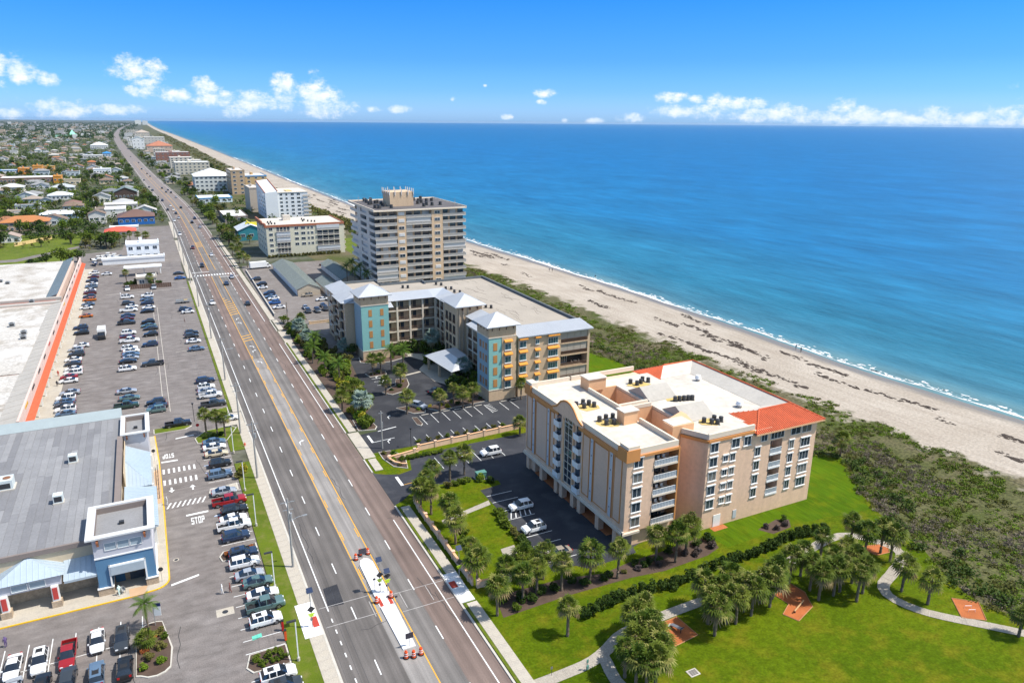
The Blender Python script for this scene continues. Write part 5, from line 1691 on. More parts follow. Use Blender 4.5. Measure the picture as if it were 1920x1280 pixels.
def build_tall():
 T = thing('high_rise', 'twelve-storey tan high-rise with white balconies and antennas on its roof', 'building', (102, 308, 0))
 top = 33.1
 MB().box(84.2, 119.5, 291.2, 328, 0, top).build('core_wall', sand, T)
 wallS = MB()
 wallS.box(91.4, 95.1, 289, 291.2, 0, top)
 wallS.box(106.3, 111.2, 289, 291.2, 0, top)
 wallS.build('pier', sand, T)
 MB().box(82.0, 84.2, 297.5, 301.5, 0, top).box(82, 84.2, 311, 316, 0, top).build('pier', rail_white, T)
 MB().box(81.4, 121.8, 288.3, 329, top, top + .55).build('roof_slab', cream, T)
 MB().box(82.4, 121, 289.3, 328, top + .55, top + .6).build('roof_deck', mat('tar_roof', (.11, .1, .1), .9, .3, .2, 2), T)
 MB().box(81.4, 81.7, 288.3, 329, top + .55, top + 1.0).box(121.5, 121.8, 288.3, 329, top + .55, top + 1.0).box(81.7, 121.5, 328.7, 329, top + .55, top + 1.0).build('parapet', cream, T)
 dz = 2.86
 rr2 = random.Random(3)
 for k in range(12):
  z = top - dz * (k + 1) + .1
  if z < 0: break
  for (x0, x1) in ((82.0, 91.3), (95.2, 106.2), (111.3, 121.6)):
   s_ = MB().box(x0, x1, 288.9, 291.2, z - .25, z).build('balcony', rail_white, T)
   r_ = MB()
   railing(r_, (x0 + .05, 289.0), (x1 - .05, 289.0), z, 1.05, .25, r=.05)
   r_.box(x0 + .05, x1 - .05, 289.06, 289.1, z + .1, z + .9)
   r_.build('railing', rail_white, s_)
   q = rr2.random()
   if q < .2:
    MB().box(x0 + .2, x1 - .2, 289.3, 289.36, z + .02, z + 2.55).build('storm_shutter', shut_white, s_)
   else:
    for t in range(3):
     xa = x0 + .5 + t * (x1 - x0) / 3
     MB().box(xa, xa + (x1 - x0) / 3 - .9, 291.12, 291.2, z + .05, z + 2.3).build('sliding_door', glass if rr2.random() < .8 else shut_white, s_)
  for x in (93.2, 108.8):
   far_window(T, x, 289, z + 1.6, 2.2, 1.1, 'S', white, glass if rr2.random() < .55 else shut_white)
  for (y0, y1) in ((289.2, 297.5), (301.5, 311), (316, 328)):
   s_ = MB().box(82.0, 84.2, y0, y1, z - .25, z).build('balcony', rail_white, T)
   r_ = MB()
   r_.box(82.0, 82.1, y0, y1, z, z + 1.0)
   r_.build('railing', rail_white, s_)
   if rr2.random() < .3:
    MB().box(82.6, 82.66, y0 + .1, y1 - .1, z + .02, z + 2.55).build('storm_shutter', shut_white, s_)
   else:
    MB().box(84.12, 84.2, y0 + .5, y1 - .5, z + .05, z + 2.3).build('sliding_door', glass, s_)
  for yy in (292, 300):
   s_ = MB().box(119.5, 121.7, yy - 3, yy + 3, z - .25, z).box(121.6, 121.7, yy - 3, yy + 3, z, z + 1).build('balcony', rail_white, T)
 MB().box(92, 102.3, 300, 310, top + .6, 39.6).build('penthouse', sand, T)
 an = MB()
 for i in range(16):
  f = i / 16 * 2 * math.pi
  x = 97.1 + 5.3 * max(-1, min(1, 1.4 * math.cos(f)))
  y = 305 + 5.2 * max(-1, min(1, 1.4 * math.sin(f)))
  an.box(x - .16, x + .16, y - .16, y + .16, 38.4, 40.9)
  an.cyl(x, y, 37.5, 41.2, .05, 5)
 a = an.build('antenna', shut_white, T)
 for i, (x, y) in enumerate(((86, 318), (88, 316), (84.5, 322), (118, 292), (110, 325))):
  MB().cyl(x, y, top + .6, top + 3.2 + i * .3, .06, 5).box(x - .4, x + .4, y - .05, y + .05, top + 2.4, top + 2.6).build('mast', galv, T)
 return T


build_tall()
tp = []
rr3 = random.Random(12)
for k in range(26):
 tp.append((rr3.choice([rr3.uniform(84, 91), rr3.uniform(104, 119)]), rr3.uniform(294, 326)))
tp.sort()
for i, (x, y) in enumerate(tp):
 t = thing('air_conditioner', 'dark condenser unit among many on the high-rise roof', 'air conditioner', (x, y, 33.7), rr3.uniform(0, 6), 'condensers on the high-rise roof')
 o1 = inst('casing', COND[0], t, (0, 0, 0), 0, (1.7, 1.7, 1.5))
 inst('grille', COND[1], t, (0, 0, .02), 0, (1.7, 1.7, 1.5))

# ------------------------------------------------------------------ cream block and white sloped block behind
def build_cream():
 T = thing('cream_condominium', 'cream five-storey block with red parapet trim and shuttered balconies', 'building', (74, 405, 0))
 c = mat('cream_stucco', (0.6, 0.57, 0.45), 0.88, 0.06, .2, 2)
 MB().box(54, 94, 391.5, 425, 0, 15.8).build('wall', c, T)
 MB().box(54, 94, 391.5, 425, 15.8, 15.9).build('roof_deck', roof_white, T)
 MB().box(53.8, 94.2, 391.2, 391.7, 15.3, 16.4).box(53.7, 54.2, 391.7, 425, 15.4, 16.4).box(93.8, 94.3, 391.7, 425, 15.3, 16.3).build('parapet', mat('brick_red_trim', (.36, .13, .07), .8), T)
 MB().box(53.3, 54.0, 391.0, 396, 15.2, 17.2).box(53.3, 54, 404, 425, 15.2, 17.2).build('parapet_block', mat('brick_red_trim', (.36, .13, .07), .8), T)
 MB().box(66, 70, 412, 416, 15.9, 18.6).build('stair_head', roof_white, T)
 dz = 2.75
 for k in range(5):
  z = 1.9 + dz * k
  for x, w in ((56.3, 1.7), (69.2, 1.8), (72.6, 2.0), (75.3, .9), (77.2, 1.2)):
   if k == 0 and x > 58: continue
   far_window(T, x, 391.5, z + 1.5, w, 1.2, 'S', white, glass)
  for (x0, x1) in ((58.9, 65.9), (79.5, 91.5)):
   s_ = MB().box(x0, x1, 390.9, 391.5, z - .2, z).build('balcony', rail_white, T)
   r_ = MB()
   railing(r_, (x0, 391.0), (x1, 391.0), z, 1.0, .3, r=.04)
   r_.build('railing', rail_white, s_)
   if (k, x0 < 70) in ((3, True), (2, True), (4, False), (0, False)):
    MB().box(x0, x1, 391.1, 391.2, z, z + 2.5).build('storm_shutter', mat('pale_shutter', (.5, .53, .56), .5, .05), s_)
   else:
    for t in range(4):
     xa = x0 + .3 + t * (x1 - x0) / 4
     MB().box(xa, xa + (x1 - x0) / 4 - .5, 391.42, 391.5, z + .05, z + 2.3).build('sliding_door', glass, s_)
  for y in (396, 402, 408, 414, 420):
   s_ = MB().box(94, 95.2, y - 2.2, y + 2.2, z - .2, z).box(95.1, 95.2, y - 2.2, y + 2.2, z, z + 1).build('balcony', rail_white, T)
   far_window(T, 54, y, z + 1.5, 1.5, 1.3, 'W')
 return T


build_cream()
condensers([(56.5, 398), (58, 398.5), (59.5, 398), (57, 405), (58.5, 405.5)], 15.9, 'on the cream block roof, street side', 'air conditioners on the cream block')
condensers([(75, 404), (76.5, 408), (77.5, 403), (76, 412), (79, 401), (80.5, 400)], 15.9, 'on the cream block roof, middle group', 'air conditioners on the cream block')


def build_white_slope():
 T = thing('white_condominium', 'white condominium whose stepped side wall slopes up with red coping', 'building', (92, 560, 0))
 c = mat('white_stucco', (0.66, 0.68, 0.7), 0.85, 0.05, .2, 2)
 w = MB()
 w.box(85.5, 107, 550, 585, 0, 18.2)
 w.prism([(77, 548), (85.5, 548), (85.5, 590), (77, 590)], 0, [18.5, 19.5, 25, 24])
 w.build('wall', c, T)
 MB().box(86, 107.2, 549.6, 585, 18.2, 18.4).build('roof_deck', roof_white, T)
 MB().box(93, 97, 556, 566, 18.4, 18.9).build('roof_patch', mat('tan_roof', (.6, .45, .2), .8), T)
 cp = MB()
 cp.tube([(77, 548, 18.7), (77, 590, 24.2)], .4, 5)
 cp.tube([(85.5, 548, 19.7), (85.5, 590, 25.2)], .4, 5)
 cp.build('coping', mat('brick_red_trim', (.36, .13, .07), .8), T)
 for k in range(6):
  z = 1.8 + 2.75 * k
  for x, wd in ((88.2, 1.8), (92.0, 1.3), (96.2, 2.0), (100.5, 2.2)):
   far_window(T, x, 550, z + 1.4, wd, 1.3)
  for y in (553, 560, 568, 576):
   far_window(T, 77, y, z + 1.4, 2.0, 1.4, 'W')
  s_ = MB().box(103.5, 108.8, 549.2, 552, z - .2, z).box(103.5, 108.8, 549.2, 549.35, z, z + .95).build('balcony', rail_white, T)
 return T


build_white_slope()

# garage blocks between the lots
def garage(name, label, x0, x1, y0, y1, ze, zr):
 T = thing(name, label, 'garage', ((x0 + x1) / 2, (y0 + y1) / 2, 0), 0, 'motor court garages')
 wall = mat('garage_wall', (.48, .4, .3), .88, .08)
 MB().box(x0 + .5, x1 - .5, y0 + .3, y1 - .3, 0, ze).build('wall', wall, T)
 rf = mat('grey_green_shingle', (.19, .215, .2), .9, .15, .6, 6)
 cx = (x0 + x1) / 2
 k = MB()
 seams(k, (x0, y1, ze), (x0, y0, ze), (cx, y0, zr), (cx, y1, zr), 1.2)
 seams(k, (x1, y0, ze), (x1, y1, ze), (cx, y1, zr), (cx, y0, zr), 1.2)
 k.face([(x0 + .5, y0 + .3, ze), (x1 - .5, y0 + .3, ze), (cx, y0 + .3, zr - .1)])
 k.build('roof', rf, T)
 MB().face([(x0 + .5, y0 + .28, ze - .02), (x1 - .5, y0 + .28, ze - .02), (cx, y0 + .28, zr - .15)]).build('gable_wall', wall, T)
 y = y0 + 1.6
 while y < y1 - 2:
  MB().box(x0 + .42, x0 + .5, y, y + 2.4, 0.05, 2.2).build('garage_door', white, T)
  y += 3.1
 return T


garage('garage_block', 'long garage with grey green pitched roof nearest the road', 50.5, 60.5, 296, 358, 2.7, 4.8)
garage('garage_block', 'second garage with pitched roof beside the high-rise palms', 71.5, 79.5, 308, 350, 2.7, 4.6)
garage('garage_block', 'short garage wing in shade behind the resort tower', 61.5, 68.5, 290, 314, 2.6, 4.4)

# ------------------------------------------------------------------ supermarket with grey strip roof
store_wall = mat('store_wall', (0.56, 0.45, 0.31), 0.88, 0.06, .3, 2)
pale_grey = mat('pale_grey_siding', (0.5, 0.5, 0.54), 0.75, 0.05, .3, 2)
store_blue = mat('store_blue', (0.09, 0.2, 0.33), 0.7, 0.07)
stone_m = mat('ledge_stone', (0.4, 0.31, 0.22), 0.9, 0.35, 1.6, 5, bump=.5)
store_metal = mat('store_metal_roof', (0.46, 0.54, 0.6), 0.4, 0.07, .4, 3, metal=.3)
slate_trim = mat('taupe_trim', (0.22, 0.18, 0.16), 0.8, .1)
strip_ms = [mat('roof_strip_%d' % i, c, .9, .16, .25, 3) for i, c in enumerate([(.215, .213, .218), (.24, .238, .242), (.19, .188, .194), (.26, .257, .26)])]
red_panel = mat('red_panel', (0.5, 0.06, 0.05), .7, .08)


def build_store():
 T = thing('supermarket', 'supermarket with grey strip roof, blue entrance tower and metal canopies', 'store', (-20, 135, 0))
 MB().box(-70, -9.8, 114, 166.5, 0, 7.5).build('wall', store_wall, T)
 ro = MB().box(-70, -9.9, 114.1, 166, 7.5, 7.56).build('roof', strip_ms[0], T)
 x = -69.9
 w = 1.15
 while x + w < -10.4:
  y = 114.2
  while y < 164:
   ln = min(rnd.uniform(9, 19), 165.0 - y)
   MB().box(x, x + w - .05, y, y + ln - .05, 7.56, 7.6 + rnd.uniform(0, .012)).build('roof_sheet', rnd.choice(strip_ms), ro)
   y += ln
  x += w
 MB().box(-70, -9.8, 113.7, 114.1, 7.2, 7.95).build('parapet', slate_trim, T)
 MB().box(-10.4, -9.5, 121.5, 153, 7.2, 8.3).build('parapet', slate_trim, T)
 k = MB()
 k.face([(-70, 165.2, 7.6), (-9.8, 165.2, 7.6), (-9.8, 167.4, 9.0), (-70, 167.4, 9.0)])
 k.face([(-70, 167.4, 9.0), (-9.8, 167.4, 9.0), (-9.8, 168.2, 7.0), (-70, 168.2, 7.0)])
 k.face([(-9.8, 165.2, 7.6), (-9.8, 168.2, 7.0), (-9.8, 167.4, 9.0)])
 k.build('back_screen', mat('green_grey_metal', (.3, .35, .36), .5, .08), T)

 def roof_box(x0, x1, y0, y1, zt, ov, rim):
  b = MB()
  b.box(x0 - ov, x1 + ov, y0 - ov, y0 + rim, zt - .25, zt)
  b.box(x0 - ov, x1 + ov, y1 - rim, y1 + .2, zt - .25, zt)
  b.box(x1 - rim, x1 + ov, y0 + rim, y1 - rim, zt - .25, zt)
  b.box(x0 - ov, x0 + rim, y0 + rim, y1 - rim, zt - .25, zt)
  b.build('eave_ring', mat('eave_white', (.6, .6, .59), .6, .08), T)
  MB().box(x0 + rim, x1 - rim, y0 + rim, y1 - rim, zt - 1.3, zt - 1.2).build('tower_deck', strip_ms[1], T)
  MB().box(x0 + rim - .01, x0 + rim + .12, y0 + rim, y1 - rim, zt - 1.2, zt - .26).box(x1 - rim - .12, x1 - rim + .01, y0 + rim, y1 - rim, zt - 1.2, zt - .26).box(x0 + rim, x1 - rim, y1 - rim - .12, y1 - rim, zt - 1.2, zt - .26).build('tower_parapet', slate_trim, T)
  MB().box((x0 + x1) / 2 - .35, (x0 + x1) / 2 + .35, (y0 + y1) / 2 - .3, (y0 + y1) / 2 + .3, zt - 1.2, zt - .75).build('vent', dark_metal, T)
 # entrance tower
 MB().box(-12.9, -5.2, 110.6, 120.5, 6.3, 8.5).build('tower_wall', pale_grey, T)
 tw = MB().box(-12.9, -5.2, 110.6, 110.9, 8.5, 9.66).box(-12.9, -12.6, 110.9, 120.5, 8.5, 9.66).box(-5.5, -5.2, 110.9, 120.5, 8.5, 9.66).box(-12.6, -5.5, 120.2, 120.5, 8.5, 9.66)
 tw.build('tower_crown', pale_grey, T)
 f = MB()
 f.box(-12.9, -11.1, 110.6, 114, 1.3, 6.3)
 f.box(-6.6, -5.2, 110.6, 120.5, 1.3, 6.3)
 f.box(-11.1, -6.6, 110.6, 112, 4.6, 6.3)
 f.build('tower_front', store_blue, T)
 MB().box(-5.18, -5.1, 110.7, 120.4, 3.2, 6.3).build('side_panel', pale_grey, T)
 MB().box(-13.1, -11.0, 110.4, 114, 0, 1.3).box(-6.7, -5.0, 110.4, 120.5, 0, 1.3).build('stone_base', stone_m, T)
 MB().box(-13.15, -10.95, 110.3, 114, 1.3, 1.42).box(-6.75, -4.95, 110.3, 120.5, 1.3, 1.42).box(-12.95, -5.15, 110.5, 110.62, 6.2, 6.4).build('stone_cap', white, T)
 MB().box(-11.1, -6.6, 110.2, 110.6, 3.3, 4.7).build('entrance_canopy', store_metal, T)
 MB().box(-11.3, -11.1, 110.3, 110.6, 1.4, 4.9).box(-6.6, -6.4, 110.3, 110.6, 1.4, 4.9).box(-11.3, -6.4, 110.25, 110.55, 4.7, 4.9).build('portal_trim', white, T)
 MB().box(-11.1, -6.6, 113.5, 114.2, 0, 4.6).build('entrance_back', mat('stone_dark', (.28, .21, .15), .9, .3, 1.5, 5), T)
 MB().box(-10.9, -9.6, 113.35, 113.5, 0, 2.6).build('sliding_door', mat('blue_glass', (.03, .1, .2), .1), T)
 MB().box(-8.9, -7.0, 113.3, 113.5, 0, 2.7).build('sliding_door', glass, T)
 for i, x in enumerate((-10.6, -8.9, -7.2)):
  window(T, x - .05, 110.6, 8.0, 1.6, 1.25, 'S', n=1, gm=mat('frosted_pane', (.3, .37, .42), .2, .1))
 for x in (-12.2, -6.0):
  MB().box(x - .14, x + .14, 109.8, 110.6, 9.1, 9.4).box(x - .14, x + .14, 110.3, 110.6, 8.4, 9.1).build('bracket', mat('rust_wood', (.3, .11, .05), .8), T)
 roof_box(-13.2, -5.0, 110.5, 120.6, 9.9, .5, .5)
 # back tower
 MB().box(-9.4, -5.2, 153.5, 163.5, 0, 7.1).build('tower_wall', pale_grey, T)
 MB().box(-9.4, -5.2, 153.5, 153.8, 7.1, 8.26).box(-9.4, -9.1, 153.8, 163.5, 7.1, 8.26).box(-5.5, -5.2, 153.8, 163.5, 7.1, 8.26).box(-9.1, -5.5, 163.2, 163.5, 7.1, 8.26).build('tower_crown', pale_grey, T)
 roof_box(-9.5, -5.0, 153.2, 163.6, 8.5, .4, .4)
 for x in (-8.8, -5.7):
  MB().box(x - .12, x + .12, 152.9, 153.5, 7.7, 8.0).box(x - .12, x + .12, 153.3, 153.5, 7.1, 7.7).build('bracket', mat('rust_wood', (.3, .11, .05), .8), T)
 # canopies on the parking side
 c = MB()
 seams(c, (-5.0, 137.0, 4.2), (-5.0, 152.2, 4.2), (-9.2, 152.2, 6.4), (-9.2, 144.5, 6.4), .6)
 seams(c, (-9.3, 137.0, 4.2), (-5.0, 137.0, 4.2), (-9.25, 144.5, 6.4), (-9.3, 144.5, 6.4), .6)
 c.box(-9.3, -5.05, 137.05, 152.1, 3.85, 4.15)
 c.build('side_canopy', store_metal, T)
 c = MB()
 seams(c, (-4.3, 121.5, 4.0), (-4.3, 136.4, 4.0), (-9.4, 136.4, 5.0), (-9.4, 121.5, 5.0), .6)
 c.box(-9.3, -4.4, 121.5, 136.3, 3.7, 3.95)
 c.build('side_canopy', store_metal, T)
 MB().box(-9.3, -9.2, 137, 152.5, 4.2, 7.3).build('side_wall', store_wall, T)
 for y in (122.3, 129, 136, 138, 145, 151.5):
  MB().box(-5.3, -4.8, y - .25, y + .25, 0, 3.9).build('post', white, T)
 for y in range(139, 152, 2):
  MB().box(-4.2, -4.1, y, y + .12, 0, .95).box(-4.2, -4.1, y, y + 1.9, .85, .95).build('handrail', dark_metal, T)
 # canopies on the south front
 c = MB()
 e = 5.05
 seams(c, (-26.0, 110.6, e), (-17.0, 110.6, e), (-21.4, 114.0, 7.1), (-21.6, 114.0, 7.1), .7)
 seams(c, (-17.0, 110.6, e), (-17.0, 116.4, e), (-21.4, 114.0, 7.1), (-21.4, 114.0, 7.1), .7)
 seams(c, (-26.0, 116.4, e), (-26.0, 110.6, e), (-21.6, 114.0, 7.1), (-21.6, 114.0, 7.1), .7)
 c.build('hip_canopy', store_metal, T)
 MB().box(-25.4, -17.5, 111.0, 114, 3.4, 5.0).build('canopy_front', pale_grey, T)
 for x in (-22.6, -20.4):
  window(T, x, 111.0, 4.2, 2.0, 1.1, 'S', n=1, gm=mat('frosted_pane', (.3, .37, .42), .2, .1))
 c = MB()
 seams(c, (-17.2, 110.6, 3.9), (-12.9, 110.6, 3.9), (-12.9, 114.0, 5.4), (-17.2, 114.0, 5.4), .7)
 seams(c, (-70, 110.6, 3.9), (-25.9, 110.6, 3.9), (-25.9, 114.0, 5.4), (-70, 114.0, 5.4), .7)
 c.box(-17.1, -13, 110.5, 110.75, 3.55, 3.9)
 c.box(-70, -26, 110.5, 110.75, 3.55, 3.9)
 c.build('lean_to_canopy', store_metal, T)
 for x in (-24.6, -18.4, -33, -41):
  MB().box(x - .45, x + .45, 110.5, 111.4, 1.1, 3.5).build('column', white, T)
  MB().box(x - .32, x + .32, 110.44, 110.5, 1.4, 3.3).build('column_panel', red_panel, T)
  MB().box(x - .65, x + .65, 110.3, 111.6, 0, 1.1).build('column_base', stone_m, T)
 MB().box(-70, -12.9, 113.9, 114.0, 0, 3.4).build('stone_front', stone_m, T)
 MB().sheet([(-12.9, 113.98, 4.9), (-70, 113.98, 4.9), (-70, 113.98, 7.4), (-12.9, 113.98, 7.4)]).build('front_band', store_wall, T)
 return T


build_store()
# rooftop units of the supermarket
for i, (x, y, sx, sy, lb) in enumerate(((-17.5, 145.5, 1.0, 1.0, 'grey rooftop unit on the supermarket, nearest the back tower'), (-18.6, 129.5, 1.0, 1.0, 'grey rooftop unit on the supermarket, nearest the entrance tower'), (-27.5, 139, 2.3, 1.8, 'large pale rooftop unit with twin brown fans at the left edge'))):
 t = thing('rooftop_unit', lb, 'rooftop unit', (x, y, 7.6), 0, 'supermarket rooftop units')
 MB().box(-sx * .8, sx * .8, -sy * .8, sy * .8, 0, .2).build('kerb', concrete, t, False)
 MB().box(-sx * .7, sx * .7, -sy * .7, sy * .7, .2, 1.5 + .3 * (i == 2)).build('casing', mat('unit_casing', (.55, .6, .6), .5, .1), t, False)
 MB().box(-sx * .55, sx * .55, -sy * .72, -sy * .7, .4, 1.3).build('louvre', dark_metal, t, False)
 for q in ((0,) if i < 2 else (-.75, .75)):
  MB().cyl(q * 1.0, 0, 1.5 + .3 * (i == 2), 1.58 + .3 * (i == 2), .45 if i < 2 else .6, 12).build('fan', mat('rust_fan', (.22, .1, .05), .7) if i == 2 else white, t, False)

# kerb and walk round the supermarket
kp = [(-70, 108.6), (-8.6, 108.6)] + arc(-6.0, 111.2, 2.3, -90, 0, 6) + [(-3.7, 135), (-3.9, 156), (-4.4, 170.6), (-70, 172)]
struct('store_walk', MB().prism(kp, -.02, .13), walk_m)
yk = MB()
kq = kp[:-1]
for a, b in zip(kq, kq[1:]):
 d = (Vector(b) - Vector(a)).normalized()
 n = Vector((d.y, -d.x)) * .22
 yk.prism([a, (a[0] + n.x, a[1] + n.y), (b[0] + n.x, b[1] + n.y), b], -.02, .14)
struct('yellow_kerb', yk, yellow_paint)
sheet('ramp', [(-9.0, 108.4), (-7.0, 108.4), (-6.6, 110.6), (-9.2, 110.6)], mat('tan_ramp', (.5, .33, .2), .85), .145)
sheet('paving_band', [(-3.72, 137), (-4.9, 137), (-4.9, 152), (-3.72, 152)], mat('tan_ramp', (.5, .33, .2), .85), .145)
# lot markings
LOTZ = 0.002
LOT = bpy.data.objects['parking_lot']


def bar(name, pts, m=line_white, z=LOTZ, parent=None):
 return MB().sheet(pts, z).build(name, m, parent or LOT)


for i in range(7):                       # two crosswalks and one diagonal row of bars
 x = -3.3 + i * .95
 bar('crossing_bar', [(x, 149.7), (x + .38, 149.7), (x + .38, 151.9), (x, 151.9)])
 bar('crossing_bar', [(x, 144.4), (x + .38, 144.4), (x + .38, 146.7), (x, 146.7)])
for i in range(8):
 x = -3.2 + i * .85
 bar('crossing_bar', [(x, 134.4), (x + .3, 134.4), (x + 1.0, 136.5), (x + .7, 136.5)])
bar('stop_bar', [(-3.4, 155.3), (-.3, 155.2), (-.3, 155.8), (-3.4, 155.9)])
bar('stop_bar', [(-.1, 130.1), (3.6, 130.2), (3.6, 130.8), (-.1, 130.7)])
bar('stop_bar', [(-3.4, 108.9), (.6, 110.0), (.6, 110.5), (-3.4, 109.4)])
bar('stop_bar', [(-.2, 167.0), (3.6, 167.6), (3.6, 168.1), (-.2, 167.5)])
for (x, y, d) in ((-2.0, 142.0, -1), (1.7, 141.4, 1)):
 bar('arrow', [(x - .16, y - d * 1.0), (x + .16, y - d * 1.0), (x + .16, y + d * .2), (x + .55, y + d * .2), (x, y + d * 1.2), (x - .55, y + d * .2), (x - .16, y + d * .2)])
# STOP words, each letter a painted sheet
GLY = {'S': [[(0, 0), (1, 0), (1, .58), (.25, .58), (.25, .8), (1, .8), (1, 1), (0, 1), (0, .42), (.75, .42), (.75, .2), (0, .2)]],
 'T': [[(.38, 0), (.62, 0), (.62, .8), (1, .8), (1, 1), (0, 1), (0, .8), (.38, .8)]],
 'O': [[(0, 0), (1, 0), (1, .2), (.25, .2), (.25, 1), (0, 1)], [(.25, .8), (.75, .8), (.75, .2), (1, .2), (1, 1), (.25, 1)]],
 'P': [[(0, 0), (.25, 0), (.25, .4), (1, .4), (1, .58), (.25, .58), (.25, .82), (.75, .82), (.75, .58), (1, .58), (1, 1), (0, 1)]]}


def word(x, y, w, h, flip):
 for i, ch in enumerate('STOP'):
  mb = MB()
  for poly in GLY[ch]:
   pts = []
   for px, py in poly:
    a, b = (i * w * 1.28 + px * w), py * h
    if flip: a, b = -a, -b
    pts.append((x + a, y + b))
   mb.sheet(pts, LOTZ)
  mb.build('stop_letter', line_white, LOT)


word(.6, 126.7, .45, 2.5, False)
word(-.9, 159.5, .45, 2.2, True)
# stall lines: plaza lot
for xa, xb, y0, y1, st in ((-24.0, -18.6, 176, 372, 2.75), (-7.5, -2.2, 205, 345, 2.75), (-1.4, 3.9, 205, 345, 2.75), (7.0, 12.2, 182, 320, 2.75), (4.6, 9.9, 131, 160, 2.75), (4.6, 9.9, 114.5, 130, 2.75), (4.8, 9.9, 80, 112, 2.75)):
 me = MB().sheet([(xa, -.06), (xb, -.06), (xb, .06), (xa, .06)], 0).mesh('stall_line', mats=[mat('worn_paint', (.3, .275, .255), .8, .25, .7, 6) if y0 > 170 else line_white])
 y = y0
 while y <= y1:
  inst('stall_line', me, LOT, (0, y, LOTZ))
  y += st
bar('lot_joint', [(-2.0, 185), (-1.85, 185), (-1.85, 346), (-2.0, 346)], concrete)
bar('lot_joint', [(-.6, 185), (-.45, 185), (-.45, 300), (-.6, 300)], concrete)
bar('lot_joint', [(-19, 330), (12, 331.5), (12, 331.8), (-19, 330.3)], concrete)
bar('lot_joint', [(3, 236), (12.5, 237.5), (12.5, 237.75), (3, 236.25)], concrete)
for i in range(7):
 x = -24 + i * 2.75
 bar('stall_line', [(x, 92.0), (x + .12, 92.0), (x + .12, 103), (x, 103)])
bar('stall_line', [(-27, 97.4), (-9, 97.6), (-9, 97.72), (-27, 97.52)])
dis = mat('pale_blue_paint', (.4, .5, .68), .7, .1)
for y in (150.2, 146.6, 131.0, 128.0):
 bar('disabled_bay_paint', [(4.4, y), (9.5, y + .2), (9.5, y + .35), (4.4, y + .15)], dis)
 bar('disabled_bay_paint', [(4.4, y), (5.9, y), (5.9, y - 1.2), (5.75, y - 1.2), (5.75, y - .15), (4.4, y - .15)], dis)
mint = mat('mint_paint', (.12, .5, .38), .7, .1)
for x, y in ((6.0, 93.6), (6.0, 90.8)):
 bar('charging_bay_mark', [(x, y), (x + 1.3, y + .2), (x + 1.3, y + 1.1), (x, y + .9)], mint)

# islands of the supermarket lot
raised('planting_island', [(3.6, 165.2)] + [(4.0, 162.2), (10.1, 161.4), (12.8, 168.0), (11.5, 169.6), (6.0, 168.8)], verge_m)
raised('planting_island', [(-4.5, 171.8), (2.2, 171.9), (3.6, 173.3), (2.0, 174.6), (-4.5, 174.6)], verge_m)
raised('planting_island', [(5.0, 175.8), (12.2, 178.2), (12.2, 182.2), (9, 181.4)], verge_m)
raised('planting_island', [(3.9, 113.8), (4.2, 112.3), (9.9, 112.2), (9.9, 115.8), (4.6, 115.2)], bed_m)
raised('planting_island', arc(-6.0, 98.6, 2.2, 60, 140, 4) + [(-8.3, 97), (-8.3, 90.0)] + arc(-6.1, 91.2, 2.2, 220, 330, 4) + [(-3.8, 94)], bed_m)
raised('planting_island', [(4.5, 85.4), (5.2, 87.9), (10.0, 88.0), (10.0, 84.0), (5.2, 84.2)], bed_m)
raised('cart_corral_island', [(4.3, 137.3), (4.6, 138.8), (9.6, 139.6), (9.6, 136.6), (4.8, 136.2)], walk_m)

# ------------------------------------------------------------------ long plaza with orange canopy
plaza_pink = mat('plaza_wall', (0.62, 0.48, 0.42), .85, .06)
orange_roof = mat('orange_canopy', (0.55, 0.12, 0.05), .6, .1, .3, 3)
old_white_roof = ground_material('weathered_white_roof', [(.46, .43, .385), (.56, .535, .5), (.3, .26, .21)], (.05, .13, 1.6))


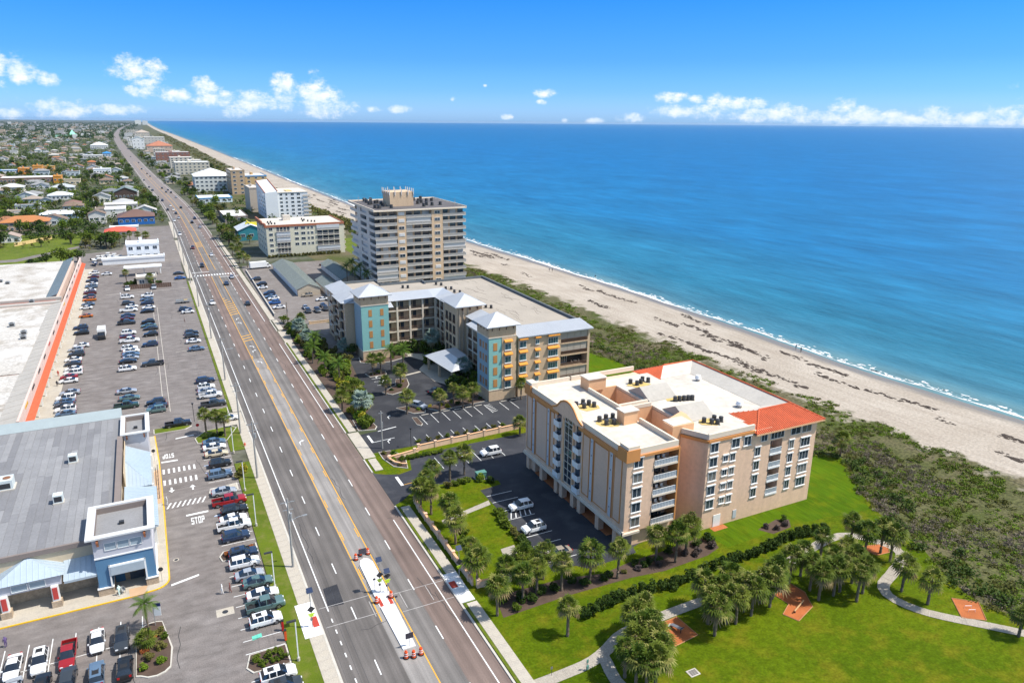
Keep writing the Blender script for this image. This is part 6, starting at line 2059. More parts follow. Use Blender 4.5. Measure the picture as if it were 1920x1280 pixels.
def build_plaza():
 T = thing('shopping_plaza', 'long white-roofed shopping plaza edged by an orange canopy', 'plaza', (-60, 290, 0))
 MB().box(-140, -31.5, 176, 300, 0, 5.2).box(-140, -32.5, 300, 388, 0, 5.2).build('wall', plaza_pink, T)
 # roof fields, each its own sheet with a step between
 for (x0, x1, y0, y1, z, m) in ((-140, -34, 176, 214, 5.2, old_white_roof), (-140, -33.6, 214.6, 258, 5.35, old_white_roof), (-140, -33.6, 258.6, 296, 5.2, old_white_roof), (-140, -36.5, 305, 387, 5.5, old_white_roof)):
  MB().box(x0, x1, y0, y1, z, z + .12).build('roof_field', m, T)
 MB().box(-140, -31.2, 297, 299.5, 5.2, 5.9).box(-140, -31.2, 303, 304.6, 5.2, 6.3).build('fire_wall', roof_grey, T)
 MB().box(-140, -33, 300, 302.6, 5.2, 5.5).build('valley', mat('rust_red_roof', (.3, .09, .06), .8), T)
 k = MB()
 seams(k, (-36.5, 306, 5.5), (-36.5, 388, 5.5), (-32.4, 388, 7.0), (-32.4, 306, 7.0), .6)
 k.build('metal_mansard', mat('slate_metal', (.22, .27, .3), .5, .1), T)
 k = MB()
 seams(k, (-34.2, 176, 5.3), (-34.2, 296, 5.3), (-30.2, 296, 6.0), (-30.2, 176, 6.0), 4.0)
 k.build('sloped_parapet', roof_grey, T)
 MB().box(-30.2, -29.7, 176, 390, 3.2, 6.2).build('sign_fascia', plaza_pink, T)
 k = MB()
 seams(k, (-28.2, 176, 2.9), (-28.2, 392, 2.9), (-29.7, 392, 3.5), (-29.7, 176, 3.5), .8)
 k.build('orange_canopy', orange_roof, T)
 MB().box(-29.6, -28.3, 176, 392, 2.7, 2.85).build('canopy_soffit', white, T)
 for i in range(28):
  y = 179 + i * 7.6
  MB().box(-28.7, -28.4, y - .15, y + .15, 0, 2.7).build('post', white, T)
  if i % 2:
   MB().box(-31.5, -31.42, y - 2.5, y + 2.5, .3, 2.8).build('shop_window', glass, T)
 # shop signs: dark raised letters too small to read
 sg = [mat('sign_dark', (.03, .03, .035), .5), mat('sign_gold', (.6, .35, .03), .5), mat('sign_red', (.45, .03, .03), .5)]
 for i in range(15):
  y = 186 + i * 13.2
  k = MB()
  for q in range(5):
   k.box(-29.7, -29.62, y + q * .9, y + q * .9 + .62, 5.2 + .15 * (q % 2), 5.85)
  k.build('shop_sign', sg[0 if i % 4 else 1 + (i // 4) % 2], T)
 return T


build_plaza()
struct('plaza_walk', MB().box(-31.4, -25.4, 176, 393, -.02, .12), walk_m)
for i, (x, y) in enumerate(((-48, 238), (-46, 205), (-42, 268), (-37, 250), (-37.5, 256), (-52, 340), (-55, 345), (-40, 301))):
 t = thing('rooftop_unit', 'small grey unit on the white plaza roof, %s from the near end' % ordinal(i), 'rooftop unit', (x, y, 5.45), rnd.uniform(-.1, .1), 'plaza rooftop units')
 MB().box(-.8, .8, -.7, .7, 0, 1.1).build('casing', galv, t, False)
 MB().box(-.6, .6, -.72, -.7, .2, .9).build('louvre', dark_metal, t, False)
 MB().cyl(0, 0, 1.1, 1.2, .5, 10).build('fan', dark_metal, t, False)

# white canopy roof of the fuel stop
t = thing('canopy', 'flat white canopy roof standing in front of the fuel kiosk', 'canopy', (-3, 368, 0))
MB().box(-12, 3.5, 366, 372, 3.6, 4.1).build('roof', white, t)
for x in (-11, -4, 2.8):
 MB().box(x - .2, x + .2, 368.8, 369.2, 0, 3.6).build('post', white, t)
t = thing('wooden_fence', 'dark wooden fence with planting round the fuel kiosk', 'fence', (-4, 340, 0))
for i in range(22):
 x = -12 + i * .82
 MB().box(x, x + .74, 337.9 - i * .06, 338.0 - i * .06, 0, 1.9).build('board', mat('brown_board', (.12, .075, .055), .9, .3), t)

# ------------------------------------------------------------------ vehicles
PAINT = {'white': (.8, .8, .79), 'silver': (.42, .44, .47), 'steel blue': (.13, .2, .29), 'navy blue': (.02, .04, .09), 'blue': (.03, .12, .36), 'black': (.012, .013, .016), 'charcoal': (.045, .05, .056), 'dark red': (.12, .015, .018), 'red': (.38, .012, .015), 'orange': (.62, .17, .02), 'cream': (.58, .5, .36), 'beige': (.4, .34, .26), 'green grey': (.12, .2, .19), 'dark green': (.03, .07, .055)}
PMAT = {k: mat('car_paint_' + k.replace(' ', '_'), v, .28, .06, .5, 3, metal=0.0 if k in ('white', 'cream') else .25, spec=.5, coat=.7) for k, v in PAINT.items()}
car_glass = mat('car_glass', (.012, .018, .028), .06, .2, spec=.9)
lamp_m = mat('headlamp', (.7, .72, .75), .15, .05)
tail_m = mat('tail_lamp', (.35, .01, .01), .25, .1)
rim_m = mat('alloy_rim', (.45, .46, .48), .3, .1, metal=.7)
trim_m = mat('car_trim', (.02, .02, .022), .7, .2)

# stations along the car: x, half width, belt height, top height, half width at top
SHAPES = {
 'sedan': dict(L=[(-2.32, .72, .72, .74, .6), (-2.2, .84, .9, .93, .7), (-1.6, .9, .97, 1.0, .72), (-.85, .9, .96, 1.4, .58), (.35, .9, .94, 1.43, .6), (1.15, .9, .92, .96, .72), (2.05, .86, .76, .8, .68), (2.33, .68, .55, .58, .55)], rear=2, r0=3, r1=4, front=5, wb=1.38, wr=.33),
 'suv': dict(L=[(-2.3, .8, .8, .84, .7), (-2.24, .92, 1.05, 1.08, .76), (-2.1, .94, 1.1, 1.14, .78), (-1.75, .94, 1.1, 1.68, .66), (.25, .94, 1.06, 1.72, .67), (1.1, .94, 1.04, 1.1, .78), (2.1, .9, .95, .99, .74), (2.34, .76, .65, .68, .62)], rear=2, r0=3, r1=4, front=5, wb=1.38, wr=.37),
 'pickup': dict(L=[(-.95, .96, 1.12, 1.14, .8), (-.86, .96, 1.15, 1.18, .8), (-.75, .96, 1.15, 1.82, .7), (-.45, .96, 1.13, 1.86, .7), (.7, .96, 1.12, 1.84, .7), (1.5, .96, 1.1, 1.15, .82), (2.6, .93, 1.04, 1.08, .8), (2.85, .82, .7, .74, .7)], rear=1, r0=2, r1=4, front=5, wb=1.8, wr=.4),
}


def car_meshes(kind):
 S = SHAPES[kind]
 st = S['L']
 body, side, side2, ws, rw = MB(), MB(), MB(), MB(), MB()
 rings = []
 for x, w, zb, zt, wt in st:
  rings.append([(x, -w * .9, .28), (x, -w, .5), (x, -w, zb - .12), (x, -w * .95, zb), (x, -wt, zt), (x, -wt * .45, zt + .035), (x, wt * .45, zt + .035), (x, wt, zt), (x, w * .95, zb), (x, w, zb - .12), (x, w, .5), (x, w * .9, .28)])
 for i in range(len(rings) - 1):
  a, b = rings[i], rings[i + 1]
  for j in range(11):
   q = [a[j], b[j], b[j + 1], a[j + 1]]
   tgt = body
   if S['rear'] <= i < S['front']:
    if j in (3, 7): tgt = side if j == 3 else side2
    if 4 <= j <= 6 and i == S['rear']: tgt = rw
    if 4 <= j <= 6 and i == S['front'] - 1: tgt = ws
   tgt.face(q)
 body.face(rings[0])
 body.face(list(reversed(rings[-1])))
 # pillars and roof rails stand a little proud of the glass
 for s_ in (-1, 1):
  for xm in ([(-.25)] if kind != 'pickup' else [.1]) + ([-1.15] if kind == 'suv' else []):
   i = max(k for k in range(len(st)) if st[k][0] <= xm)
   f = (xm - st[i][0]) / (st[i + 1][0] - st[i][0])
   w = st[i][1] * .95 * (1 - f) + st[i + 1][1] * .95 * f
   zb = st[i][2] * (1 - f) + st[i + 1][2] * f
   zt = st[i][3] * (1 - f) + st[i + 1][3] * f
   wt = st[i][4] * (1 - f) + st[i + 1][4] * f
   body.face([(xm - .05, s_ * (w + .012), zb), (xm + .05, s_ * (w + .012), zb), (xm + .05, s_ * (wt + .012), zt), (xm - .05, s_ * (wt + .012), zt)])
  body.box(.85, 1.0, s_ * 1.0 - .09, s_ * 1.0 + .09, st[5][2], st[5][2] + .16)
 if kind == 'pickup':
  body.box(-2.85, -.96, -.96, -.86, .55, 1.12)
  body.box(-2.85, -.96, .86, .96, .55, 1.12)
  body.box(-2.9, -2.8, -.95, .95, .6, 1.12)
  body.box(-2.85, -.9, -.9, .9, .4, .62)
 tr, tr2, arch, liner = MB(), MB(), MB(), MB()
 xf, xr = st[-1][0], (st[0][0] if kind != 'pickup' else -2.9)
 tr.box(xf - .1, xf + .04, -.62, .62, .32, .52)
 tr2.box(xr - .05, xr + .1, -.7, .7, .3, .5)
 pts = [((S['wr'] + .07) * math.cos(R(a)), 0, .34 + (S['wr'] + .07) * math.sin(R(a))) for a in range(0, 181, 30)]
 arch.face(pts + [(pts[-1][0], 0, .2), (pts[0][0], 0, .2)])
 liner.box(-2.78, -1.0, -.85, .85, .62, .65) if kind == 'pickup' else liner.box(-1.3, -.3, -.4, .4, st[3][3] + .02, st[3][3] + .06)
 wh = MB()
 n = 12
 ri = S['wr']
 for q in range(n):
  a, b = 2 * math.pi * q / n, 2 * math.pi * (q + 1) / n
  for rr0, rr1, y0, y1 in ((ri, ri, -.11, .11), (ri, ri * .62, .11, .115), (ri * .62, ri, -.115, -.11)):
   wh.face([(rr0 * math.cos(a), y0, rr0 * math.sin(a)), (rr0 * math.cos(b), y0, rr0 * math.sin(b)), (rr1 * math.cos(b), y1, rr1 * math.sin(b)), (rr1 * math.cos(a), y1, rr1 * math.sin(a))])
 rm = MB()
 for q in range(5):
  a = 2 * math.pi * q / 5
  for sgn in (-1, 1):
   rm.face([(0, sgn * .12, 0), (ri * .64 * math.cos(a - .35), sgn * .118, ri * .64 * math.sin(a - .35)), (ri * .64 * math.cos(a + .35), sgn * .118, ri * .64 * math.sin(a + .35))])
 hl = MB().box(xf - .22, xf - .02, -.17, .17, st[-2][2] - .26, st[-2][2] - .1)
 tl = MB().box(xr - .03, xr + .12, -.14, .14, .78, .98 if kind == 'sedan' else 1.06)
 out = {}
 for nm, mb, m, sm in (('body', body, PMAT['white'], True),('side_window', side, car_glass, False),('side_window2', side2, car_glass, False),('windscreen', ws, car_glass, False),('rear_window', rw, car_glass, False),('front_bumper', tr, trim_m, False),('rear_bumper', tr2, trim_m, False),('wheel_arch', arch, trim_m, False),('bed_liner' if kind == 'pickup' else 'sunroof', liner, trim_m, False),('tyre', wh, rubber, False),('rim', rm, rim_m, False),('headlight', hl, lamp_m, False),('tail_light', tl, tail_m, False)):
  out[nm] = mb.mesh(nm, mats=[m], smooth=False)
 return out


CARM = {k: car_meshes(k) for k in SHAPES}


def place_car(x, y, deg, kind, col, label, group, near=True):
 S = SHAPES[kind]
 M_ = CARM[kind]
 nm = {'sedan': 'parked_car', 'suv': 'sport_utility_vehicle', 'pickup': 'pickup_truck'}[kind]
 if group.startswith('vehicles driving'):
  nm = nm.replace('parked_car', 'passenger_car')
 t = thing(nm, label, {'sedan': 'car', 'suv': 'car', 'pickup': 'truck'}[kind], (x, y, 0.01), R(deg) + rnd.uniform(-.025, .025), group)
 t.scale = (rnd.uniform(.92, 1.04), rnd.uniform(.96, 1.02), rnd.uniform(.95, 1.04))
 b = inst('body', M_['body'], t)
 b.material_slots[0].link = 'OBJECT'
 b.material_slots[0].material = PMAT[col]
 for p in ('side_window', 'side_window2', 'windscreen', 'rear_window', 'front_bumper', 'rear_bumper') + (('bed_liner',) if kind == 'pickup' else ('sunroof',) if kind == 'suv' and (x * 7 + y) % 3 < 1.6 else ()):
  inst(p.strip('2'), M_[p], t)
 for xw in (-S['wb'] - (.25 if kind == 'pickup' else 0), S['wb']):
  for s_ in (-1, 1):
   w = inst('wheel', M_['tyre'], t, (xw, s_ * (.82 if kind != 'pickup' else .86), S['wr'] - .01))
   inst('wheel_arch', M_['wheel_arch'], t, (xw, s_ * (.932 if kind != 'pickup' else .962), 0))
   if near:
    inst('rim', M_['rim'], w)
 if near:
  for s_ in (-1, 1):
   inst('headlight', M_['headlight'], t, (0, s_ * .55, 0))
   inst('tail_light', M_['tail_light'], t, (0, s_ * .66, 0))
 return t


ROWS = {'orange': ('beside the orange canopy', 'cars parked beside the orange canopy'),
  'midwest': ('of middle rows, left half', 'cars parked in the middle rows, left half'),
  'mideast': ('of middle rows, right half', 'cars parked in the middle rows, right half'),
  'kerb': ('along the plaza verge', 'cars parked along the road verge'),
  'store': ('opposite the supermarket', 'cars parked opposite the supermarket'),
  'lower': ('below the red-flowered island', 'cars parked below the flower island'),
  'lower2': ('beyond the bottom hedge', 'cars parked at the bottom edge'),
  'corner': ('front line by the palm island', 'cars parked by the palm island, front line'),
  'corner2': ('bottom line by the palm island', 'cars parked by the palm island, back line'),
  'north': ('along the motor court wall', 'cars parked along the retaining wall')}
KN = {'sedan': 'sedan', 'suv': 'SUV', 'pickup': 'pickup'}
MISC = ['white SUV facing the camera, left of the kiosk fence', 'silver SUV facing the camera, right of the kiosk fence', 'white sedan parked alone at the far head of the orange row', 'black pickup crossing the aisle behind the supermarket tower', 'white sedan leaving the lot across the left sidewalk']
for key, cars in CARS.items():
 for i, (x, y, deg, kind, col) in enumerate(cars):
  if key in ROWS:
   lb = '%s %s, %s from the %s %s' % (col, KN[kind], ordinal(i), 'left' if key.startswith('corner') else 'near end', ROWS[key][0])
   gr = ROWS[key][1]
  elif key == 'misc':
   lb, gr = MISC[i], 'other cars about the plaza lot'
  elif key == 'garage':
   lb = '%s %s in the motor court, %s' % (col, KN[kind], ['beside the long garage wall', 'left of the shrub in front of the black one', 'first dark one below the garages', 'between two black ones', 'rightmost, against the resort wall', 'half hidden behind the rightmost one', 'alone under the tree by the garage', 'far away behind the garages'][i])
   gr = 'cars parked in the motor court'
  elif key == 'tealv':
   lb, gr = ['silver SUV parked under a palm in the resort lot', 'black sedan beside the resort entrance walk'][i], 'cars parked at the resort'
  elif key == 'peachv':
   lb, gr = ['white SUV with sunroof nearest the striped bay of the peach building', 'white SUV with dark roof glass, lower of the two in the bay row', 'beige sedan half hidden behind palms below the peach building', 'white SUV by the hedge at the north wall of the peach building'][i], 'cars parked at the peach building'
  else:
   lb = '%s %s driving on the main road, %s nearest to the camera' % (col, KN[kind], ordinal(sorted(c[1] for c in cars).index(y)))
   gr = 'vehicles driving on the main road'
  place_car(x, y, deg, kind, col, lb, gr, near=y < 260)


def box_truck(name, label, x, y, deg, cabcol, L=5.2, h=3.1):
 t = thing(name, label, 'truck', (x, y, 0), R(deg))
 MB().box(-L + 1.2, 1.2, -1.15, 1.15, .75, h).build('cargo_box', white, t, False)
 MB().box(-L + 1.2, 3.2, -.8, .8, .45, .75).build('chassis', trim_m, t, False)
 c = MB()
 c.prism([(1.3, -1.0), (3.3, -.95), (3.3, .95), (1.3, 1.0)], .5, [2.3, 1.3, 1.3, 2.3])
 c.box(1.3, 2.3, -1.0, 1.0, .6, 2.3)
 c.build('cab', cabcol, t, False)
 MB().face([(2.33, -.85, 2.2), (2.33, .85, 2.2), (2.9, .85, 1.62), (2.9, -.85, 1.62)]).build('windscreen', car_glass, t, False)
 for s_ in (-1.02, 1.02):
  MB().box(1.5, 2.2, s_ - .01, s_ + .01, 1.5, 2.15).build('side_window', car_glass, t, False)
 for xw in (-L + 2.2, 2.5):
  for s_ in (-.95, .95):
   w = inst('wheel', CARM['pickup']['tyre'], t, (xw, s_, .42), 0, (1.1, 1.3, 1.1))
   inst('rim', CARM['pickup']['rim'], w)


p_ = G_VAN
box_truck('delivery_van', 'boxy delivery van with white roof driving down the left aisle', p_[0], p_[1], 270, trim_m)
box_truck('box_truck', 'white box truck parked before the hedge of the cream block', 47.5, 363, 6, white, 7.6, 3.3)
t = thing('trailer', 'pale flatbed trailer parked at the verge of the plaza lot', 'trailer', (*G_TRAILER, 0), 0)
MB().box(-2.6, 2.6, -1.1, 1.1, .7, .85).box(-2.6, 2.6, -1.1, -1.0, .85, 1.3).box(-2.6, 2.6, 1.0, 1.1, .85, 1.3).build('bed', galv, t, False)
MB().box(2.6, 3.8, -.05, .05, .55, .65).build('drawbar', galv, t, False)
MB().box(.2, 1.6, -.6, .7, .85, 1.2).build('load', mat('tan_load', (.5, .33, .1), .8), t, False)
for xw in (-.6, .5):
 for s_ in (-1.15, 1.15):
  inst('wheel', CARM['sedan']['tyre'], t, (xw, s_, .33))
# boats on trailers in the showroom yard
for i, (x, y, rz, col) in enumerate(((-24, 414, 20, white), (-17, 418, 10, white), (-25, 402, -80, mat('navy_hull', (.03, .05, .13), .4)), (-20, 422, 0, white))):
 t = thing('boat', '%s boat on a trailer in the showroom yard, %s from the plaza' % ('navy' if i == 2 else 'white', ordinal(i)), 'boat', (x, y, 0), R(rz), 'boats in the showroom yard')
 h = MB()
 st = [(-3.2, 1.1, 1.5), (-1, 1.2, 1.5), (1.2, 1.05, 1.6), (2.6, .55, 1.75), (3.4, .05, 1.9)]
 for a, b in zip(st, st[1:]):
  for s_ in (-1, 1):
   h.face([(a[0], s_ * a[1], a[2]), (b[0], s_ * b[1], b[2]), (b[0], 0, .6 + .15 * (b[0] > 2)), (a[0], 0, .6)])
  h.face([(a[0], -a[1] * .85, a[2] - .15), (b[0], -b[1] * .85, b[2] - .15), (b[0], b[1] * .85, b[2] - .15), (a[0], a[1] * .85, a[2] - .15)])
 h.face([(-3.2, -1.1, 1.5), (-3.2, 1.1, 1.5), (-3.2, 0, .6)])
 h.build('hull', col, t, False)
 MB().box(-.6, .7, -.5, .5, 1.4, 2.0).box(-.8, 1.0, -.8, .8, 2.7, 2.78).box(-.05, .05, -.7, -.65, 1.4, 2.7).box(-.05, .05, .65, .7, 1.4, 2.7).build('console', white, t, False)
 MB().box(-3.8, -3.2, -.25, .25, .8, 1.9).build('outboard_motor', trim_m, t, False)
 MB().box(-2.5, 4.2, -.06, .06, .35, .5).build('trailer_frame', galv, t, False)
 for s_ in (-1, 1):
  inst('wheel', CARM['sedan']['tyre'], t, (-1.2, s_, .33))

# ------------------------------------------------------------------ plants
sabal_g = leafmat('sabal_leaf', (0.04, 0.08, 0.008), (0.15, 0.175, 0.026), .12)
sabal_y = leafmat('sabal_leaf_pale', (0.17, 0.19, 0.04), (0.33, 0.3, 0.1), .2)
sabal_d = leafmat('dead_frond', (0.2, 0.145, 0.07), (0.3, 0.23, 0.12), .1)
silver_g = leafmat('silver_leaf', (0.13, 0.19, 0.16), (0.28, 0.35, 0.29), .1)
feather_g = leafmat('feather_leaf', (0.05, 0.12, 0.015), (0.13, 0.19, 0.03), .25)
leaf_dark = leafmat('dark_leaf', (0.028, 0.055, 0.01), (0.075, 0.115, 0.02), .15)
leaf_mid = leafmat('mid_leaf', (0.06, 0.105, 0.01), (0.15, 0.195, 0.024), .2)
leaf_bright = leafmat('bright_leaf', (0.11, 0.2, 0.015), (0.22, 0.29, 0.03), .25)
leaf_olive = leafmat('olive_leaf', (0.09, 0.095, 0.022), (0.19, 0.175, 0.05), .15)
leaf_dry = leafmat('dry_leaf', (0.14, 0.112, 0.082), (0.27, 0.225, 0.175), .1)
leaf_purple = leafmat('purple_grey_leaf', (0.085, 0.065, 0.055), (0.15, 0.12, 0.11), .1)
leaf_yellow = leafmat('yellow_leaf', (0.25, 0.26, 0.02), (0.42, 0.36, 0.04), .25)
leaf_red = leafmat('copper_leaf', (0.3, 0.08, 0.03), (0.45, 0.18, 0.06), .2)


def mesh_np(name, V, F4, mats, mi=None):
 """fast mesh from numpy arrays of quads"""
 me = bpy.data.meshes.new(name)
 nv, nf = len(V), len(F4)
 me.vertices.add(nv)
 me.vertices.foreach_set('co', np.asarray(V, dtype=np.float32).ravel())
 me.loops.add(nf * 4)
 me.loops.foreach_set('vertex_index', np.asarray(F4, dtype=np.int32).ravel())
 me.polygons.add(nf)
 me.polygons.foreach_set('loop_start', np.arange(0, nf * 4, 4, dtype=np.int32))
 for m in mats:
  me.materials.append(m)
 if mi is not None:
  me.polygons.foreach_set('material_index', np.asarray(mi, dtype=np.int32))
 me.update()
 me.validate()
 return me


def leaf_quads(P, size, rng, up=0.35, aspect=1.7):
 """P (n,3) leaf centres -> vertices of small bent leaf quads with random facing"""
 n = len(P)
 nrm = rng.normal(size=(n, 3))
 nrm[:, 2] = np.abs(nrm[:, 2]) + up
 nrm /= np.linalg.norm(nrm, axis=1)[:, None]
 a = np.cross(nrm, rng.normal(size=(n, 3)))
 a /= np.linalg.norm(a, axis=1)[:, None] + 1e-9
 b = np.cross(nrm, a)
 s = (size * rng.uniform(.6, 1.3, n))[:, None] if np.isscalar(size) else (size * rng.uniform(.6, 1.3, n))[:, None]
 V = np.empty((n, 4, 3))
 V[:, 0] = P - a * s * .5 * aspect
 V[:, 1] = P + b * s * .5
 V[:, 2] = P + a * s * .5 * aspect - nrm * s * .15
 V[:, 3] = P - b * s * .5
 return V.reshape(-1, 3), np.arange(n * 4).reshape(n, 4)


def lump_points(rng, n, lumps, rx, rz, hollow=.55):
 """leaf centres on overlapping lumps that fill an ellipsoid: clumps with gaps between"""
 pts = []
 c = rng.normal(size=(lumps, 3))
 c /= np.linalg.norm(c, axis=1)[:, None]
 c *= rng.uniform(.25, .72, lumps)[:, None]
 rad = rng.uniform(.3, .5, lumps)
 per = n // lumps
 for i in range(lumps):
  d = rng.normal(size=(per, 3))
  d /= np.linalg.norm(d, axis=1)[:, None]
  r = rad[i] * rng.uniform(hollow, 1.0, per) ** .5
  pts.append(c[i] + d * r[:, None])
 P = np.concatenate(pts)
 P[:, 0] *= rx
 P[:, 1] *= rx
 P[:, 2] *= rz
 return P


def sabal_crown(seed, nl=38, rp=(.75, 1.25), rl=(.85, 1.25), mats=(sabal_g, sabal_y, sabal_d), nb=10, dead=.2):
 rg = random.Random(seed)
 mb = MB()
 for i in range(nl):
  t = (i + .5) / nl
  el = R(82 - 128 * t ** .85) + rg.uniform(-.15, .15)
  az = i * 2.39996 + rg.uniform(-.3, .3)
  d = Vector((math.cos(el) * math.cos(az), math.cos(el) * math.sin(az), math.sin(el)))
  sd_ = Vector((-math.sin(az), math.cos(az), 0))
  u = sd_.cross(d) * -1
  lp = rg.uniform(*rp)
  o = d * lp
  o.z -= .12 * lp
  m = 2 if t > 1 - dead and rg.random() < .75 else (1 if rg.random() < .22 else 0)
  w = sd_ * .03
  mb.face([tuple(-w), tuple(w), tuple(o + w), tuple(o - w)], 1 if m == 0 else m)
  ln = rg.uniform(*rl)
  for k in range(nb):
   f = (k + .5) / nb * 2 - 1
   a = f * 2.0
   dd = (d * math.cos(a) + sd_ * math.sin(a)).normalized()
   l2 = ln * (1 - .25 * abs(f))
   mid = o + dd * l2 * .55 + u * (.12 * (1 - abs(f)))
   tip = o + dd * l2 + Vector((0, 0, -.3 * l2 * rg.uniform(.5, 1.3)))
   sw = dd.cross(u).normalized() * (.085 * ln)
   mb.face([tuple(o), tuple(mid - sw), tuple(tip), tuple(mid + sw)], m)
 return mb.mesh('crown', mats=list(mats))


def trunk_mesh(r0, r1, bend=0.0, rings=14, rough=.03, seed=0):
 rg = random.Random(seed)
 mb = MB()
 pts, rs = [], []
 for i in range(rings + 1):
  t = i / rings
  pts.append((bend * t * t, 0, t))
  rs.append((r0 + (r1 - r0) * t) * (1 + (rough * 3 if i % 2 else -rough * 3)) + rg.uniform(-.005, .01))
 mb.tube(pts, rs, 8)
 return mb.mesh('trunk', mats=[trunkm])


SABAL = [sabal_crown(s_) for s_ in range(6)]
SILVER = [sabal_crown(40 + s_, 30, (.9, 1.4), (1.1, 1.5), (silver_g, silver_g, sabal_d), 12, .06) for s_ in range(3)]
TRUNKS = [trunk_mesh(.2, .16, b_, seed=i) for i, b_ in enumerate((0, .06, -.05, .1))]


def frond_mesh(seed, L=2.9, n=15, m=feather_g):
 rg = random.Random(seed)
 mb = MB()
 pts = []
 for i in range(7):
  t = i / 6
  pts.append(Vector((L * t * (1 - .12 * t), 0, .55 * L * t - .95 * L * t * t * .75)))
 mb.tube([tuple(p) for p in pts], [.035, .03, .027, .022, .018, .013, .008], 4)
 for k in range(n):
  t = .16 + .84 * k / (n - 1)
  i = min(5, int(t * 6))
  p = pts[i].lerp(pts[i + 1], t * 6 - i)
  d = (pts[i + 1] - pts[i]).normalized()
  ln = .75 * math.sin(math.pi * min(.97, .18 + .8 * t)) * rg.uniform(.85, 1.1) * L / 2.9
  for s_ in (-1, 1):
   dirv = (d * .55 + Vector((0, s_, 0)) * .8 + Vector((0, 0, -.35))).normalized()
   w = d * .055
   q = p + dirv * ln
   mb.face([tuple(p - w), tuple(p + w), tuple(p + dirv * ln * .6 + w), tuple(q)], 0)
 return mb.mesh('frond', mats=[m])


FROND = [frond_mesh(s_) for s_ in range(4)]
BUD = MB().tube([(0, 0, -.3), (0, 0, .1), (0, 0, .5)], [.16, .2, .03], 7).mesh('crown', mats=[feather_g])


def feather_palm(x, y, h, label, group, s=1.0, nf=20):
 t = thing('feather_palm', label, 'palm tree', (x, y, 0), rnd.uniform(0, 6), group)
 b = rnd.choice((.02, .1, -.08))
 tk = inst('trunk', rnd.choice(TRUNKS), t, (0, 0, 0), 0, (s * .95, s * .95, h))
 c = inst('crown', BUD, t, (0, 0, h), 0, (s, s, s))
 for i in range(nf):
  f = inst('frond', FROND[i % 4], c, (0, 0, .15))
  tilt = R(-58 + 95 * (i / nf) ** .9 + rnd.uniform(-8, 8))
  f.rotation_euler = (0, tilt, i * 2.39996 + rnd.uniform(-.2, .2))
 return t


PG = {'lawn': ('on the lawn edge below the peach building', 'sabal palms beside the peach building'),
 'corner': ('at the corner of the low peach wall', 'sabal palms at the wall corner'),
 'drive': ('by the driveway of the peach building', 'sabal palms by the driveway'),
 'clump': ('in the clump beside the incline bench', 'sabal palms in the bench clump'),
 'grove': ('in the left half of the park grove', 'sabal palms of the park grove'),
 'grove2': ('in the right half of the park grove', 'sabal palms of the park grove'),
 'dune': ('in the group where the path meets the dune', 'sabal palms at the dune end'),
 'path': ('beside the curved park path', 'sabal palms beside the curved path'),
 'duneedge': ('at the dune edge beside the sea end of the peach building', 'sabal palm at the dune edge'),
 'teallot': ('in the islands of the resort parking', 'sabal palms of the resort parking'),
 'tealbed': ('in the bed along the south side of the resort', 'sabal palms along the resort'),
 'tealfront': ('in front of the teal resort tower', 'feather palms of the resort'),
 'silver': ('near the resort', 'silver fan palms near the resort'),
 'store': ('on the island by the supermarket exit', 'palms at the supermarket exit'),
 'storeisl': ('on the flowered island at the bottom left', 'low palm on the flowered island'),
 'gas': ('at the fuel kiosk', 'palms at the fuel kiosk'),
 'tallfront': ('at the foot of the high-rise', 'feather palms by the high-rise'),
 'redroof': ('in the row before the coral red roof', 'palms before the coral red roof'),
 'avenue': ('on the right roadside before the cream block', 'palms along the far right roadside')}
cnt = {}
tot = {}
for p in PALMS:
 tot[(p[0], p[1])] = tot.get((p[0], p[1]), 0) + 1
for kind, grp, x, y, h in sorted(PALMS, key=lambda p: (p[1], p[2])):
 k = (kind, grp)
 i = cnt.get(k, 0)
 cnt[k] = i + 1
 wh, gr = PG[grp]
 nm = {'sabal': 'sabal palm', 'feather': 'feather palm with arching fronds', 'silver': 'silvery blue fan palm'}[kind]
 lb = '%s %s' % (nm, wh) if tot[k] == 1 else '%s %s, %s from the left' % (nm, wh, ordinal(i))
 if kind == 'feather':
  feather_palm(x, y, h, lb, gr, 1.15 if grp in ('tealfront', 'tallfront') else .8, 22)
  continue
 t = thing('sabal_palm' if kind == 'sabal' else 'silver_palm', lb, 'palm tree', (x, y, 0), rnd.uniform(0, 6), gr)
 inst('trunk', rnd.choice(TRUNKS), t, (0, 0, 0), 0, (1.1, 1.1, h + .1))
 s_ = rnd.uniform(.92, 1.3) * (1.05 if kind == 'silver' else 1.0) * (.65 if grp == 'storeisl' else 1)
 inst('crown', rnd.choice(SABAL if kind == 'sabal' else SILVER), t, (0, 0, h), rnd.uniform(0, 6), (s_, s_, s_ * rnd.uniform(.9, 1.05)))

# -------- bushes
def bush_mesh(seed, n, leaf, m, lumps=7, flat=.75, name='foliage'):
 rg = np.random.default_rng(seed)
 P = lump_points(rg, n, lumps, 1.0, flat)
 P[:, 2] += flat * .75
 P[:, 2] = np.maximum(P[:, 2], .03)
 V, F = leaf_quads(P, leaf, rg)
 return mesh_np(name, V, F, [m])


BUSH = {}
for key, m in (('dark', leaf_dark),('mid', leaf_mid),('bright', leaf_bright),('olive', leaf_olive),('purple', leaf_purple),('yellow', leaf_yellow),('red', leaf_red)):
 BUSH[key] = [bush_mesh(hash(key) % 1000 + i if False else i * 17 + len(key), 520, .17, m) for i in range(3)]
STEM = MB().tube([(0, 0, -.05), (.03, 0, .35), (.12, .05, .8)], [.05, .04, .02], 5).tube([(0, 0, 0), (-.1, .08, .4), (-.2, .2, .75)], [.04, .03, .015], 5).mesh('stem', mats=[barkm])


